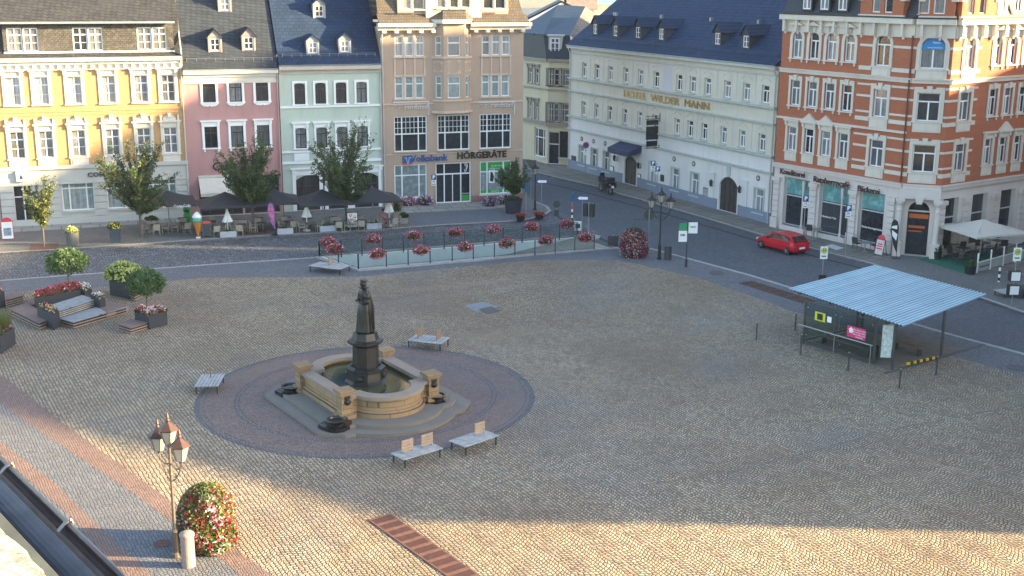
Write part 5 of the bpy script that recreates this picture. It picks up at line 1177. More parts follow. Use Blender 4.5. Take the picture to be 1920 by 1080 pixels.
def street_tree(label, base, ztop, w, z0, nb, lm, seed, group=None, leaf=.13, dens=1.):
    rnd = random.Random(seed); P = G(*base); P.z = .12; root = empty('street_tree', P, 0, label, 'tree', group); H = ztop-.12; z0 -= .12
    tr = MB(); r0 = .1 if w > 4 else .06; pts = [(0,0,-.05),(.03,.02,z0*.5),(-.02,.03,z0),(.04,0,z0+(H-z0)*.5),(.0,.0,H*.93)]; tr.path(pts, [r0*1.25,r0,r0*.85,r0*.5,.015], 8)
    crs = [MB() for _ in lm]
    for i in range(nb):
        f = i/nb; zb = z0*.9+(H-z0)*.42*f**1.2; az = i*2.39996+rnd.uniform(-.3,.3); el = R_(8+66*((i*.618)%1)**1.1+rnd.uniform(-6,6))
        env = (.55+.45*sin(pi*min(1, f*.9+.28)))*rnd.uniform(.75,1.1); Ln = crown_len(zb, el, w/2, z0, H)*rnd.uniform(.72,1.15)
        d = Vector((cos(az)*cos(el), sin(az)*cos(el), sin(el))); p = Vector((0,0,zb)); q = [p.copy()]; k = 6
        for j in range(k): d = (d+Vector((rnd.uniform(-.12,.12), rnd.uniform(-.12,.12), .07))).normalized(); p = p+d*Ln/k; q.append(p.copy())
        tr.path(q, [.032*(1-.8*j/k)*(1.3 if w > 4 else .8) for j in range(k+1)], 5)
        for j in range(1, k+1):
            for s_ in range(2):
                dd = Vector((rnd.gauss(0,1), rnd.gauss(0,1), rnd.gauss(.5,.6))).normalized(); tl = Ln*.17*rnd.uniform(.5,1.2); t0 = q[j-1].lerp(q[j], rnd.random()); tw = t0+(dd*.7+d*.6)*tl
                tr.tube(t0, tw, .01, .005, 4, False)
                m_ = crs[rnd.choices(range(len(lm)), [1.0]+[.45]*(len(lm)-1))[0]]
                for _ in range(int(9*dens)):
                    t = rnd.random(); pp = t0.lerp(tw, t)+Vector((rnd.gauss(0,.09), rnd.gauss(0,.09), rnd.gauss(0,.08))); leafq(m_, pp, leaf*rnd.uniform(.6,1.2), rnd)
            for _ in range(int(7*dens)): leafq(crs[0], q[j].lerp(q[j-1], rnd.random())+Vector((rnd.gauss(0,.07), rnd.gauss(0,.07), rnd.gauss(0,.07))), leaf*rnd.uniform(.6,1.2), rnd)
    part('trunk', tr, M_bark, root)
    mb = MB()
    for i, c in enumerate(crs):
        k = len(mb.v); mb.v += c.v; mb.f += [tuple(k+j for j in f) for f in c.f]; mb.m += [i]*len(c.f)
    part('crown', mb, lm, root, fix=False); return root
gT = 'street trees in front of the left row of houses'
street_tree('small thin tree with yellowing leaves at the far left pavement', (83,466), zat(80,326,G(83,466)), 2.7, 2.0, 30, [L_yel, L_mid], 3, gT, .1, 1.1)
street_tree('large spreading tree with yellow tinged leaves in front of the yellow house', (265,448), zat(262,272,G(265,448)), 6.6, 2.2, 62, [L_dark, L_yel, L_mid], 5, gT, .095, 1.85)
street_tree('dark spreading tree in front of the pink house', (475,438), zat(475,268,G(475,438)), 5.6, 2.6, 62, [L_dark, L_mid], 8, gT, .095, 1.9)
street_tree('dark tree with long upright shoots in front of the pale green house', (649,432), zat(655,238,G(649,432)), 6.2, 2.6, 56, [L_dark, L_mid], 13, gT, .095, 1.7)
mb = MB(); mb.box(-1, 1, -1, 1, 0, .02)
for px, lb in (((475,438), 'square iron tree grate round the tree before the pink house'), ((83,466), 'rusty tree grate round the thin tree at the far left')):
    p = G(*px); o = link('tree_grate', cached('tg', mb.mesh, 'tree_grate', M_rust)); o.location = (p.x, p.y, .13); o.rotation_euler = (0,0,RA.ang); tag(o, lb, 'tree grate', 'tree grates')
def blob(mb, rnd, n, rx, ry, rz, s, c=(0,0,0), low=-1., shell_=.75):
    for _ in range(n):
        while True:
            v = Vector((rnd.gauss(0,1), rnd.gauss(0,1), rnd.gauss(0,1))).normalized()
            if v.z >= low: break
        r = shell_+(1-shell_)*rnd.random(); r *= 1+.13*sin(v.x*7+v.z*5)*cos(v.y*6); leafq(mb, (c[0]+v.x*rx*r, c[1]+v.y*ry*r, c[2]+v.z*rz*r), s*rnd.uniform(.6,1.25), rnd, .2)
def ball_crown(root, zc, rx, rz, n, seed, m, s=.09, low=-.75):
    rnd = random.Random(seed); mb = MB(); blob(mb, rnd, n, rx, rx, rz, s, (0,0,zc), low, .7); return part('crown', mb, m, root, fix=False)
M_plan = mat('anthracite_planter', (.033,.037,.047), .6, .1, var=.1); M_soil = mat('soil', (.04,.03,.02), .9)
def flowers(parent, rnd, pts, cols, s=.07, name='blossoms'):
    ms = [c for c, _ in cols]; wt = [w_ for _, w_ in cols]; mb = MB()
    for p in pts: q_ = .5+.5*sin(p[0]*4.1+p[2]*2.3+len(pts))*cos(p[1]*3.7-p[2]*1.9); mb.mi = rnd.choices(range(len(ms)), [x*(.15+(q_ if k % 2 else 1-q_)*1.7) for k, x in enumerate(wt)])[0]; blossom(mb, p, s*rnd.uniform(.7,1.2), rnd)
    return part(name, mb, ms, parent, fix=False)
def pyramid(label, px, r, h, seed, cols, lm, n, bz=.0, zl=0., bf=.5):
    P = G(*px); root = empty('flower_pyramid', P, 0, label, 'flower display'); rnd = random.Random(seed)
    def prof(t): return r*(.93+.07*sin(pi*min(1,t*1.5)))*(1-max(0,(t-.5)/.5)**2.6)**.5
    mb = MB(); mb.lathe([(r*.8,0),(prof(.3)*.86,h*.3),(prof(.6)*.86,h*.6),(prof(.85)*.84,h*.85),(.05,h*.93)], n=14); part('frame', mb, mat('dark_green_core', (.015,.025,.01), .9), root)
    lf = MB(); bl = []
    for _ in range(n):
        t = rnd.random()**.9; a = rnd.random()*6.283; rr = prof(t)*rnd.uniform(.9,1.06)*(1+.06*sin(a*5+t*9)); p = (rr*cos(a), rr*sin(a), t*h+rnd.uniform(-.05,.05)); lf.mi = 0 if rnd.random() > (.7 if t > .6 else .3)*zl else 1
        leafq(lf, p, .085*rnd.uniform(.6,1.2), rnd)
    for _ in range(int(n*bf)):
        t = rnd.random()**.85; a = rnd.random()*6.283; rr = prof(t)*1.04*(1+.06*sin(a*5+t*9)); bl.append((rr*cos(a), rr*sin(a), t*h))
    part('foliage', lf, [lm, L_yel], root, fix=False); flowers(root, rnd, bl, cols, .075); return root
hN = zat(390,914,G(392,1036)); pyramid('large flower pyramid of red, pink and white blossoms beside the near street lamp', (391,1022), 1.0, hN*.93, 21, [(B_red,3),(B_pink,2.),(L_yel,4),(B_white,1.5)], L_mid, 8500, zl=1., bf=.27)
hF = zat(1188,430,G(1188,482)); pyramid('purple and pink flower pyramid at the street corner beyond the ramp railing', (1188,480), .98, hF, 22, [(B_pink,3),(B_mag,4),(B_white,2),(B_pur,1.5),(B_red,1)], L_dark, 5200, bf=.3)
# ================================================================ RAMP RAILINGS AND BASKETS
def seg(A, B, t): return A+(B-A)*t
def railing(label, pts, h=1.05, glassy=True):
    root = empty('glass_railing', pts[0], 0, label, 'railing'); o = pts[0]
    rl = MB(); gl = MB()
    for i, p in enumerate(pts):
        q = p-o; mb = MB(); mb.box(q.x-.045, q.x+.045, q.y-.045, q.y+.045, -.25, h); part('post', mb, X['steel'], root)
    for i in range(len(pts)-1):
        a, c = pts[i]-o, pts[i+1]-o; d = (c-a).normalized(); a2_, c2 = a+d*.06, c-d*.06
        gl.bar((a2_.x,a2_.y,h/2-.02),(c2.x,c2.y,h/2-.02),.014,h-.16); rl.bar((a.x,a.y,h),(c.x,c.y,h),.05,.035)
        rl.bar((a.x,a.y,.06),(c.x,c.y,.06),.03,.03)
    part('handrail', rl, X['steel'], root); part('glass_panel', gl, X['glass'], root); return root
near = [G(x, y) for x, y in ((672,506),(724.7,501),(765.5,497.5),(806.7,494),(848,490.5),(887.5,487.2),(926.9,483.7),(965.3,480.3),(1002.9,477.4),(1040.8,474.4),(1077.4,471.5),(1113.9,468.8))]
far = [G(x, y) for x, y in ((599,481),(640,478),(679,475),(718,472),(756.7,469),(795,466),(833,463),(870.8,460),(907.6,457),(943.4,454),(979,451.5),(1013.6,448.5),(1048.8,446),(1081.7,443))]
side = [far[0], seg(far[0], near[0], .5), near[0]]
for p in near+far: p.z = 0.09
railing('near glass railing with steel posts along the front edge of the ramp', [p.copy() for p in near])
railing('far glass railing along the back edge of the ramp', [p.copy() for p in far])
railing('short glass railing closing the left end of the ramp', [p.copy() for p in side])
def basket(P, rz, seed, label, group, r=.62):
    root = empty('flower_basket', P, rz, label, 'flower basket', group); rnd = random.Random(seed)
    mb = MB(); mb.box(-.42, .42, -.13, .13, -.12, .12); part('box', mb, X['dark'], root)
    lf = MB(); blob(lf, rnd, 330, r, .36, .36, .07, (0,0,.08), -1, .3); part('foliage', lf, L_dark, root, fix=False)
    pts = []
    for _ in range(210):
        v = Vector((rnd.gauss(0,1), rnd.gauss(0,1), rnd.gauss(.1,1))).normalized(); pts.append((v.x*r*1.03, v.y*.39, .1+v.z*.4))
    flowers(root, rnd, pts, [(B_red,5),(B_pink,3),(B_white,1.2)], .062)
rz_ = atan2((near[-1]-near[0]).y, (near[-1]-near[0]).x)
o_ = ['leftmost','second','third','fourth','fifth','sixth','rightmost']
for i, (x, y) in enumerate(((628,468),(707,477),(790,471),(872,465),(950,459),(1023,453),(1098,447))):
    A, B = near[0], near[-1]
    if i == 0: P = G(x, y, 1.0)
    else:
        d = ray(x, y); n_ = Vector((-(B-A).y, (B-A).x, 0)); t = n_.dot(A-Vector((0,0,CH)))/n_.dot(d); P = Vector((0,0,CH))+d*t
    P.z = .95; basket(P, rz_, 50+i, 'basket of red and pink flowers on the near ramp railing, %s of the near seven' % o_[i], 'flower baskets on the ramp railings')
for i, (x, y) in enumerate(((615,452),(700,445),(775,440),(853,436),(925,432),(997,426),(1063,422))):
    A, B = far[0], far[-1]; d = ray(x, y); n_ = Vector((-(B-A).y, (B-A).x, 0)); t = n_.dot(A-Vector((0,0,CH)))/n_.dot(d); P = Vector((0,0,CH))+d*t
    P.z = .95; basket(P, rz_, 70+i, 'basket of red flowers on the far ramp railing, %s of the far seven' % o_[i], 'flower baskets on the ramp railings')
# ================================================================ FOUNTAIN
M_fs = brick('fountain_sandstone', (.31,.205,.11), (.22,.145,.08), (.08,.06,.04), .85, .27, .014, yz=True); M_step = plaster('fountain_step_stone', (.17,.15,.125), .6); M_brz = mat('dark_bronze', (.022,.022,.022), .42, .35, var=.3, sc=3); M_wet = mat('wet_black_stone', (.014,.013,.013), .25, var=.3, sc=3)
FA = R_(34); FO = Vector((-7.05, 56.35, 0)); ft = empty('fountain', FO, FA, 'stone fountain basin with corner pillars, stepped base and dark bronze column', 'fountain')
def outl(d, a=2.0, r=1.42, c=1.8, n=14, cut=0.):
    A_ = a+d; rr = r+d; pts = []
    xi = sqrt(max(0, rr*rr-(A_-c)**2)) if rr > A_-c else 0
    for sg in (-1, 1):
        t0 = atan2((A_-c), xi); pts.append((sg*A_, sg*A_) if not cut else (sg*A_, sg*(A_-cut)))
        if cut: pts.append((sg*(A_-cut), sg*A_))
        # travel along the side y = sg*A_ from x=+sg*A_ to -sg*A_
        for i in range(n+1):
            t = t0+(pi-2*t0)*i/n; pts.append((sg*rr*cos(t), sg*(c+rr*sin(t))))
        if cut: pts.append((-sg*(A_-cut), sg*A_))
        pts.append((-sg*A_, sg*A_) if not cut else (-sg*A_, sg*(A_-cut)))
    return pts
def ringwall(mb, d0, d1, z0, z1):
    I_, O_ = outl(d0), outl(d1); n = len(I_)
    for i in range(n):
        j = (i+1) % n; a, b_, c, d = I_[i], I_[j], O_[j], O_[i]
        mb.face([(*a,z1),(*d,z1),(*c,z1),(*b_,z1)]); mb.face([(*d,z0),(*c,z0),(*c,z1),(*d,z1)]); mb.face([(*b_,z0),(*a,z0),(*a,z1),(*b_,z1)])
Z0 = .34
mb = MB(); mb.prism(outl(2.0, cut=.9), -.05, .17); mb.prism(outl(1.4, cut=.6), .17, Z0); part('steps', mb, M_step, ft)
mb = MB(); ringwall(mb, -.05, .5, Z0, Z0+.2); ringwall(mb, -.02, .42, Z0+.2, Z0+.32); ringwall(mb, 0, .34, Z0+.32, Z0+.78); ringwall(mb, -.03, .42, Z0+.78, Z0+.86); part('basin_wall', mb, M_fs, ft, fix=False)
mb = MB(); ringwall(mb, -.12, .5, Z0+.86, Z0+1.02); part('rim', mb, plaster('rim_stone', (.25,.2,.155), .6), ft, fix=False)
mb = MB(); pts = outl(-.01); mb.prism(pts, Z0+.3, Z0+.74); m, n, bb = nodes('basin_water'); bb.inputs['Roughness'].default_value = .04; bb.inputs['Specular IOR Level'].default_value = 1.
f_ = noise(n, tc(n), .8, 5); n.links.new(ramp(n, f_, ((.35, (.012,.02,.012)), (.65, (.07,.075,.03)))), bb.inputs['Base Color']); rp_ = noise(n, tc(n), 9, 2); bump(n, bb, rp_, .12, .02); part('water', mb, m, ft)
for sx, sy in ((-1,-1),(1,-1),(1,1),(-1,1)):
    mb = MB(); x, y = sx*2.3, sy*2.3; c45 = Matrix.Translation((x,y,0)) @ Matrix.Rotation(R_(45), 4, 'Z')
    mb.obox(Matrix.Translation((x,y,Z0+.58)), .56, .56, 1.16); mb.obox(Matrix.Translation((x,y,Z0+1.19)), .66, .66, .07); mb.obox(Matrix.Translation((x,y,Z0+1.29)), .78, .78, .14); mb.obox(Matrix.Translation((x,y,Z0+.12)), .78, .78, .24)
    pl_ = part('pillar', mb, M_fs, ft); mb = MB(); mb.lathe([(.17,-.03),(.15,.05),(.09,.11),(.0001,.13)], n=12, M=Matrix.Translation((x+sx*.31*0, y-.3 if sy < 0 else y+.3, Z0+.82)) @ Matrix.Rotation(R_(90 if sy < 0 else -90), 4, 'X'), cap=False); mb.obox(Matrix.Translation((x, y+sy*.285, Z0+1.02)), .3, .05, .14); part('spout_mask', mb, M_brz, pl_)
def floc(px, py, z): q = Matrix.Rotation(-FA, 3, 'Z') @ (G(px, py, z)-FO); return q.x, q.y
for x, y, nm_ in ((*floc(631,783,Z0+.3),1),(*floc(546,720,Z0+.3),1),(*floc(817,737,Z0+.3),1)):
    mb = MB(); mb.lathe([(.36,Z0),(.36,Z0+.06),(.5,Z0+.17),(.52,Z0+.22),(.42,Z0+.22),(.38,Z0+.15),(.0001,Z0+.13)], (x,y,0), 20, cap=False); part('drinking_bowl', mb, M_wet, ft)
    rn = random.Random(int(x*10)); mb = MB(); P_ = [(x+(.66+.2*rn.random())*cos(i*.5236), y+(.6+.2*rn.random())*sin(i*.5236)) for i in range(12)]; mb.prism(P_, Z0-.3, Z0+.006); part('wet_slab', mb, M_wet, ft)
# column and statue
Pc = (FO.x, FO.y); zh = zat(684,524,Pc); zf = zat(688,622,Pc); zk = zat(688,642,Pc); print('statue', zh, zf, zk)
mb = MB(); o8 = R_(22.5)
mb.lathe([(1.05,Z0+.3),(1.05,Z0+.75),(.92,Z0+.85),(.86,Z0+1.25),(.96,Z0+1.3),(.96,Z0+1.42),(.74,Z0+1.5),(.7,zk-1.55),(.78,zk-1.5),(.66,zk-1.4),(.62,zk-.15),(.74,zk-.05),(.86,zk+.03),(.86,zk+.14),(.66,zk+.2),(.56,zf)], n=8, ph=o8); part('column', mb, M_brz, ft)
for i in range(4):
    t = R_(45+90*i); mb = MB(); mb.lathe([(.14,-.03),(.12,.06),(.0001,.12)], n=10, cap=False, M=Matrix.Translation((.93*cos(t), .93*sin(t), Z0+1.05)) @ Matrix.Rotation(t, 4, 'Z') @ Matrix.Rotation(R_(90), 4, 'Y')); part('lion_mask', mb, M_brz, ft)
st = empty('statue', (FO.x, FO.y, zf), R_(-60), 'dark bronze statue of a woman in a long gown and ruff on the fountain column', 'statue'); st.scale = (1.28,1.28,1); Hs = zh-zf
def loft(mb, secs, n=24, fold=0.):
    k = len(mb.v)
    for cx, cy, z, rx, ry, fd in secs:
        for i in range(n):
            t = 2*pi*i/n; q = 1+fd*cos(t*9+z*.8)*fold; mb.v.append((cx+rx*q*cos(t), cy+ry*q*sin(t), z))
    for a in range(len(secs)-1):
        for i in range(n): j = (i+1) % n; mb.f.append((k+a*n+i, k+a*n+j, k+(a+1)*n+j, k+(a+1)*n+i)); mb.m.append(mb.mi)
    mb.f.append(tuple(k+i for i in reversed(range(n)))); mb.m.append(mb.mi); e = k+(len(secs)-1)*n; mb.f.append(tuple(e+i for i in range(n))); mb.m.append(mb.mi)
h = Hs; mb = MB()
loft(mb, [(0,0,0,.235*h/1.75*1.0,.225*h/1.75,1),(0,0,.04*h,.225*h/1.75,.21*h/1.75,1),(0,0,.2*h,.205*h/1.75,.19*h/1.75,1),(0,0,.4*h,.19*h/1.75,.17*h/1.75,.8),(0,0,.52*h,.175*h/1.75,.15*h/1.75,.5),(0,0,.585*h,.125*h/1.75,.1*h/1.75,.2),(0,0,.66*h,.15*h/1.75,.11*h/1.75,0),(0,0,.755*h,.185*h/1.75,.11*h/1.75,0),(0,0,.805*h,.15*h/1.75,.09*h/1.75,0),(0,0,.83*h,.06*h/1.75,.055*h/1.75,0),(0,0,.86*h,.052*h/1.75,.052*h/1.75,0),(0,-.01*h,.885*h,.068*h/1.75,.075*h/1.75,0),(0,-.012*h,.925*h,.078*h/1.75,.092*h/1.75,0),(0,-.008*h,.955*h,.074*h/1.75,.085*h/1.75,0),(0,0,.985*h,.05*h/1.75,.055*h/1.75,0),(0,0,.995*h,.01,.01,0)], fold=.09)
k_ = h/1.75
for s in (-1, 1):   # sleeves and forearms folded in front
    mb.path([(s*.17*k_,0,.77*h),(s*.225*k_,-.01,.66*h),(s*.21*k_,-.06*k_,.575*h)], [.062*k_,.075*k_,.06*k_], 10); mb.path([(s*.21*k_,-.06*k_,.575*h),(s*.1*k_,-.17*k_,.6*h),(s*.03*k_,-.19*k_,.615*h)], [.055*k_,.04*k_,.028*k_], 8)
loft(mb, [(0,.05*k_,0.03*h,.2*k_,.19*k_,1),(0,.07*k_,.45*h,.19*k_,.16*k_,1),(0,.06*k_,.72*h,.19*k_,.1*k_,.3),(0,.03*k_,.8*h,.14*k_,.07*k_,0)], fold=.1)
body = part('body', mb, M_brz, st, smooth=True)
mb = MB(); mb.lathe([(.07*k_,.835*h),(.13*k_,.845*h),(.135*k_,.86*h),(.07*k_,.87*h)], n=20); part('ruff', mb, M_brz, st)
mb = MB(); mb.lathe([(.085*k_,.955*h),(.1*k_,.985*h),(.095*k_,1.0*h),(.07*k_,1.0*h)], n=16); mb.obox(Matrix.Translation((0,-.105*k_,.925*h)), .02*k_, .03*k_, .035*k_); part('headdress', mb, M_brz, st)
# ================================================================ BENCHES
M_slat = mat('weathered_bench_slats', (.33,.34,.34), .7, var=.25, sc=3); M_back = mat('brown_backrest_wood', (.3,.18,.11), .7, var=.25, sc=4); M_backl = mat('pale_backrest_wood', (.32,.235,.17), .7, var=.2, sc=4)
def bench(label, corners, backs, bm, seat=.45, group='slatted benches on the square'):
    P = [G(x, y, seat) for x, y in corners]   # left, front, right (long side between the two farthest)
    A, B, D_ = P; d = B-A; L_ = d.length; ang = atan2(d.y, d.x); dep = (D_-B).length; s_ = 1 if d.cross(D_-B).z > 0 else -1
    root = empty('bench', (A.x, A.y, 0), ang, label, 'bench', group)
    for i in range(7):
        mb = MB(); y0 = s_*(i*dep/7+.01); y1 = s_*((i+1)*dep/7-.035); mb.box(0, L_, min(y0,y1), max(y0,y1), seat-.04, seat); part('slat', mb, M_slat, root)
    for x in (.12, L_-.12):
        for y in (.08, dep-.08): mb = MB(); mb.box(x-.025, x+.025, s_*y-.025, s_*y+.025, 0, seat-.04); part('leg', mb, X['dark'], root)
        mb = MB(); mb.box(x-.02, x+.02, min(0,s_*dep)+.02, max(0,s_*dep)-.02, seat-.085, seat-.041); part('crossbar', mb, X['dark'], root)
    for bx, by, wd in backs:
        mb = MB(); y = s_*dep*by; x = L_*bx
        for k in range(4): mb.box(x-wd/2, x+wd/2, y-.015, y+.015, seat+.06+k*.135, seat+.175+k*.135)
        bk_ = part('backrest', mb, bm, root); mb = MB(); mb.box(x-wd/2+.05, x-wd/2+.09, y+.016, y+.03, seat, seat+.52); mb.box(x+wd/2-.09, x+wd/2-.05, y+.016, y+.03, seat, seat+.52); part('bracket', mb, X['dark'], bk_)
    return root
bench('slatted bench with two pale backrests in front of the fountain', [(757,862),(831,840),(801,829)], [(.3,.6,.6),(.8,.6,.6)], M_backl)
bench('slatted bench with one pale backrest to the right front of the fountain', [(872,838),(936,816),(905,804)], [(.72,.6,.6)], M_backl)
bench('slatted bench with two brown backrests behind the fountain', [(826,645),(844,633),(776,630)], [(.5,.2,.6),(.5,.75,.6)], M_back)
bench('slatted bench with a thin upright backrest left of the fountain', [(409,724),(422,701),(381,698)], [(.7,.5,.08)], M_back)
bench('slatted bench with one backrest at the left end of the ramp railing', [(637,505),(658,497),(610,487)], [(.6,.5,.5)], M_backl)
# ================================================================ LAMPS, BOLLARDS
M_cop = mat('copper_lantern_roof', (.085,.045,.036), .5, .4, var=.2, sc=4); M_lp = mat('painted_lamp_iron', (.14,.115,.095), .5, .5, var=.15); M_lg = mat('frosted_lantern_glass', (.38,.34,.29), .25, var=.1)
def lantern(root, x, y, z, pm, rm, s=1.):
    mb = MB(); n = 6
    mb.lathe([(.05,0),(.07,.05),(.13,.1)], (0,0,0), 6); fr_ = part('lantern', mb, pm, root, at(x,y,z) @ Matrix.Diagonal((1.22,1.22,1.08,1))); x = y = z = 0
    mb = MB(); mb.lathe([(.14,.1),(.25,.58)], (x,y,z), 6, cap=True); part('glass', mb, M_lg, fr_)
    mb = MB()
    for i in range(6): t = i*pi/3; mb.tube((x+.142*cos(t),y+.142*sin(t),z+.1),(x+.255*cos(t),y+.255*sin(t),z+.58),.012,n=4); mb.tube((x+.26*cos(t),y+.26*sin(t),z+.58),(x+.33*cos(t),y+.33*sin(t),z+.66),.012,n=4)
    part('cage', mb, pm, fr_)
    mb = MB(); mb.lathe([(.31,.58),(.31,.61),(.17,.74),(.07,.84),(.05,.86),(.07,.9),(.03,.96),(.05,1.0),(.012,1.16)], (x,y,z), 6); part('lantern_roof', mb, rm, fr_)
def lamp3(label, px, ptop, pm, rm, dirx, group, k=1.):
    P = G(*px); H_ = zat(*ptop, P); root = empty('street_lamp', P, 0, label, 'street lamp', group); c = H_-1.16
    mb = MB(); mb.lathe([(.17,0),(.17,.15),(.12,.2),(.12,.95),(.15,1.0),(.09,1.1),(.065,1.2),(.05,c-1.1),(.08,c-1.05),(.06,c-.95),(.045,c-.3),(.05,c)], n=12); part('pole', mb, pm, root)
    d = Vector((dirx[0], dirx[1], 0)).normalized()
    for s in (-1, 1):
        a = d*s; mb = MB(); z = c-.62; mb.path([a*.04+Vector((0,0,z)), a*.35+Vector((0,0,z-.12)), a*.62+Vector((0,0,z-.04)), a*.7+Vector((0,0,z+.2))], .028, 6)
        q = []
        for i in range(13): t = i/12*4.6; q.append(a*(.3+.17*(1-i/16)*cos(t+2.6))+Vector((0,0,z-.32+.17*(1-i/16)*sin(t+2.6))))
        mb.path(q, .016, 5); q = [a*.06+Vector((0,0,z-.65)), a*.3+Vector((0,0,z-.5)), a*.55+Vector((0,0,z-.2)), a*.62+Vector((0,0,z-.05))]; mb.path(q, .02, 5)
        part('arm', mb, pm, root); lantern(root, a.x*.7, a.y*.7, z+.2, pm, rm)
    lantern(root, 0, 0, c, pm, rm); return root
lamp3('tall street lamp with three copper roofed lanterns in the near left foreground', (331,1044), (306,779), M_lp, M_cop, (.8,-.75), 'three armed street lamps')
lamp3('dark street lamp with three lanterns at the road side beside the far flower pyramid', (1236,486), (1241,352), X['dark'], X['dark'], (.95,-.3), 'three armed street lamps')
P = G(1003,396); P.z = .12; root = empty('street_lamp', P, 0, 'single lantern street lamp at the pavement corner of the tan house', 'street lamp'); Hh = zat(1003,306,P)-1.2
mb = MB(); mb.lathe([(.15,0),(.15,.1),(.09,.2),(.09,.8),(.05,.95),(.045,Hh)], n=10); part('pole', mb, X['dark'], root); lantern(root, 0, 0, Hh, X['dark'], X['dark'])
P = G(354,1061); mb = MB(); hb2 = 1.32; mb.lathe([(.235,0),(.235,hb2-.2),(.26,hb2-.18),(.26,hb2-.1),(.23,hb2-.06),(.12,hb2),(.0001,hb2+.02)], n=24, cap=False); tag(part('stone_bollard', mb, mat('pinkish_granite', (.26,.2,.18), .75, var=.2, sc=6), M=at(P.x, P.y, 0)), 'round pinkish granite bollard beside the near lamp', 'bollard')
def bollard(px, top, label, name='bollard', z=0.):
    P = G(*px); H_ = zat(*top, P); root = empty(name, P, 0, label, 'bollard', 'steel bollards round the bus shelter'); mb = MB(); mb.lathe([(.045,0),(.045,H_-.04)], n=10); part('post', mb, X['steel'], root)
    mb = MB(); mb.lathe([(.055,H_-.04),(.05,H_)], n=10); part('cap', mb, X['grey'], root); mb = MB(); mb.lathe([(.12,0),(.12,.02)], n=12); part('foot', mb, X['steel'], root)
bollard((1418,637), (1418,604), 'thin steel bollard with pale cap standing left of the shelter on the square'); bollard((1491,619), (1492,587), 'thin steel bollard beside the left rear corner of the shelter')
bollard((1501,665), (1502,627), 'thin steel bollard at the left front corner of the shelter'); bollard((1590,694), (1591,660), 'thin steel bollard before the glass front of the shelter')
bollard((1686,727), (1688,691), 'nearest steel bollard, before the front corner of the shelter'); bollard((1755,703), (1758,668), 'steel bollard before the open side of the shelter')
# ================================================================ NEAR ROOF EDGE
A, B = G(-60,800,18.0), G(300,1146,18.0); A = G(0,850,18.); B = G(240,1080,18.); d = (B-A).normalized(); A = A-d*1.5; B = B+d*2.5; root = empty('eaves', A, atan2(d.y, d.x), 'old eaves with grey gutter and lichen covered roof in the bottom left corner', 'roof edge'); Lg = (B-A).length
# local: x along the gutter, -y towards the camera side (left of the picture is the roof)
side_ = -1; rr = .085; n = 12; mb = MB()
def PT(t, r): return (side_*(rr+0)+r*cos(t), r*sin(t)-.03)
for i in range(n):
    a, c = pi+pi*i/n, pi+pi*(i+1)/n; (y0, z0), (y1, z1) = PT(a, rr), PT(c, rr); (y2, z2), (y3, z3) = PT(a, rr*.93), PT(c, rr*.93)
    mb.face([(0,y0,z0),(0,y1,z1),(Lg,y1,z1),(Lg,y0,z0)]); mb.face([(0,y3,z3),(0,y2,z2),(Lg,y2,z2),(Lg,y3,z3)])
mb.tube((0,0,-.025),(Lg,0,-.025),.011,n=10); part('gutter', mb, mat('purple_grey_zinc', (.055,.048,.055), .4, .5, var=.35, sc=6), root, smooth=True)
for x in (1.62, 2.33, 3.05, .9):
    mb = MB(); mb.bar((x,-.0,-.008),(x,-.04,-.045),.026,.005); mb.path([(x, .006+.012*cos(t), -.025+.016*sin(t)) for t in (1.5,.8,0,-.8)], .006, 5); part('bracket', mb, mat('zinc_bracket', (.14,.13,.13), .4, .6), root)
m, n, bb = nodes('lichen_roof'); g_ = tc(n); bb.inputs['Roughness'].default_value = .95; f_ = noise(n, g_, 9, 6, .7); f2_ = noise(n, g_, 40, 4); c_ = ramp(n, f_, ((.42, (.16,.15,.14)), (.52, (.42,.42,.3)), (.62, (.62,.6,.46)))); c_ = mixc(n, ramp(n, f2_, ((.4, .5), (.6, 0.))), c_, (.12,.11,.1)); n.links.new(c_, bb.inputs['Base Color']); bump(n, bb, f2_, .8, .02)
mb = MB(); rn = random.Random(2); nx = 60; e_ = [-2*rr-.07-.03*rn.random() for _ in range(nx+1)]
for i in range(nx):
    x0, x1 = Lg*i/nx, Lg*(i+1)/nx; mb.face([(x0,e_[i],.05),(x1,e_[i+1],.05),(x1,-2.2,.95),(x0,-2.2,.95)]); mb.face([(x0,e_[i],.05),(x1,e_[i+1],.05),(x1,e_[i+1],.02),(x0,e_[i],.02)])
part('roof_covering', mb, m, root, fix=False)
mb = MB(); mb.box(0, Lg, -2*rr-.35, -2*rr-.015, -.25, .0); mb.box(0, Lg, -2*rr-.3, -2*rr-.02, -5, -.25); part('fascia', mb, mat('weathered_fascia', (.07,.08,.075), .9, var=.3, sc=4), root)
# ================================================================ WOODEN DECKS AND PLANTERS (left)
def planks(name, c, ang):
    m, n, b_ = nodes(name); b_.inputs['Roughness'].default_value = .75; g = n.nodes.new('ShaderNodeNewGeometry').outputs['Position']; s = sep(n, g)
    V = mth(n, 'SUBTRACT', mth(n, 'MULTIPLY', s[1], cos(ang)), mth(n, 'MULTIPLY', s[0], sin(ang))); fr = mth(n, 'FRACT', mth(n, 'MULTIPLY', V, 7.))
    f = noise(n, g, 2.5, 4); col = mixc(n, ramp(n, f, ((.3, 0.), (.7, 1.))), tuple(x*.8 for x in c), tuple(x*1.2 for x in c))
    n.links.new(mixc(n, ramp(n, fr, ((.06, 1.), (.1, 0.))), col, tuple(x*.15 for x in c)), b_.inputs['Base Color']); return m
def ccw(P): return P if sum(P[i].x*P[(i+1)%len(P)].y-P[(i+1)%len(P)].x*P[i].y for i in range(len(P))) > 0 else P[::-1]
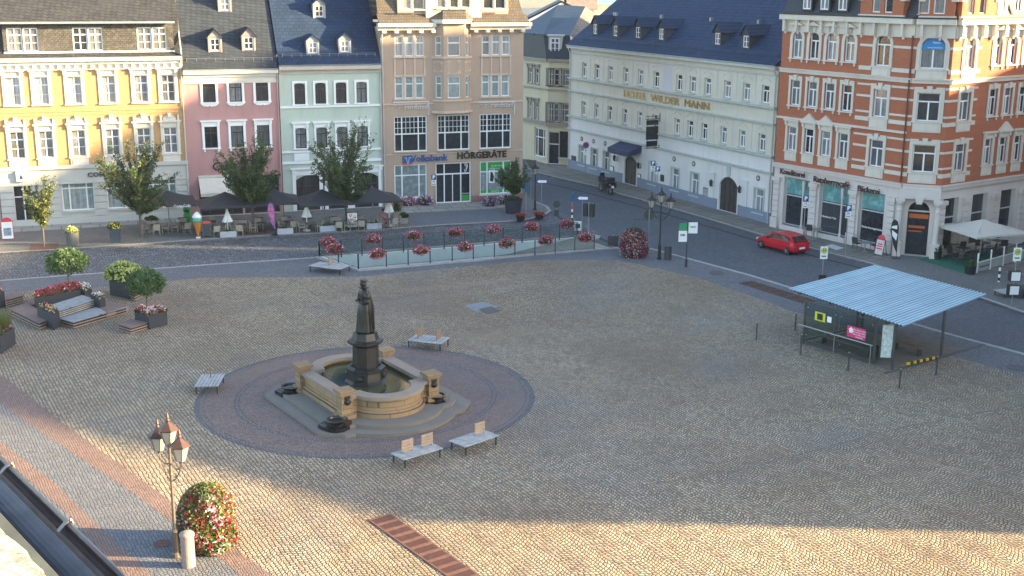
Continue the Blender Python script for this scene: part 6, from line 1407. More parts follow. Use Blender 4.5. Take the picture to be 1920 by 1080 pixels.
def inset(P, d):
    c = sum(P, Vector((0,0,0)))/len(P); return [p+(c-p).normalized()*d for p in P]
pd_ = (G(180,560,.8)-G(111,580,.8)); DA = atan2(pd_.y, pd_.x)
M_dkr = planks('brown_deck_boards', (.17,.115,.1), DA); M_dkg = planks('grey_deck_boards', (.26,.27,.27), DA); M_edge = mat('deck_edge_wood', (.33,.23,.17), .7, var=.25, sc=3); M_edgeg = mat('grey_deck_edge_wood', (.36,.33,.29), .7, var=.25, sc=3)
def deck(label, px, z, top, edge, zb=.04, layers=None, group='stacked wooden decks on the left of the square'):
    P = ccw([G(x, y, z) for x, y in px]); o = sum(P, Vector())/len(P); o.z = 0; root = empty('wooden_deck', o, 0, label, 'deck', group); Q = [p-o for p in P]; q2 = lambda L_: [(p.x, p.y) for p in L_]
    mb = MB(); mb.prism(q2(Q), z-.045, z); part('deck_top', mb, top, root)
    n = layers or max(2, int((z-zb)/.13)); mb = MB(); mb.prism(q2(inset(Q, .12)), zb-.04, z-.045); part('core', mb, X['black'], root)
    st_ = (z-.05-zb)/n
    for k in range(n): mb = MB(); mb.prism(q2(inset(Q, .02)), zb+k*st_, zb+k*st_+.06); part('edge_board', mb, edge, root)
    return root
deck('upper grey seating deck between the planters of the large deck group', [(97,571),(154,553),(180,561),(111,583)], .84, M_dkg, M_edgeg, .44)
deck('low grey lounging deck in front of the large deck group', [(111,597),(196,570),(240,575),(137,604)], .42, M_dkg, M_edge)
deck('low brown deck at the left wing of the large deck group', [(17,579),(52,566),(93,598),(73,606)], .42, M_dkr, M_edge)
deck('low brown deck at the right wing of the large deck group', [(180,573),(196,562),(240,574),(200,586)], .43, M_dkr, M_edge)
deck('small brown deck step before the near ball tree planter', [(218,607),(245,598),(280,604),(245,615)], .4, M_dkr, M_edge)
deck('small brown deck beside the yellow flowering planter', [(227,542),(244,535),(268,546),(252,553)], .42, M_dkr, M_edge)
deck('brown deck at the left edge of the picture beside a planter', [(9,551),(28,545),(46,553),(10,563)], .5, M_dkr, M_edge)
deck('small deck stub behind the long red planter', [(54,562),(62,559),(72,566),(60,572)], .5, M_dkr, M_edge)
def planter(label, px, z, m, plant=None, z0=.05, name='planter_box', group=None):
    P = ccw([G(x, y, z) for x, y in px]); o = sum(P, Vector())/len(P); o.z = 0; root = empty(name, o, 0, label, 'planter', group); Q = [(p-o) for p in P]; I_ = inset(Q, .07)
    mb = MB(); n = len(Q)
    for i in range(n):
        j = (i+1) % n; a, b_, c, d = Q[i], Q[j], I_[j], I_[i]
        mb.face([(a.x,a.y,z0),(b_.x,b_.y,z0),(b_.x,b_.y,z),(a.x,a.y,z)]); mb.face([(a.x,a.y,z),(b_.x,b_.y,z),(c.x,c.y,z),(d.x,d.y,z)]); mb.face([(d.x,d.y,z-.1),(c.x,c.y,z-.1),(c.x,c.y,z),(d.x,d.y,z)])
    mb.mi = 1; mb.face([(p.x,p.y,z-.07) for p in I_]); mb.mi = 0; part('box', mb, [m, M_soil], root, fix=False)
    fm = MB()
    for p in inset(Q, .15): fm.box(p.x-.06, p.x+.06, p.y-.06, p.y+.06, 0, z0)
    part('foot', fm, X['dark'], root); return root, Q, I_
def fill(root, I_, z, seed, cols, n=300, h=.3, lm=None, over=.08, s=.07, nf=.8):
    rnd = random.Random(seed); lf = MB(); bl = []; c = sum(I_, Vector())/len(I_)
    for _ in range(n):
        if len(I_) == 4:
            a, b_ = rnd.random(), rnd.random(); p = (I_[0].lerp(I_[1], a)).lerp(I_[3].lerp(I_[2], a), b_)
        e = 1+over*rnd.random(); p = c+(p-c)*e; hh = h*(1-.5*(((2*a-1)**4+(2*b_-1)**4)/2)); zz = z-.05+rnd.random()*hh; leafq(lf, (p.x, p.y, zz), s*1.3, rnd)
        if rnd.random() < nf: bl.append((p.x+rnd.gauss(0,.03), p.y+rnd.gauss(0,.03), zz+.07))
    part('foliage', lf, lm or L_mid, root, fix=False)
    if cols: flowers(root, rnd, bl, cols, s)
pg = 'anthracite planters of the deck group'
r_, Q, I_ = planter('long anthracite planter of red and pink begonias behind the upper deck', [(64,560),(66,553),(142,533),(156,541)], 1.0, M_plan, group=pg)
I4 = I_; fill(r_, I_, 1.0, 1, [(B_red,5),(B_pink,3),(B_white,.6)], 900, .38)
def ball_tree(label, base, ztop, r, rzf, seed, zb, group='clipped ball trees'):
    P = G(*base, zb); P.z = zb; root = empty('ball_tree', P, 0, label, 'tree', group); mb = MB(); H_ = ztop-zb; mb.path([(0,0,0),(.02,.01,H_*.5),(0,0,H_-r*rzf)], [.05,.045,.04], 8)
    for i in range(7): t = i*.9; mb.tube((0,0,H_-r*rzf*1.6),(r*.6*cos(t), r*.6*sin(t), H_-r*rzf*.7), .025, .01, 5)
    part('trunk', mb, M_bark, root); ball_crown(root, H_-r*rzf, r, r*rzf, 3600, seed, L_mid if seed % 2 else L_dark, .085)
P0 = G(129,541,1.0); ball_tree('clipped ball tree standing in the long planter of red begonias', (129,541), zat(127,466,P0), 1.28, .68, 31, 1.0)
P0 = G(276,583,.85); ball_tree('clipped ball tree in the square planter with white and red flowers', (276,586), zat(280,501,P0), 1.12, .76, 33, .85)
r_, Q, I_ = planter('anthracite planter with small flowers in front of the left wing deck', [(69,576),(83,571),(111,583),(99,589)], .98, M_plan, group=pg); fill(r_, I_, .98, 2, [(B_pink,2),(B_white,2),(B_yel,1)], 220, .25, nf=.4)
r_, Q, I_ = planter('small anthracite planter with white flowers between upper deck and right wing', [(170,557),(182,553),(197,558),(186,562)], .95, M_plan, group=pg); fill(r_, I_, .95, 3, [(B_white,4),(B_red,1)], 240, .3, nf=.5)
r_, Q, I_ = planter('anthracite planter with white petunias behind the long red planter', [(142,543),(158,537),(172,541),(158,548)], .85, M_plan, group=pg); fill(r_, I_, .85, 4, [(B_white,5)], 300, .4, nf=.6)
r_, Q, I_ = planter('tall anthracite planter with a dome of lime yellow hydrangea flowers', [(204,521),(226,515),(262,522),(240,529)], 1.15, M_plan, group=pg)
rnd = random.Random(6); c = sum(I_, Vector())/len(I_); lf = MB(); blob(lf, rnd, 1500, 1.22, 1.0, 1.05, .09, (c.x,c.y,1.15), -.1, .5); part('foliage', lf, L_mid, r_, fix=False)
pts = []
for _ in range(520): v = Vector((rnd.gauss(0,1), rnd.gauss(0,1), abs(rnd.gauss(.3,1)))).normalized(); pts.append((c.x+v.x*1.26, c.y+v.y*1.04, 1.17+v.z*1.08))
flowers(r_, rnd, pts, [(L_lime,1)], .12)
r_, Q, I_ = planter('square anthracite planter edged with white petunias round the near ball tree', [(252,583),(279,577),(313,583),(279,592)], .85, M_plan, group=pg); fill(r_, I_, .85, 7, [(B_white,5),(B_red,3),(B_mag,1)], 800, .32, over=.28)
r_, Q, I_ = planter('anthracite planter at the left edge with pink flowers and feathery grass', [(-30,625),(-12,608),(27,614),(0,631)], 1.0, M_plan, group=pg); fill(r_, I_, 1.0, 8, [(B_mag,3),(B_pink,2)], 500, .5, L_mid, nf=.4)
gr_ = MB(); rnd = random.Random(5); c = sum(I_, Vector())/len(I_)
for _ in range(500):
    a = rnd.random()*6.28; r0 = rnd.random()*.5; x, y = c.x+r0*cos(a), c.y+r0*sin(a); h_ = rnd.uniform(.6,1.3); k = len(gr_.v); ex, ey = x+cos(a)*h_*.4, y+sin(a)*h_*.4; gr_.v += [(x-.02,y,1.),(x+.02,y,1.),(ex,ey,1+h_)]; gr_.f.append((k,k+1,k+2)); gr_.m.append(0)
part('grass_tuft', gr_, L_yel, r_, fix=False)
r_, Q, I_ = planter('anthracite planter cut by the left picture edge beside a brown deck', [(-30,548),(-10,541),(8,546),(-12,554)], 1.0, M_plan, group=pg); fill(r_, I_, 1.0, 9, [(B_pink,1)], 260, .9, L_dark, nf=.1)
# round pots on the left pavement
def pot(px, r0, r1, h, label, m, plant, seed, name='flower_pot', z=.12, pr=.5, ph=.35, cols=None, n=500, square=False, cat='plant pot'):
    P = G(*px); P.z = z; root = empty(name, P, RA.ang, label, cat); mb = MB(); k = 4 if square else 20
    mb.lathe([(r0,0),(r1,h),(r1-.05,h),(r1-.07,h-.1),(.0001,h-.1)], n=k, cap=False, ph=pi/4 if square else 0); part('pot', mb, m, root)
    rnd = random.Random(seed); lf = MB(); blob(lf, rnd, n, pr, pr, ph, .09, (0,0,h+.05), -.1, .3); part('foliage', lf, plant, root, fix=False)
    if cols:
        pts = []
        for _ in range(int(n*.5)): v = Vector((rnd.gauss(0,1), rnd.gauss(0,1), abs(rnd.gauss(.3,1)))).normalized(); pts.append((v.x*pr*1.03, v.y*pr*1.03, h+.05+v.z*ph*1.03))
        flowers(root, rnd, pts, cols, .08)
    return root
M_pgr = mat('grey_green_pot', (.1,.11,.1), .7); M_pbl = mat('dark_blue_pot', (.03,.05,.075), .6); M_tc = mat('stone_trough', (.3,.26,.23), .85)
pot((137,463), .42, .5, 1.05, 'round grey pot with lime yellow plant on the left pavement', M_pgr, L_lime, 1, ph=.4)
pot((217,457), .5, .62, 1.1, 'dark blue square pot with trailing green plant on the left pavement', M_pbl, L_mid, 2, square=True, cols=[(B_yel,1),(L_mid,5)], ph=.42)
pot((285,438), .3, .5, 1.0, 'tapered dark pot with ivy behind the large tree trunk', M_tc, L_dark, 3, square=True, ph=.3)
pot((962,402), .62, .82, 1.25, 'large dark round tub of the small tree before the hearing aid shop', M_plan, L_dark, 4, pr=.6, ph=.2)
P0 = G(962,402); street_tree('small round headed tree growing from the dark tub by the corner', (962,401), zat(965,308,P0), 3.3, 2.0, 44, [L_dark, L_mid], 17, None, .1, 1.2)
gP = 'petunia bushes at the foot of the tan house'
for i, (px, lb, cl) in enumerate((((765,388),'pink and white petunia bush left below the bank window',[(B_pink,3),(B_white,2),(B_pur,2)]),((797,387),'purple and white petunia bush left of the glass entrance door',[(B_pur,5),(B_white,2)]),((918,389),'purple petunia bush below the hearing aid shop window',[(B_pur,5),(B_white,1.5)]),((945,385),'purple and white petunia bush beside the small tree tub',[(B_pur,4),(B_white,2)]))):
    P = G(*px); P.z = .12; root = empty('petunia_bush', P, 0, lb, 'flowers', gP); rnd = random.Random(i+90); mb = MB(); mb.box(-.4,.4,-.2,.2,0,.3); part('box', mb, X['dark'], root); lf = MB(); blob(lf, rnd, 260, .68, .45, .42, .08, (0,0,.42), -.6, .4); part('foliage', lf, L_dark, root, fix=False)
    flowers(root, rnd, [((v:=Vector((rnd.gauss(0,1), rnd.gauss(0,1), rnd.gauss(.3,1))).normalized()).x*.72, v.y*.48, .44+v.z*.44) for _ in range(230)], cl, .085)
for px, lb in (((1011,413),'red flowers in a low box at the pavement corner near the sign poles'),((976,416),'red flowers in a low box at the curved kerb below the small tree')):
    pot(px, .3, .38, .3, lb, X['dark'], L_dark, 40, pr=.5, ph=.25, cols=[(B_red,1)], n=160)
# ================================================================ BUS SHELTER
zL, zR = 2.62, 3.05; K = [G(1478,541,zL), G(1695,612,zL), G(1852,552,zR), G(1640,497,zR)]    # left, front, right, back
sc_ = sum(K, Vector())/4; sc_.z = 0; root = empty('bus_shelter', sc_, 0, 'glass bus shelter with pale blue corrugated metal roof on the right of the square', 'bus shelter'); SR = root
m, n, bb = nodes('corrugated_metal_roof'); g_ = tc(n); f_ = noise(n, g_, .5, 5); bb.inputs['Roughness'].default_value = .35; bb.inputs['Metallic'].default_value = .3
n.links.new(mixc(n, ramp(n, f_, ((.35, 0.), (.65, 1.))), (.25,.41,.47), (.32,.48,.54)), bb.inputs['Base Color']); Mroof = m
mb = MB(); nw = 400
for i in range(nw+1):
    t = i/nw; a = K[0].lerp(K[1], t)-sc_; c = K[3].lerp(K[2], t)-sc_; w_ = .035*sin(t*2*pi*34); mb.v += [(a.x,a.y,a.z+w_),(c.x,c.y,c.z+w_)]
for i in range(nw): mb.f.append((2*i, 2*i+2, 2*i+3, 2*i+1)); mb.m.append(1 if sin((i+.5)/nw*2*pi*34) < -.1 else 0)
part('roof', mb, [Mroof, mat('roof_valley_shade', (.13,.2,.24), .5, var=.2)], root, fix=False, smooth=True)  # darker valley faces: shade between the ridges painted into the colour
def q_(s, t, z=None):    # bilinear point below the roof; s: left->front, t: towards back
    a = K[0].lerp(K[1], s); c = K[3].lerp(K[2], s); p = a.lerp(c, t)-sc_
    if z is not None: p.z = z
    return p
def rz2(s, t): return q_(s, t).z
mb = MB()
for t in (.03, .35, .68, .97): mb.bar(q_(.03, t)-Vector((0,0,.09)), q_(.97, t)-Vector((0,0,.09)), .1, .1)
for s in (.08, .36, .64, .92): mb.bar(q_(s, .03)-Vector((0,0,.2)), q_(s, .97)-Vector((0,0,.2)), .08, .1)
part('roof_frame', mb, X['steel'], root)
def gl(x, y): p = G(x, y)-sc_; return p
W0, W1, W2, W3 = gl(1506,643), gl(1637,683), gl(1672,693), gl(1764,667)
dirA = (W1-W0).normalized(); dirB = (W3-W2).normalized(); WB = W0+dirB*5.2; WC = W3-dirA*0+(W0-W2)*.98
def near_t(p):
    a = K[0]-sc_; b_ = K[1]-sc_; return zL-.1
for p in (W0, W1, W2, W3, WB, W3+(W0-W2)*.95):
    mb = MB(); hgt = 2.5 if (p-W0).length < .1 or p in (W1, W2) else 2.72; mb.box(p.x-.06, p.x+.06, p.y-.06, p.y+.06, 0, hgt); part('post', mb, X['steel'], root)
def pane(p, q, z0, z1, n=1, name='glass_panel', m=None, th=.014):
    for i in range(n):
        a, c = p.lerp(q, i/n), p.lerp(q, (i+1)/n); d = (c-a).normalized(); a = a+d*.03; c = c-d*.03; mb = MB(); mb.bar((a.x,a.y,(z0+z1)/2),(c.x,c.y,(z0+z1)/2), th, z1-z0); part(name, mb, m or X['glass'], root)
pane(W0, W1, .25, 2.35, 2); pane(W0, WB, .25, 2.4, 2); pane(W3+(W0-W2)*.95*.55, W3+(W0-W2)*.95, .25, 2.5, 1)
mb = MB(); mb.bar((W0.x,W0.y,.16),(W1.x,W1.y,.16),.06,.08); mb.bar((W0.x,W0.y,.16),(WB.x,WB.y,.16),.06,.08); mb.bar((W0.x,W0.y,2.42),(W1.x,W1.y,2.42),.06,.08); part('wall_rail', mb, X['steel'], root)
nrm = Vector((dirA.y, -dirA.x, 0)); nrm = nrm if nrm.dot(gl(1600,760)) > 0 else -nrm
h0, h1 = W0+nrm*.25-dirA*.2, W1+nrm*.25+dirA*0.05; mb = MB(); mb.tube((h0.x,h0.y,1.1),(h1.x,h1.y,1.1),.035,n=10)
for t in (.02, .5, .98): p = h0.lerp(h1, t); mb.tube((p.x,p.y,0),(p.x,p.y,1.1),.025,n=8)
part('handrail', mb, X['grey'], root)
# map panels by the front corner, poster and stickers on the glass
fA = W1+dirB*.55+dirA*.1; mb = MB(); mb.bar((fA.x,fA.y,1.35),(fA.x+dirB.x*.95,fA.y+dirB.y*.95,1.35),.08,1.75); mb.mi = 1; pn = fA-dirA*0+nrm*.0
d3 = Vector((dirB.y, -dirB.x, 0)); d3 = d3 if d3.y < 0 else -d3
a_, c_ = fA+dirB*.1+d3*.047, fA+dirB*.85+d3*.047; mb.bar((a_.x,a_.y,1.45),(c_.x,c_.y,1.45),.01,1.35); part('map_panel', mb, [X['grey'], mat('faded_map', (.5,.58,.56), .5, var=.35, sc=7)], root)
fB = W1+dirB*.15+dirA*.32; e_ = fB-dirA*.6; mb = MB(); mb.bar((fB.x,fB.y,1.35),(fB.x+dirB.x*.1-dirA.x*.0+.45,fB.y+dirB.y*.1-.1,1.35),.07,1.8); part('map_panel', mb, bpy.data.materials['faded_map'], root)
def sticker(t0, t1, z0, z1, m, name='poster', off=.03):
    a, c = W0.lerp(W1, t0)+nrm*off, W0.lerp(W1, t1)+nrm*off; mb = MB(); mb.bar((a.x,a.y,(z0+z1)/2),(c.x,c.y,(z0+z1)/2),.008,z1-z0); return part(name, mb, m, root)
M_mag = mat('magenta_banner', (.62,.03,.14), .5, var=0); sticker(.62, .87, 1.15, 1.78, M_mag, 'banner'); sticker(.15, .3, 1.55, 2.05, mat('yellow_sticker', (.55,.55,.03), .5, var=0)); sticker(.185, .265, 1.62, 1.98, X['dark'], off=.045); sticker(.33, .39, 1.62, 1.95, X['white']); 
ax = Matrix.Rotation(atan2(dirA.y, dirA.x), 4, 'Z')
for k in range(4):
    p = W0.lerp(W1, .79)+nrm*.045; text('banner_lettering', ('Hier könnte Ihre', 'Werbung stehen', 'Information und', 'Auskunft')[k], .13, M_wht, root, Matrix.Translation((p.x,p.y,1.64-k*.13)) @ ax @ RX, .002)
p = W0.lerp(W1, .675)+nrm*.042; mb = MB(); mb.prism([(-.12,0),(.12,0),(.12,.16),(.18,.16),(0,.33),(-.18,.16),(-.12,.16)], -.006, 0, 'y'); o = part('house_symbol', mb, M_wht, root, Matrix.Translation((p.x,p.y,1.4)) @ ax)
for t0 in (.04,.45,.53,.96):
    for z in (.55, 2.15): p = W0.lerp(W1, t0)+nrm*.03; mb = MB(); mb.lathe([(.035,-.01),(.035,.01)], n=10, M=Matrix.Translation((p.x,p.y,z)) @ ax @ RX); part('glass_clamp', mb, X['grey'], root)
# benches inside, litter bin, striped barrier
def inner_bench(a, c, label):
    d = (c-a).normalized(); root2 = empty('shelter_bench', sc_+Vector((a.x,a.y,0)), atan2(d.y,d.x), label, 'bench', 'benches inside the bus shelter'); L_ = (c-a).length
    for i in range(4): mb = MB(); mb.box(0, L_, i*.11, i*.11+.09, .44, .48); part('slat', mb, mat('shelter_bench_wood', (.16,.1,.07), .6) if 'shelter_bench_wood' not in bpy.data.materials else bpy.data.materials['shelter_bench_wood'], root2)
    for x in (.15, L_-.15): mb = MB(); mb.box(x-.03, x+.03, .03, .4, 0, .44); part('leg', mb, X['steel'], root2)
cn = (W0+W2)/2; inner_bench(W0+dirA*.6-nrm*.7, W1-nrm*.7-dirA*.8, 'long wooden bench behind the glass front of the bus shelter'); bk0 = W3+(W0-W2)*.45; inner_bench(bk0-dirB*1.2+dirA*.3, bk0+dirA*2.2-dirB*1.2, 'wooden bench at the open rear side of the bus shelter')
P = sc_+W1-nrm*.45-dirA*.3; root = empty('litter_bin', P, 0, 'dark litter bin inside the front corner of the bus shelter', 'litter bin'); mb = MB(); mb.lathe([(.2,.15),(.22,.85),(.17,.9),(.17,.8)], n=14, cap=False); part('bin', mb, X['steel'], root); mb = MB(); mb.tube((0,0,0),(0,0,.2),.05); part('foot', mb, X['dark'], root)
A, B = G(1700,683,.15), G(1758,670,.15); d = B-A; root = empty('striped_barrier', (A.x,A.y,0), atan2(d.y,d.x), 'low yellow and black striped barrier beam at the open side of the shelter', 'barrier'); L_ = d.length
M_ybar = mat('yellow_barrier', (.65,.4,.03), .5, var=.1)
for i in range(10):
    mb = MB(); mb.box(L_*i/10, L_*(i+1)/10, -.04, .04, .1, .24); part('stripe', mb, M_ybar if i % 2 == 0 else X['dark'], root)
for x in (.1, L_-.1): mb = MB(); mb.box(x-.03, x+.03, -.03, .03, 0, .1); part('foot', mb, X['dark'], root)
sheet('concrete_pad', [(1505,644),(1660,692),(1810,655),(1665,620)], .016, mat('brown_concrete', (.15,.125,.1), .8, var=.2, sc=2))
strip('channel_strip', [(1662,702),(1745,678),(1850,647)], .25, .02, mat('dark_channel', (.09,.085,.08), .8, var=.2), .01)
# ================================================================ SIGNS AND POLES
M_sblue = mat('traffic_blue', (.006,.05,.2), .45, var=0); M_syel = mat('sign_yellow', (.7,.6,.05), .45, var=0); M_sgrn = mat('stop_green', (.02,.25,.1), .45, var=0)
def pole(label, px, top, name='traffic_sign', cat='traffic sign', r=.035, z=0., rz=0., m=None, group=None, sleeve=False):
    P = G(*px); P.z = z; H_ = zat(*top, P)-z; root = empty(name, P, rz, label, cat, group); mb = MB(); mb.tube((0,0,0),(0,0,H_),r,n=10)
    if sleeve: mb.tube((0,0,0),(0,0,.5),r*2,n=10); mb.tube((0,0,.5),(0,0,.6),r*2.05,n=10)
    part('pole', mb, m or X['grey'], root); return root, H_
def plate2(root, w_, h_, z, m, name='sign_plate', y=-.05, x=0., back=True):
    mb = MB(); mb.box(x-w_/2, x+w_/2, y-.012, y+.012, z, z+h_); return part(name, mb, m, root)
def disc2(root, r, z, m, y=-.05, name='sign_plate', x=0.):
    mb = MB(); mb.lathe([(r,-.012),(r,.012)], n=24, M=Matrix.Translation((x,y,z)) @ RX); return part(name, mb, m, root)
def stext(root, body, size, z, m, y=-.066, x=0., bold=.01, name='lettering', sx=1.): return text(name, body, size, m, root, Matrix.Translation((x,y,z)) @ RX, .002, bold, sx)
def parking(label, px, top, n=2, z=.12, k_=.72):
    r_, H_ = pole(label, px, top, z=z); plate2(r_, .42, .46, H_-.46, M_sblue); stext(r_, 'P', .42, H_-.24, M_wht, bold=.025); zz = H_-.5
    for k in range(n): plate2(r_, .42, .22, zz-.22, X['white']); stext(r_, ('4 h', 'Parkschein')[k], (.15, .07)[k], zz-.11, M_blk); zz -= .26
    return r_
parking('blue parking sign with two small white plates before the entrance of the tan house', (814,397), (816,327))
parking('blue parking sign on the taller pole before the hotel canopy', (1222,378), (1222,301), 2)
parking('blue parking sign lower on the right before the hotel, beside the taller parking sign', (1231,381), (1231,312), 1)
parking('blue parking sign in front of the first bakery window', (1505,461), (1505,366), 2)
parking('blue parking sign in front of the second bakery window', (1584,484), (1586,384), 2)
r_, H_ = pole('round no parking sign with white plates before the left end of the hotel', (1097,345), (1091,266), z=.12); disc2(r_, .32, H_-.32, M_red); disc2(r_, .25, H_-.32, M_sblue, -.07); mb = MB(); mb.bar((-.18,-.09,H_-.5),(.18,-.09,H_-.14),.02,.07,up=(0,1,0)); part('red_bar', mb, M_red, r_)
plate2(r_, .4, .34, H_-1.05, X['white']); plate2(r_, .4, .22, H_-1.32, X['white']); stext(r_, 'P', .26, H_-.88, M_blk)
def arrow(label, px, top, z=0.):
    r_, H_ = pole(label, px, top, name='one_way_sign', z=z); plate2(r_, .9, .38, H_-.38, M_sblue); mb = MB(); mb.prism([(-.41,H_-.19),(-.2,H_-.03),(-.2,H_-.08),(.41,H_-.08),(.41,H_-.3),(-.2,H_-.3),(-.2,H_-.35)], -.075, -.063, 'y'); part('arrow', mb, M_wht, r_)
arrow('white arrow one way sign on a thin pole behind the curved kerb', (1015,404), (1019,336), .12); arrow('white arrow one way sign on a thin pole between bollards and traffic light', (1091,440), (1091,367))
def keep_right(label, px, top, banded):
    r_, H_ = pole(label, px, top, z=0., rz=R_(62)); disc2(r_, .36, H_-.36, mat('faded_sign_blue', (.02,.12,.25), .5, var=0), x=.0); 
    if banded:
        for i in range(5): mb = MB(); mb.lathe([(.07,H_-1.1-i*.24),(.07,H_-1.34-i*.24)], n=10); part('band', mb, (M_red if i == 0 else X['white'] if i % 2 else X['dark']), r_)
    return r_
keep_right('round blue sign over a red and white banded post at the end of the ramp', (1072,440), (1068,361), True); keep_right('round blue sign seen edge on behind the small tree in the tub', (986,410), (987,343), False)
r_, H_ = pole('triangular traffic sign turned away, on a pole right of the tan house', (995,398), (995,300), z=.12); mb = MB(); mb.prism([(-.5,H_),(.5,H_),(0,H_-.85)], -.06, -.04, 'y'); part('sign_plate', mb, X['steel'], r_); plate2(r_, 1.0, .08, H_-1.2, X['grey'])
r_, H_ = pole('dark double sided traffic sign seen from behind beside the road mouth', (1043,424), (1043,376)); disc2(r_, .3, H_-.3, X['steel']); plate2(r_, .34, .5, H_-1.3, X['steel'])
r_, H_ = pole('round traffic sign seen from behind on a tall grey pole beside the far flower pyramid', (1215,472), (1218,393)); disc2(r_, .4, H_-.4, X['steel'], .05)
# traffic light
P = G(1103,447); H_ = zat(1106,380,P); root = empty('traffic_light', P, R_(-25), 'traffic light seen from behind at the road corner above the ramp', 'traffic light'); mb = MB(); mb.tube((0,0,0),(0,0,H_),.07,n=12); mb.tube((0,0,0),(0,0,.3),.1,n=12); part('pole', mb, X['grey'], root)
for x in (-.28, .28):
    mb = MB(); mb.box(x-.17, x+.17, -.16, .12, H_-1.1, H_-.05); hs_ = part('signal_head', mb, X['dark'], root)
    for k in range(3): mb = MB(); mb.lathe([(.13,0),(.13,.2)], n=12, cap=False, M=Matrix.Translation((x,.12,H_-.25-k*.33)) @ Matrix.Rotation(R_(-90), 4, 'X')); part('visor', mb, X['dark'], hs_)
r_, H_ = pole('grey cabinet sign on a short post at the near kerb beside the ramp railing', (1149,467), (1149,440), name='control_cabinet', cat='cabinet'); plate2(r_, .8, .75, H_-.85, X['steel'])
P = G(1083,441); P.z = .1; H_ = zat(1087,418,P); root = empty('ticket_machine', P, 0, 'small white and grey machine on a post at the far right end of the ramp', 'machine'); mb = MB(); mb.box(-.1,.1,-.1,.1,0,H_-.6); part('post', mb, X['steel'], root); mb = MB(); mb.box(-.28,.28,-.16,.16,H_-.7,H_); part('case', mb, X['white'], root); mb = MB(); mb.box(-.18,.18,-.175,-.161,H_-.5,H_-.15); part('screen', mb, X['steel'], root)
P = G(1252,487); root = empty('litter_bin', P, 0, 'tall narrow grey litter bin beside the far street lamp', 'litter bin'); mb = MB(); mb.lathe([(.27,.03),(.27,.98)], n=16); part('bin', mb, X['steel'], root); mb = MB(); mb.lathe([(.29,.98),(.29,1.03)], n=16); part('lid', mb, X['dark'], root)
r_, H_ = pole('dark pole with green and white tourist signs at the plaza kerb', (1286,501), (1287,417), name='sign_post', r=.05, m=X['steel'], sleeve=True); plate2(r_, .55, .5, H_-.55, M_sgrn, x=-.32); plate2(r_, .6, .8, H_-1.4, X['white'], x=-.32); plate2(r_, .65, .8, H_-.8, X['white'], x=.4, y=.05); stext(r_, 'Info', .22, H_-.9, M_blk, x=-.32); stext(r_, 'WC', .22, H_-.35, M_sgrn, x=.4, y=.03)
def stop(label, px, top, boxes=0):
    r_, H_ = pole(label, px, top, name='bus_stop_sign', cat='bus stop sign', m=X['grey']); plate2(r_, .5, .85, H_-.85, X['white']); disc2(r_, .2, H_-.27, M_sgrn, -.07); disc2(r_, .165, H_-.27, M_syel, -.085); stext(r_, 'H', .26, H_-.27, M_sgrn, y=-.1, bold=.02); stext(r_, 'Markt', .12, H_-.66, M_blk, y=-.067)
    z = H_-1.5
    for k in range(boxes): mb = MB(); mb.box(-.34, .34, -.2, .2, z-.65-k*.9, z-k*.9); part('timetable_case', mb, X['dark'], r_); mb = MB(); mb.box(-.28, .28, -.21, -.201, z-.6-k*.9, z-.05-k*.9); mb.box(.341, .35, -.15, .15, z-.6-k*.9, z-.05-k*.9); part('timetable', mb, X['white'], r_)
    return r_, H_
r_, H_ = stop('white bus stop sign with green ring behind the shelter roof', (1540,541), (1546,462)); plate2(r_, .5, .5, .45, X['dark'], 'litter_box')
stop('bus stop sign with two timetable cases near the right picture edge', (1896,576), (1906,464), 2)
P = G(1872,532); H_ = zat(1877,502,P); root = empty('banded_bollard', P, 0, 'black and white banded bollard beside the terrace fence', 'bollard'); mb = MB()
for i in range(5): mb = MB(); mb.lathe([(.07,H_*i/5),(.07,H_*(i+1)/5)], n=12); part('band', mb, X['white'] if i % 2 == 0 else X['dark'], root)
bench('brown backless bench beside the bus stop sign at the right edge', [(1862,543),(1885,551),(1915,541)], [], M_back, .45, None)
P = G(1910,560); root = empty('planter_box', P, R_(20), 'dark planter box at the right picture edge near the bus stop', 'planter'); mb = MB(); mb.box(-.2,1.6,-.5,.5,0,.75); part('box', mb, M_plan, root)
# advertising board at the far left, cone, figures
def aboard(label, px, w_, h_, frame, board, cols, name='sandwich_board', z=.12, rz=None, txt=None, lean=.12):
    P = G(*px); P.z = z; root = empty(name, P, RA.ang if rz is None else rz, label, 'sign board'); mb = MB()
    for s in (-1, 1): mb.bar((-w_/2,s*.25,0),(-w_/2,0,h_),.04); mb.bar((w_/2,s*.25,0),(w_/2,0,h_),.04)
    mb.bar((-w_/2,0,h_),(w_/2,0,h_),.04); part('frame', mb, frame, root)
    Mx = Matrix.Translation((0,-.25,0)) @ Matrix.Rotation(-atan2(.25,h_), 4, 'X'); mb = MB(); mb.box(-w_/2+.03, w_/2-.03, -.02, 0, .12, h_-.04); part('board', mb, board, root, Mx); return root, Mx
r_, Mx = aboard('red and white newspaper stand at the far left edge of the pavement', (16,452), .85, 1.45, M_red, X['white'], None); mb = MB(); mb.lathe([(.42,-.03),(.42,0)], n=20, M=Mx @ at(0,-.0,1.35) @ RX); part('top_disc', mb, M_red, r_); mb = MB(); mb.box(-.28,.28,-.035,-.02,.35,.95); part('picture', mb, mat('news_print', (.25,.3,.35), .7, var=.6, sc=8), r_, Mx)
r_, Mx = aboard('black menu board with red header beside the ice cream cone', (388,447), .62, 1.35, X['steel'], X['dark'], None); mb = MB(); mb.box(-.27,.27,-.035,-.021,1.1,1.3); part('header', mb, M_red, r_, Mx)
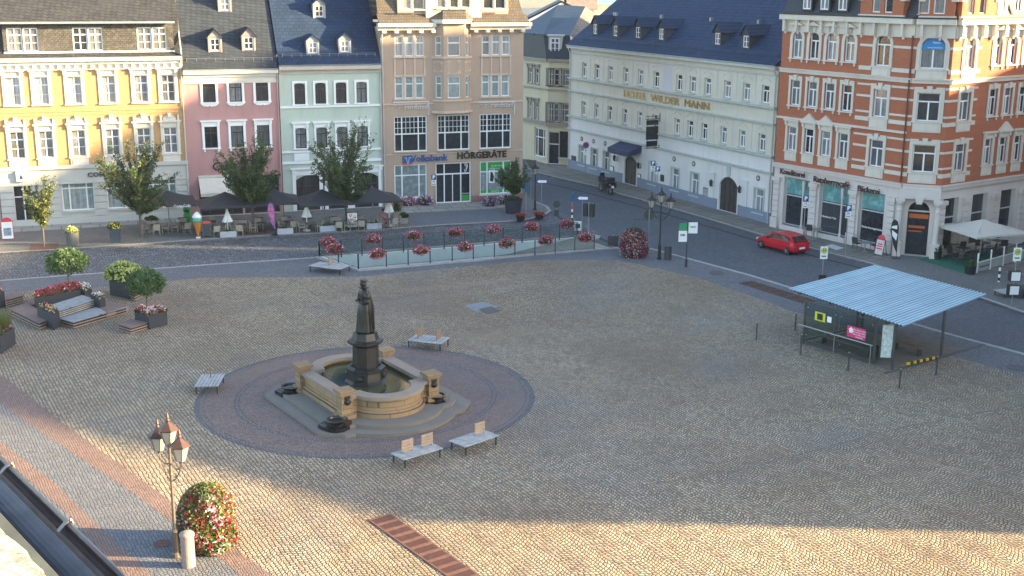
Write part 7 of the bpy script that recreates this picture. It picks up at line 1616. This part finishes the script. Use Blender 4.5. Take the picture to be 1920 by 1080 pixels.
P = G(372,449); P.z = .12; H_ = zat(370,397,P)-.12; root = empty('ice_cream_cone', P, 0, 'giant ice cream cone figure with white and green scoops', 'cone figure'); M_or = brick('wafer_orange', (.6,.2,.03), (.55,.17,.02), (.35,.1,.02), .14, .14, .02)
mb = MB(); mb.lathe([(.18,0),(.18,.1)], n=12); part('foot', mb, X['white'], root); mb = MB(); mb.lathe([(.06,.1),(.33,H_*.62),(.33,H_*.64)], n=16); part('cone', mb, M_or, root)
mb = MB(); mb.lathe([(.34,H_*.63),(.37,H_*.7),(.33,H_*.78)], n=16); part('green_scoop', mb, mat('mint_green', (.05,.42,.3), .5), root, smooth=True); mb = MB(); mb.lathe([(.36,H_*.77),(.38,H_*.83),(.3,H_*.87),(.3,H_*.9),(.2,H_*.93),(.18,H_*.96),(.05,H_)], n=16); part('white_scoop', mb, X['white'], root, smooth=True)
P = G(352,424); P.z = .12; root = empty('litter_bin', P, 0, 'bright green barrel shaped bin under the first dark parasol', 'litter bin'); mb = MB(); mb.lathe([(.25,0),(.32,.4),(.3,.9),(.22,1.0),(.28,1.1),(.3,1.35),(.2,1.55),(.0001,1.6)], n=16, cap=False); part('bin', mb, mat('leaf_green_plastic', (.02,.25,.05), .5), root, smooth=True); mb = MB(); mb.box(-.2,.2,-.31,-.2,1.15,1.28); part('opening', mb, X['black'], root)
def beachflag(label, px, top, cols, z=.12, rz=0.):
    P = G(*px); P.z = z; H_ = zat(*top, P)-z; root = empty('beach_flag', P, rz, label, 'flag'); mb = MB(); mb.path([(0,0,0),(0,0,H_*.8),(-.12,0,H_*.95),(-.35,0,H_)], .018, 6); mb.box(-.3,.3,-.3,.3,0,.04); part('pole', mb, X['dark'], root)
    P_ = [(0,H_*.12),(0,H_*.8),(-.12,H_*.95),(-.35,H_*.995),(-.5,H_*.93),(-.58,H_*.7),(-.3,H_*.35)]; mb = MB(); mb.prism(P_, -.008, .008, 'y'); part('flag', mb, cols[0], root)
    mb = MB(); mb.prism([(-.1,H_*.45),(-.05,H_*.62),(-.45,H_*.72),(-.42,H_*.58)], -.014, -.009, 'y'); mb.prism([(-.1,H_*.75),(-.12,H_*.85),(-.48,H_*.82),(-.5,H_*.77)], -.014, -.009, 'y'); part('emblem', mb, cols[1], root)
beachflag('purple and pink beach flag between the tree and the striped parasols', (517,443), (502,380), [mat('purple_flag', (.3,.12,.3), .6, var=.5, sc=2), B_pink])
beachflag('black beach flag with white emblem beside the bakery entrance', (1680,487), (1674,411), [X['dark'], X['white']], rz=R_(-20))
P = G(661,432); P.z = .12; root = empty('ice_cream_poster', P, RA.ang, 'upright framed poster with ice cream cups at the kerb before the tree', 'sign board'); mb = MB(); mb.box(-.55,.55,-.3,.3,0,.1); part('base', mb, X['steel'], root); mb = MB(); mb.box(-.47,.47,-.05,.05,.1,1.42); part('frame', mb, X['dark'], root); mb = MB(); mb.box(-.4,.4,-.062,-.051,.17,1.35); part('poster', mb, X['white'], root)
for i, (x, z) in enumerate(((-.15,1.15),(.2,1.0),(-.05,.85),(.2,.68),(-.2,.6),(.0,.38))): mb = MB(); mb.lathe([(.13,-.004),(.13,.004)], n=12, M=Matrix.Translation((x,-.068,z)) @ RX); mb.mi = 1; mb.lathe([(.07,-.004),(.07,.004)], n=10, M=Matrix.Translation((x,-.078,z+.04)) @ RX); part('picture', mb, [mat('ice_picture', (.45,.2,.12), .6, var=.4, sc=12), B_white], root)
# ================================================================ CAFE PARASOLS, TABLES, CHAIRS
M_par = mat('anthracite_canopy', (.022,.025,.033), .7, var=.15)
def parasol(label, px, half, ze_, zt_, m, off=2.1, rz=None, name='parasol', group=None, z=.12, pm=None, lettering=None, valance=.14, ribs=True):
    d = ray(px[0], px[1]); P = G(px[0], px[1], ze_); ang = RA.ang if rz is None else rz; c = P+Vector((-sin(ang), cos(ang), 0))*off; c.z = z; root = empty(name, c, ang, label, 'parasol', group); he, ht = ze_-z, zt_-z
    mb = MB(); mb.tube((0,0,0),(0,0,ht),.05,n=10); part('pole', mb, pm or X['grey'], root); mb = MB(); mb.box(-.4,.4,-.4,.4,0,.07); part('foot', mb, X['steel'], root)
    mb = MB(); n = 8; C4 = [(-half,-half),(half,-half),(half,half),(-half,half)]
    for i in range(4):
        a, c2 = Vector((*C4[i],he)), Vector((*C4[(i+1)%4],he)); t = Vector((0,0,ht)); g1 = []
        for r in range(5):
            f = r/4; L_ = a.lerp(t, f); R2 = c2.lerp(t, f); rowp = []
            for k in range(5): p = L_.lerp(R2, k/4); p.z += -.10*sin(pi*f)*1-.09*(sin(pi*k/4))*(1-f)*-.6; rowp.append(p)
            g1.append(rowp)
        for r in range(4):
            for k in range(4): mb.face([g1[r][k], g1[r][k+1], g1[r+1][k+1], g1[r+1][k]])
        for k in range(4): p, q = g1[0][k], g1[0][k+1]; mb.face([p-Vector((0,0,valance)), q-Vector((0,0,valance)), q, p])
    part('canopy', mb, m, root, fix=False)
    mb = MB()
    for x, y in C4+[(0,-half),(half,0),(0,half),(-half,0)]: mb.bar((0,0,ht-.12),(x*.97,y*.97,he-.05),.02)
    part('ribs', mb, X['steel'], root)
    if lettering:
        for x in (-half*.45, half*.45): text('canopy_lettering', lettering, .3, M_wht, root, Matrix.Translation((x,-half-.01,he-.05)) @ RX, .002, .004)
    return root, c
pr_ = []
for px, lb, lt in (((318,386),'leftmost dark parasol with white lettering on its valance','Coca-Cola'),((428,389),'dark parasol behind the ice cream cone, second from the left',None),((519,383),'dark parasol in the middle of the row, right of the second tree',None),((613,384),'dark parasol left of the tree before the green house',None),((709,379),'rightmost dark parasol reaching towards the tan house',None)):
    r_, c = parasol(lb, px, 2.12, 2.5, 3.42, M_par, lettering=lt, group='dark cafe parasols'); pr_.append(c)
M_ch = mat('cream_wicker', (.34,.31,.25), .7, var=.15, sc=6); M_chd = mat('dark_wicker', (.05,.045,.045), .7, var=.2, sc=6); M_tab = mat('dark_table_top', (.1,.085,.08), .6, var=.2)
def chair_proto(m, label, group, loc):
    root = empty('armchair', loc, 0, label, 'chair', group); mb = MB(); mb.box(-.26,.26,-.26,.24,.4,.46); part('seat', mb, m, root)
    mb = MB(); mb.bar((0,.24,.46),(0,.33,.92),.5,.035,up=(0,1,0)) if False else None
    k = [(-.26,.22,.45),(.26,.22,.45),(.26,.32,.92),(-.26,.32,.92)]; mb.v = [*k]+[(x,y+.04,z) for x,y,z in k]; mb.f = [(0,1,2,3),(7,6,5,4),(0,4,5,1),(1,5,6,2),(2,6,7,3),(3,7,4,0)]; mb.m = [0]*6; part('backrest', mb, m, root)
    for x in (-.27, .27): mb = MB(); mb.path([(x,-.24,.42),(x,-.24,.66),(x,.24,.68)], .022, 6); part('armrest', mb, m, root)
    for x, y in ((-.24,-.24),(.24,-.24),(-.24,.22),(.24,.22)): mb = MB(); mb.tube((x,y,0),(x,y,.42),.024,.02,6); part('leg', mb, m, root)
    return root
def table_proto(m, label, group, loc, r=.38, name='cafe_table'):
    root = empty(name, loc, 0, label, 'table', group); mb = MB(); mb.box(-.38,.38,-.38,.38,.7,.74); part('tabletop', mb, m, root); mb = MB(); mb.tube((0,0,.03),(0,0,.7),.04,n=8); part('leg', mb, X['steel'], root); mb = MB(); mb.box(-.22,.22,-.22,.22,0,.03); part('foot', mb, X['steel'], root); return root
ca, sa = cos(RA.ang), sin(RA.ang)
names = ['under the leftmost dark parasol with lettering','under the second dark parasol behind the ice cream cone','under the middle dark parasol right of the second tree','under the dark parasol left of the green house tree','under the rightmost dark parasol near the tan house']
c0_ = None; t0_ = None; rnd = random.Random(77)
for i, c in enumerate(pr_):
    for (tx, ty) in ((-1.15,-.9),(1.1,-.95),(-1.1,1.2),(1.15,1.15)):
        p = Vector((c.x+tx*ca-ty*sa, c.y+tx*sa+ty*ca, .12))
        if t0_ is None: t0_ = table_proto(M_tab, 'dark square cafe table '+names[i], 'cafe tables under the dark parasols', p); t0_.rotation_euler.z = RA.ang
        else: dup(t0_, p, RA.ang, 'dark square cafe table '+names[i])
        for k in range(4 if ty < 0 else 3):
            if rnd.random() < .42: continue
            a = RA.ang+k*pi/2+rnd.uniform(-.35,.35); q = p+Vector((-sin(a), cos(a), 0))*rnd.uniform(.62,.78)
            if ty < 0 and False: pass
            if c0_ is None: c0_ = chair_proto(M_ch, 'cream wicker armchair '+names[i], 'cream armchairs under the dark parasols', q); c0_.rotation_euler.z = a
            else: dup(c0_, q, a, 'cream wicker armchair '+names[i])
def closed(label, px, top, group='closed white parasols'):
    P = G(*px); P.z = .12; H_ = zat(*top, P)-.12; root = empty('closed_parasol', P, 0, label, 'parasol', group); mb = MB(); mb.tube((0,0,0),(0,0,H_),.035,n=8); part('pole', mb, X['white'], root); mb = MB(); mb.lathe([(.33,0),(.33,.06),(.08,.1)], n=16); part('foot', mb, X['white'], root)
    mb = MB(); n = 16; zs_ = [(.0, .04),(-.25,.1),(-H_*.28,.2),(-H_*.5,.34)]; k = 0
    for dz, r in zs_:
        for i in range(n): t = 2*pi*i/n; q = 1+(.28 if i % 2 else -.28)*min(1,-dz); mb.v.append((r*q*cos(t), r*q*sin(t), H_+dz))
    for a in range(3):
        for i in range(n): j = (i+1) % n; mb.f.append((a*n+i, a*n+j, (a+1)*n+j, (a+1)*n+i)); mb.m.append(0)
    part('canopy', mb, X['white'], root, fix=False)
closed('closed white parasol standing in the planter before the pink house', (428,443), (429,391)); closed('closed white parasol on a round foot between two grey planters', (576,435), (576,381)); closed('closed white parasol beside the box trees near the tan house', (730,426), (732,371))
def gplanter(px, label, z=.12):
    P = G(*px); P.z = z; root = empty('planter_box', P, RA.ang, label, 'planter', 'long grey planters along the kerb'); mb = MB(); w_ = .62
    mb.box(-w_, w_, -.2, .2, .04, .5); part('box', mb, mat('light_grey_planter', (.38,.4,.43), .6) if 'light_grey_planter' not in bpy.data.materials else bpy.data.materials['light_grey_planter'], root); lf = MB(); rn = random.Random(int(px[0])); blob(lf, rn, 90, .55, .16, .22, .07, (0,0,.5), 0., .2); part('foliage', lf, L_dark, root, fix=False)
gplanter((428,448), 'long grey planter holding the closed parasol before the pink house'); gplanter((535,442), 'long grey planter with cream cloth behind it, second from the left'); gplanter((614,437), 'long grey planter left of the ice cream poster'); gplanter((701,432), 'long grey planter right of the ice cream poster')
pot((757,421), .42, .45, .5, 'stone trough with a small clipped box bush nearest the kerb', M_tc, L_dark, 61, square=True, pr=.42, ph=.4); pot((744,411), .42, .45, .6, 'stone trough with a pointed dwarf conifer beside the closed parasol', M_tc, L_dark, 62, square=True, pr=.4, ph=.95)
# person sitting at the rightmost parasol
P = G(740-30,399); P.z = .12
def person(P, rz, label):
    root = empty('person', P, rz, label, 'person'); me = bpy.data.meshes.new('body'); V_ = [(0,0,.5),(0,.02,.75),(0,.0,1.0),(0,-.02,1.12),(0,-.04,1.28),(.1,-.02,.48),(.12,-.42,.5),(.12,-.45,.1),(.12,-.58,.05),(-.1,-.02,.48),(-.12,-.42,.5),(-.12,-.45,.1),(-.12,-.58,.05),(.17,0,1.0),(.24,-.08,.78),(.16,-.32,.74),(-.17,0,1.0),(-.24,-.08,.78),(-.16,-.32,.74)]
    E_ = [(0,1),(1,2),(2,3),(3,4),(0,5),(5,6),(6,7),(7,8),(0,9),(9,10),(10,11),(11,12),(2,13),(13,14),(14,15),(2,16),(16,17),(17,18)]; me.from_pydata(V_, E_, []); o = bpy.data.objects.new('body', me); C.objects.link(o)
    sk = o.modifiers.new('skin', 'SKIN'); R2 = [.15,.15,.15,.055,.105,.1,.08,.055,.04,.1,.08,.055,.04,.065,.05,.038,.065,.05,.038]
    for v_, r in zip(me.skin_vertices[0].data, R2): v_.radius = (r, r)
    me.skin_vertices[0].data[0].use_root = True; su_ = o.modifiers.new('sub', 'SUBSURF'); su_.levels = 1; su_.render_levels = 1
    bm_ = bpy.data.meshes.new_from_object(o.evaluated_get(bpy.context.evaluated_depsgraph_get())); bpy.data.objects.remove(o); bm_.materials.clear(); bm_.materials.append(mat('rose_shirt', (.4,.16,.17), .8)); bo = link('body', bm_, root)
    mb = MB(); mb.lathe([(.02,-.13),(.07,-.1),(.1,-.02),(.105,.06),(.07,.12),(.01,.14)], (0,-.03,1.32), 12); part('hair', mb, mat('dark_hair', (.02,.013,.01), .7), root, smooth=True)
person(pr_[4]+Vector((.2*ca+1.6*-sa*.0+.6, .3, 0)), RA.ang+.3, 'person in a rose top sitting at a table under the rightmost dark parasol')
# ================================================================ RED CAR
M_carp = mat('red_car_paint', (.5,.01,.025), .22, .1, var=.05); M_cg = mat('car_glass', (.015,.018,.022), .08, var=0, spec=.9); M_rim = mat('alloy_rim', (.55,.55,.56), .3, .8, var=0); M_tyre = X['black']
wf, wr = G(1441.5,462.5), G(1490,475.5); d = wf-wr; ang = atan2(d.y, d.x); k_ = d.length/2.6
root = empty('parked_car', (wr+wf)/2, ang, 'red hatchback car parked at the kerb before the bakery', 'car'); root.scale = (k_*.98, k_*.92, k_*.92)
# local: +x forward, body stations (x, half width low, half width shoulder, z sill, z shoulder)
stn = [(-2.0,.62,.66,.38,.78),(-1.93,.76,.8,.28,.98),(-1.6,.82,.86,.22,1.0),(-1.0,.84,.88,.2,.97),(0,.85,.88,.19,.93),(.8,.85,.88,.19,.9),(1.25,.83,.85,.2,.86),(1.75,.78,.78,.22,.74),(1.98,.66,.66,.28,.62),(2.06,.5,.5,.36,.55)]
mb = MB()
for x, w0, w1, z0, z1 in stn: mb.v += [(x,-w0*.85,z0),(x,-w1,z0+.14),(x,-w1,(z0+z1)/2+.06),(x,-w1*.93,z1),(x,0,z1+.03),(x,w1*.93,z1),(x,w1,(z0+z1)/2+.06),(x,w1,z0+.14),(x,w0*.85,z0)]
for i in range(len(stn)-1):
    for j in range(9): a = i*9+j; b2 = i*9+(j+1)%9; mb.f.append((a, b2, b2+9, a+9)); mb.m.append(0)
mb.f.append(tuple(range(9))); mb.m.append(0); e = 9*(len(stn)-1); mb.f.append(tuple(e+i for i in range(9))); mb.m.append(0)
rs = [(-1.85,.72,.74,.98,1.06),(-1.5,.76,.66,.97,1.38),(-.9,.8,.62,.95,1.47),(-.1,.8,.62,.93,1.48),(.35,.8,.62,.9,1.42),(1.1,.76,.74,.87,.93)]
k0 = len(mb.v)
for x, wb_, wt_, zb_, zt_ in rs: mb.v += [(x,-wb_,zb_-.04),(x,-wt_,zt_),(x,wt_,zt_),(x,wb_,zb_-.04)]
for i in range(5):
    for j in range(3): a = k0+i*4+j; mb.f.append((a, a+1, a+5, a+4)); mb.m.append(0)
part('body', mb, M_carp, root, smooth=False)
def quadpart(name, Q, m, th=.01): mb = MB(); mb.face(Q); return part(name, mb, m, root, fix=False)
def side_pt(x, f, s):   # point on the greenhouse side, f 0..1 upward
    for i in range(5):
        if rs[i][0] <= x <= rs[i+1][0]: t = (x-rs[i][0])/(rs[i+1][0]-rs[i][0]); w0 = rs[i][1]*(1-t)+rs[i+1][1]*t; w1 = rs[i][2]*(1-t)+rs[i+1][2]*t; z0 = rs[i][3]*(1-t)+rs[i+1][3]*t; z1 = rs[i][4]*(1-t)+rs[i+1][4]*t; return (x, s*(w0*(1-f)+w1*f+.012), z0+(z1-z0)*f)
for s in (-1, 1):
    quadpart('side_window', [side_pt(-1.5,.12,s), side_pt(-.72,.1,s), side_pt(-.68,.88,s), side_pt(-1.38,.8,s)], M_cg); quadpart('side_window', [side_pt(-.62,.1,s), side_pt(.12,.1,s), side_pt(.05,.88,s), side_pt(-.6,.9,s)], M_cg); quadpart('side_window', [side_pt(.2,.1,s), side_pt(.88,.12,s), side_pt(.4,.8,s), side_pt(.16,.85,s)], M_cg)
quadpart('windscreen', [(1.06,-.68,.95),(1.06,.68,.95),(.42,.58,1.41),(.42,-.58,1.41)], M_cg); quadpart('rear_window', [(-1.84,-.64,1.08),(-1.84,.64,1.08),(-1.53,.58,1.38),(-1.53,-.58,1.38)], M_cg)
for s in (-1, 1):
    for x in (-1.3, 1.3):
        mb = MB(); mb.tube((x, s*.66, .31), (x, s*.87, .31), .32, n=24); wh_ = part('wheel', mb, M_tyre, root); mb = MB(); mb.tube((x, s*.87, .31), (x, s*.885, .31), .2, n=20); 
        rm_ = part('rim', mb, X['dark'], wh_); mb = MB()
        for q in range(5): t = q*2*pi/5; mb.bar((x, s*.892, .31), (x+.2*cos(t), s*.892, .31+.2*sin(t)), .05, .012, up=(0,1,0))
        part('spokes', mb, M_rim, wh_)
    mb = MB(); mb.box(-2.01, -1.9, min(s*.45,s*.8), max(s*.45,s*.8), .78, .9); part('tail_light', mb, mat('tail_red', (.3,.01,.01), .2, var=0) if 'tail_red' not in bpy.data.materials else bpy.data.materials['tail_red'], root)
    mb = MB(); mb.box(1.9, 2.02, min(s*.4,s*.66), max(s*.4,s*.66), .58, .68); part('headlight', mb, X['white'], root); mb = MB(); mb.box(.75, .95, min(s*.86,s*1.0), max(s*.86,s*1.0), .92, 1.05); part('mirror', mb, M_carp, root)
mb = MB(); mb.box(-2.05, -1.96, -.26, .26, .5, .62); part('number_plate', mb, X['white'], root)
mb = MB(); s = -1 if (Matrix.Rotation(ang, 3, 'Z') @ Vector((0,-1,0))).y < 0 else 1
o = text('door_lettering', 'Taxi', .2, M_wht, root, Matrix.Translation((.3, -.895, .52)) @ RX, .002, .004); mb = MB(); mb.lathe([(.09,-.003),(.09,.003)], n=12, cap=True, M=Matrix.Translation((.3,-.89,.72)) @ RX); part('door_emblem', mb, M_wht, root)
if s == 1: pass
# ================================================================ MOTORCYCLE
wf, wr = G(1125,358), G(1146,365); d = wf-wr; ang = atan2(d.y, d.x); k_ = min(1.3, d.length/1.5); root = empty('motorcycle', (wf+wr)/2, ang, 'black touring motorcycle with panniers parked before the hotel', 'motorcycle'); root.scale = (k_,)*3
for x in (-.75, .75):
    mb = MB(); n = 20
    for i in range(n): a, c = 2*pi*i/n, 2*pi*(i+1)/n; mb.tube((x+.27*cos(a),0,.32+.27*sin(a)),(x+.27*cos(c),0,.32+.27*sin(c)),.06,n=6)
    wh_ = part('wheel', mb, M_tyre, root); mb = MB(); mb.tube((x,-.03,.32),(x,.03,.32),.22,n=16); part('rim', mb, X['grey'], wh_)
mb = MB(); mb.path([(.75,.08,.32),(.5,.08,.95)], .03, 6); mb.path([(.75,-.08,.32),(.5,-.08,.95)], .03, 6); mb.path([(-.75,.08,.32),(-.2,.1,.45),(.4,.08,.8)], .035, 6); part('frame', mb, X['grey'], root)
mb = MB(); mb.obox(Matrix.Translation((.05,0,.45)), .5, .36, .4); part('engine', mb, X['steel'], root)
mb = MB(); loft(mb, [(.25,0,.72,.34,.16,0),(.2,0,.86,.36,.19,0),(.2,0,.98,.25,.12,0)], 16); part('tank', mb, X['dark'], root, smooth=True)
mb = MB(); mb.obox(Matrix.Translation((-.3,0,.82)), .75, .3, .12); part('saddle', mb, X['black'], root)
mb = MB(); mb.obox(Matrix.Translation((.62,0,.95)) @ Matrix.Rotation(R_(25), 4, 'Y'), .3, .45, .45); part('fairing', mb, X['dark'], root)
mb = MB(); mb.obox(Matrix.Translation((.6,0,1.28)) @ Matrix.Rotation(R_(-25), 4, 'Y'), .02, .36, .34); part('windshield', mb, M_cg, root)
mb = MB(); mb.path([(.45,-.38,1.08),(.5,0,1.05),(.45,.38,1.08)], .02, 6); part('handlebar', mb, X['dark'], root)
for y in (-.34, .34): mb = MB(); mb.obox(Matrix.Translation((-.62,y,.68)), .5, .2, .36); part('pannier', mb, X['dark'], root)
mb = MB(); mb.obox(Matrix.Translation((-.75,0,1.08)), .42, .5, .34); part('top_case', mb, X['dark'], root)
mb = MB(); mb.obox(Matrix.Translation((-1.08,0,.6)), .02, .2, .16); part('number_plate', mb, X['white'], root)
# ================================================================ BAKERY TERRACE
cx = G(1848,425,2.55); c = cx.copy(); root, cc = parasol('wide cream square parasol over the bakery terrace', (1850,446), 2.2, 2.5, 3.25, mat('cream_canopy', (.5,.47,.4), .8, var=.06), off=0, rz=a3, z=.13)
p4 = [G(1762,424,2.5), G(1843,448,2.5), G(1917,437,2.5), G(1848,411,2.5)]; cc2 = sum(p4, Vector())/4; root.location = (cc2.x, cc2.y, .13); root.rotation_euler.z = atan2((p4[1]-p4[0]).y, (p4[1]-p4[0]).x); root.scale = ((p4[1]-p4[0]).length/4.4*1.0,)*2+(1,)
tag(sheet('terrace_carpet', [(1722,490),(1820,520),(1832,505),(1900,492),(1870,470),(1760,478)], .14, mat('green_carpet', (.02,.13,.08), .9, var=.15), kind=None, thick=.008), 'dark green artificial turf laid under the bakery terrace', 'carpet')
A, B = G(1831,515), G(1925,488); d = (B-A); ang = atan2(d.y, d.x); root = empty('terrace_fence', A, ang, 'pale terrace fence with lettered panels and glass on the right of the bakery', 'fence'); Lf_ = d.length; hN = 1.5
for i in range(5): x = Lf_*i/4; mb = MB(); mb.box(x-.04, x+.04, -.04, .04, .1, 1.55); part('post', mb, X['white'], root)
M_fp = mat('grey_green_panel', (.3,.33,.3), .7)
for i in (0, 1, 2, 3):
    x0, x1 = Lf_*i/4+.05, Lf_*(i+1)/4-.05; mb = MB(); mb.box(x0, x1, -.02, .02, .2, .85); part('panel', mb, M_fp, root); mb = MB(); mb.box(x0, x1, -.008, .008, .9, 1.45); part('glass_panel', mb, X['glass'], root)
mb = MB(); mb.box(0, Lf_, -.035, .035, .85, .9); part('rail', mb, X['white'], root)
text('panel_lettering', 'Ratsherrncafé', .24, M_blk, root, at(Lf_*.13, -.03, .52) @ RX, .002, .004)
td = chair_proto(M_chd, 'dark wicker armchair on the bakery terrace', 'dark armchairs on the bakery terrace', G(1745,478)); td.location.z = .13; tt = table_proto(M_tab, 'dark cafe table on the bakery terrace', 'tables on the bakery terrace', G(1770,478)); tt.location.z = .13
for i, (x, y, a) in enumerate(((1785,486,.5),(1762,470,2.),(1800,474,3.4),(1815,486,1.2),(1795,495,5.),(1835,470,2.6),(1858,478,4.),(1850,462,1.),(1880,470,3.),(1828,497,.4),(1868,488,5.5))): p = G(x, y, .14); dup(td, p, a)
for x, y in ((1805,482),(1842,472),(1868,468),(1782,474)): dup(tt, G(x, y, .14), .4)
td['label'] = 'dark wicker armchair on the bakery terrace'
for i, (x, y, a, lb) in enumerate(((1519,441,2.5,'dark cafe chair at the kerbside table behind the red car'),(1606,466,2.2,'dark cafe chair at the kerbside table between the bakery windows'),(1640,470,-1.2,'dark cafe chair right of the kerbside table by the third window'))): dup(td, G(x, y, .13), a, lb, 'dark cafe chairs before the bakery')
for x, y, lb in ((1532,446,'small grey cafe table on the pavement behind the red car'),(1621,472,'small grey cafe table on the pavement left of the sandwich board')):
    p = G(x, y, .13); root = empty('cafe_table', p, 0, lb, 'table', 'grey cafe tables before the bakery'); mb = MB(); mb.lathe([(.42,.7),(.42,.74)], n=20); part('tabletop', mb, X['grey'], root); mb = MB(); mb.tube((0,0,0),(0,0,.7),.04); part('leg', mb, X['grey'], root); mb = MB(); mb.lathe([(.25,0),(.25,.03)], n=12); part('foot', mb, X['grey'], root)
r_, Mx = aboard('red and white round topped sandwich board before the bakery', (1650,482), .75, 1.25, X['steel'], mat('white_red_board', (.6,.5,.47), .6, var=.3, sc=4), None, rz=F1.ang); mb = MB(); mb.lathe([(.36,-.025),(.36,0)], n=20, M=Mx @ at(0,0,1.25) @ RX); part('top_disc', mb, M_red, r_)
mb = MB(); mb.box(-.25,.25,-.035,-.021,.7,.78); mb.box(-.25,.25,-.035,-.021,.5,.6); mb.box(-.2,.2,-.035,-.021,.85,.95); part('red_lettering', mb, M_red, r_, Mx)
P = G(1513,437); P.z = .13; root = empty('freezer_sign', P, F1.ang, 'blue and white upright ice freezer board behind the red car', 'sign board'); mb = MB(); mb.box(-.4,.4,-.12,.12,0,1.0); part('lower_board', mb, mat('deep_blue_board', (.015,.05,.3), .5), root); mb = MB(); mb.box(-.4,.4,-.12,.12,1.0,1.45); part('upper_board', mb, X['white'], root)
for i, (x, y, s_) in enumerate(((1740,482,.35),(1757,489,.3),(1818,517,.42))): pot((x,y), s_*.8, s_, .6, ('dark tub with dark foliage beside the entrance column','small black tub on the edge of the green carpet','large dark planter with fern at the terrace fence corner')[i], X['dark'], L_dark, 70+i, pr=s_*1.1, ph=.4, n=200, square=i == 2)
tag(sheet('door_mat', [(1547,464),(1560,461),(1583,468),(1568,472)], .135, mat('pale_mat', (.5,.5,.48), .8), kind=None, thick=.006), 'pale stone slab on the pavement before the second bakery window', 'slab')
# ================================================================ MORNING HAZE
mb = MB(); mb.box(-1000, 1000, -60, 1350, -5.5, 75); m = bpy.data.materials.new('haze_air'); m.use_nodes = True; n = m.node_tree; n.nodes.clear()
o_ = n.nodes.new('ShaderNodeOutputMaterial'); v_ = n.nodes.new('ShaderNodeVolumePrincipled'); v_.inputs['Density'].default_value = .00008; v_.inputs['Color'].default_value = (.7, .82, 1, 1); v_.inputs['Anisotropy'].default_value = 0.; n.links.new(v_.outputs[0], o_.inputs['Volume'])
tag(part('haze', mb, m), kind='stuff')
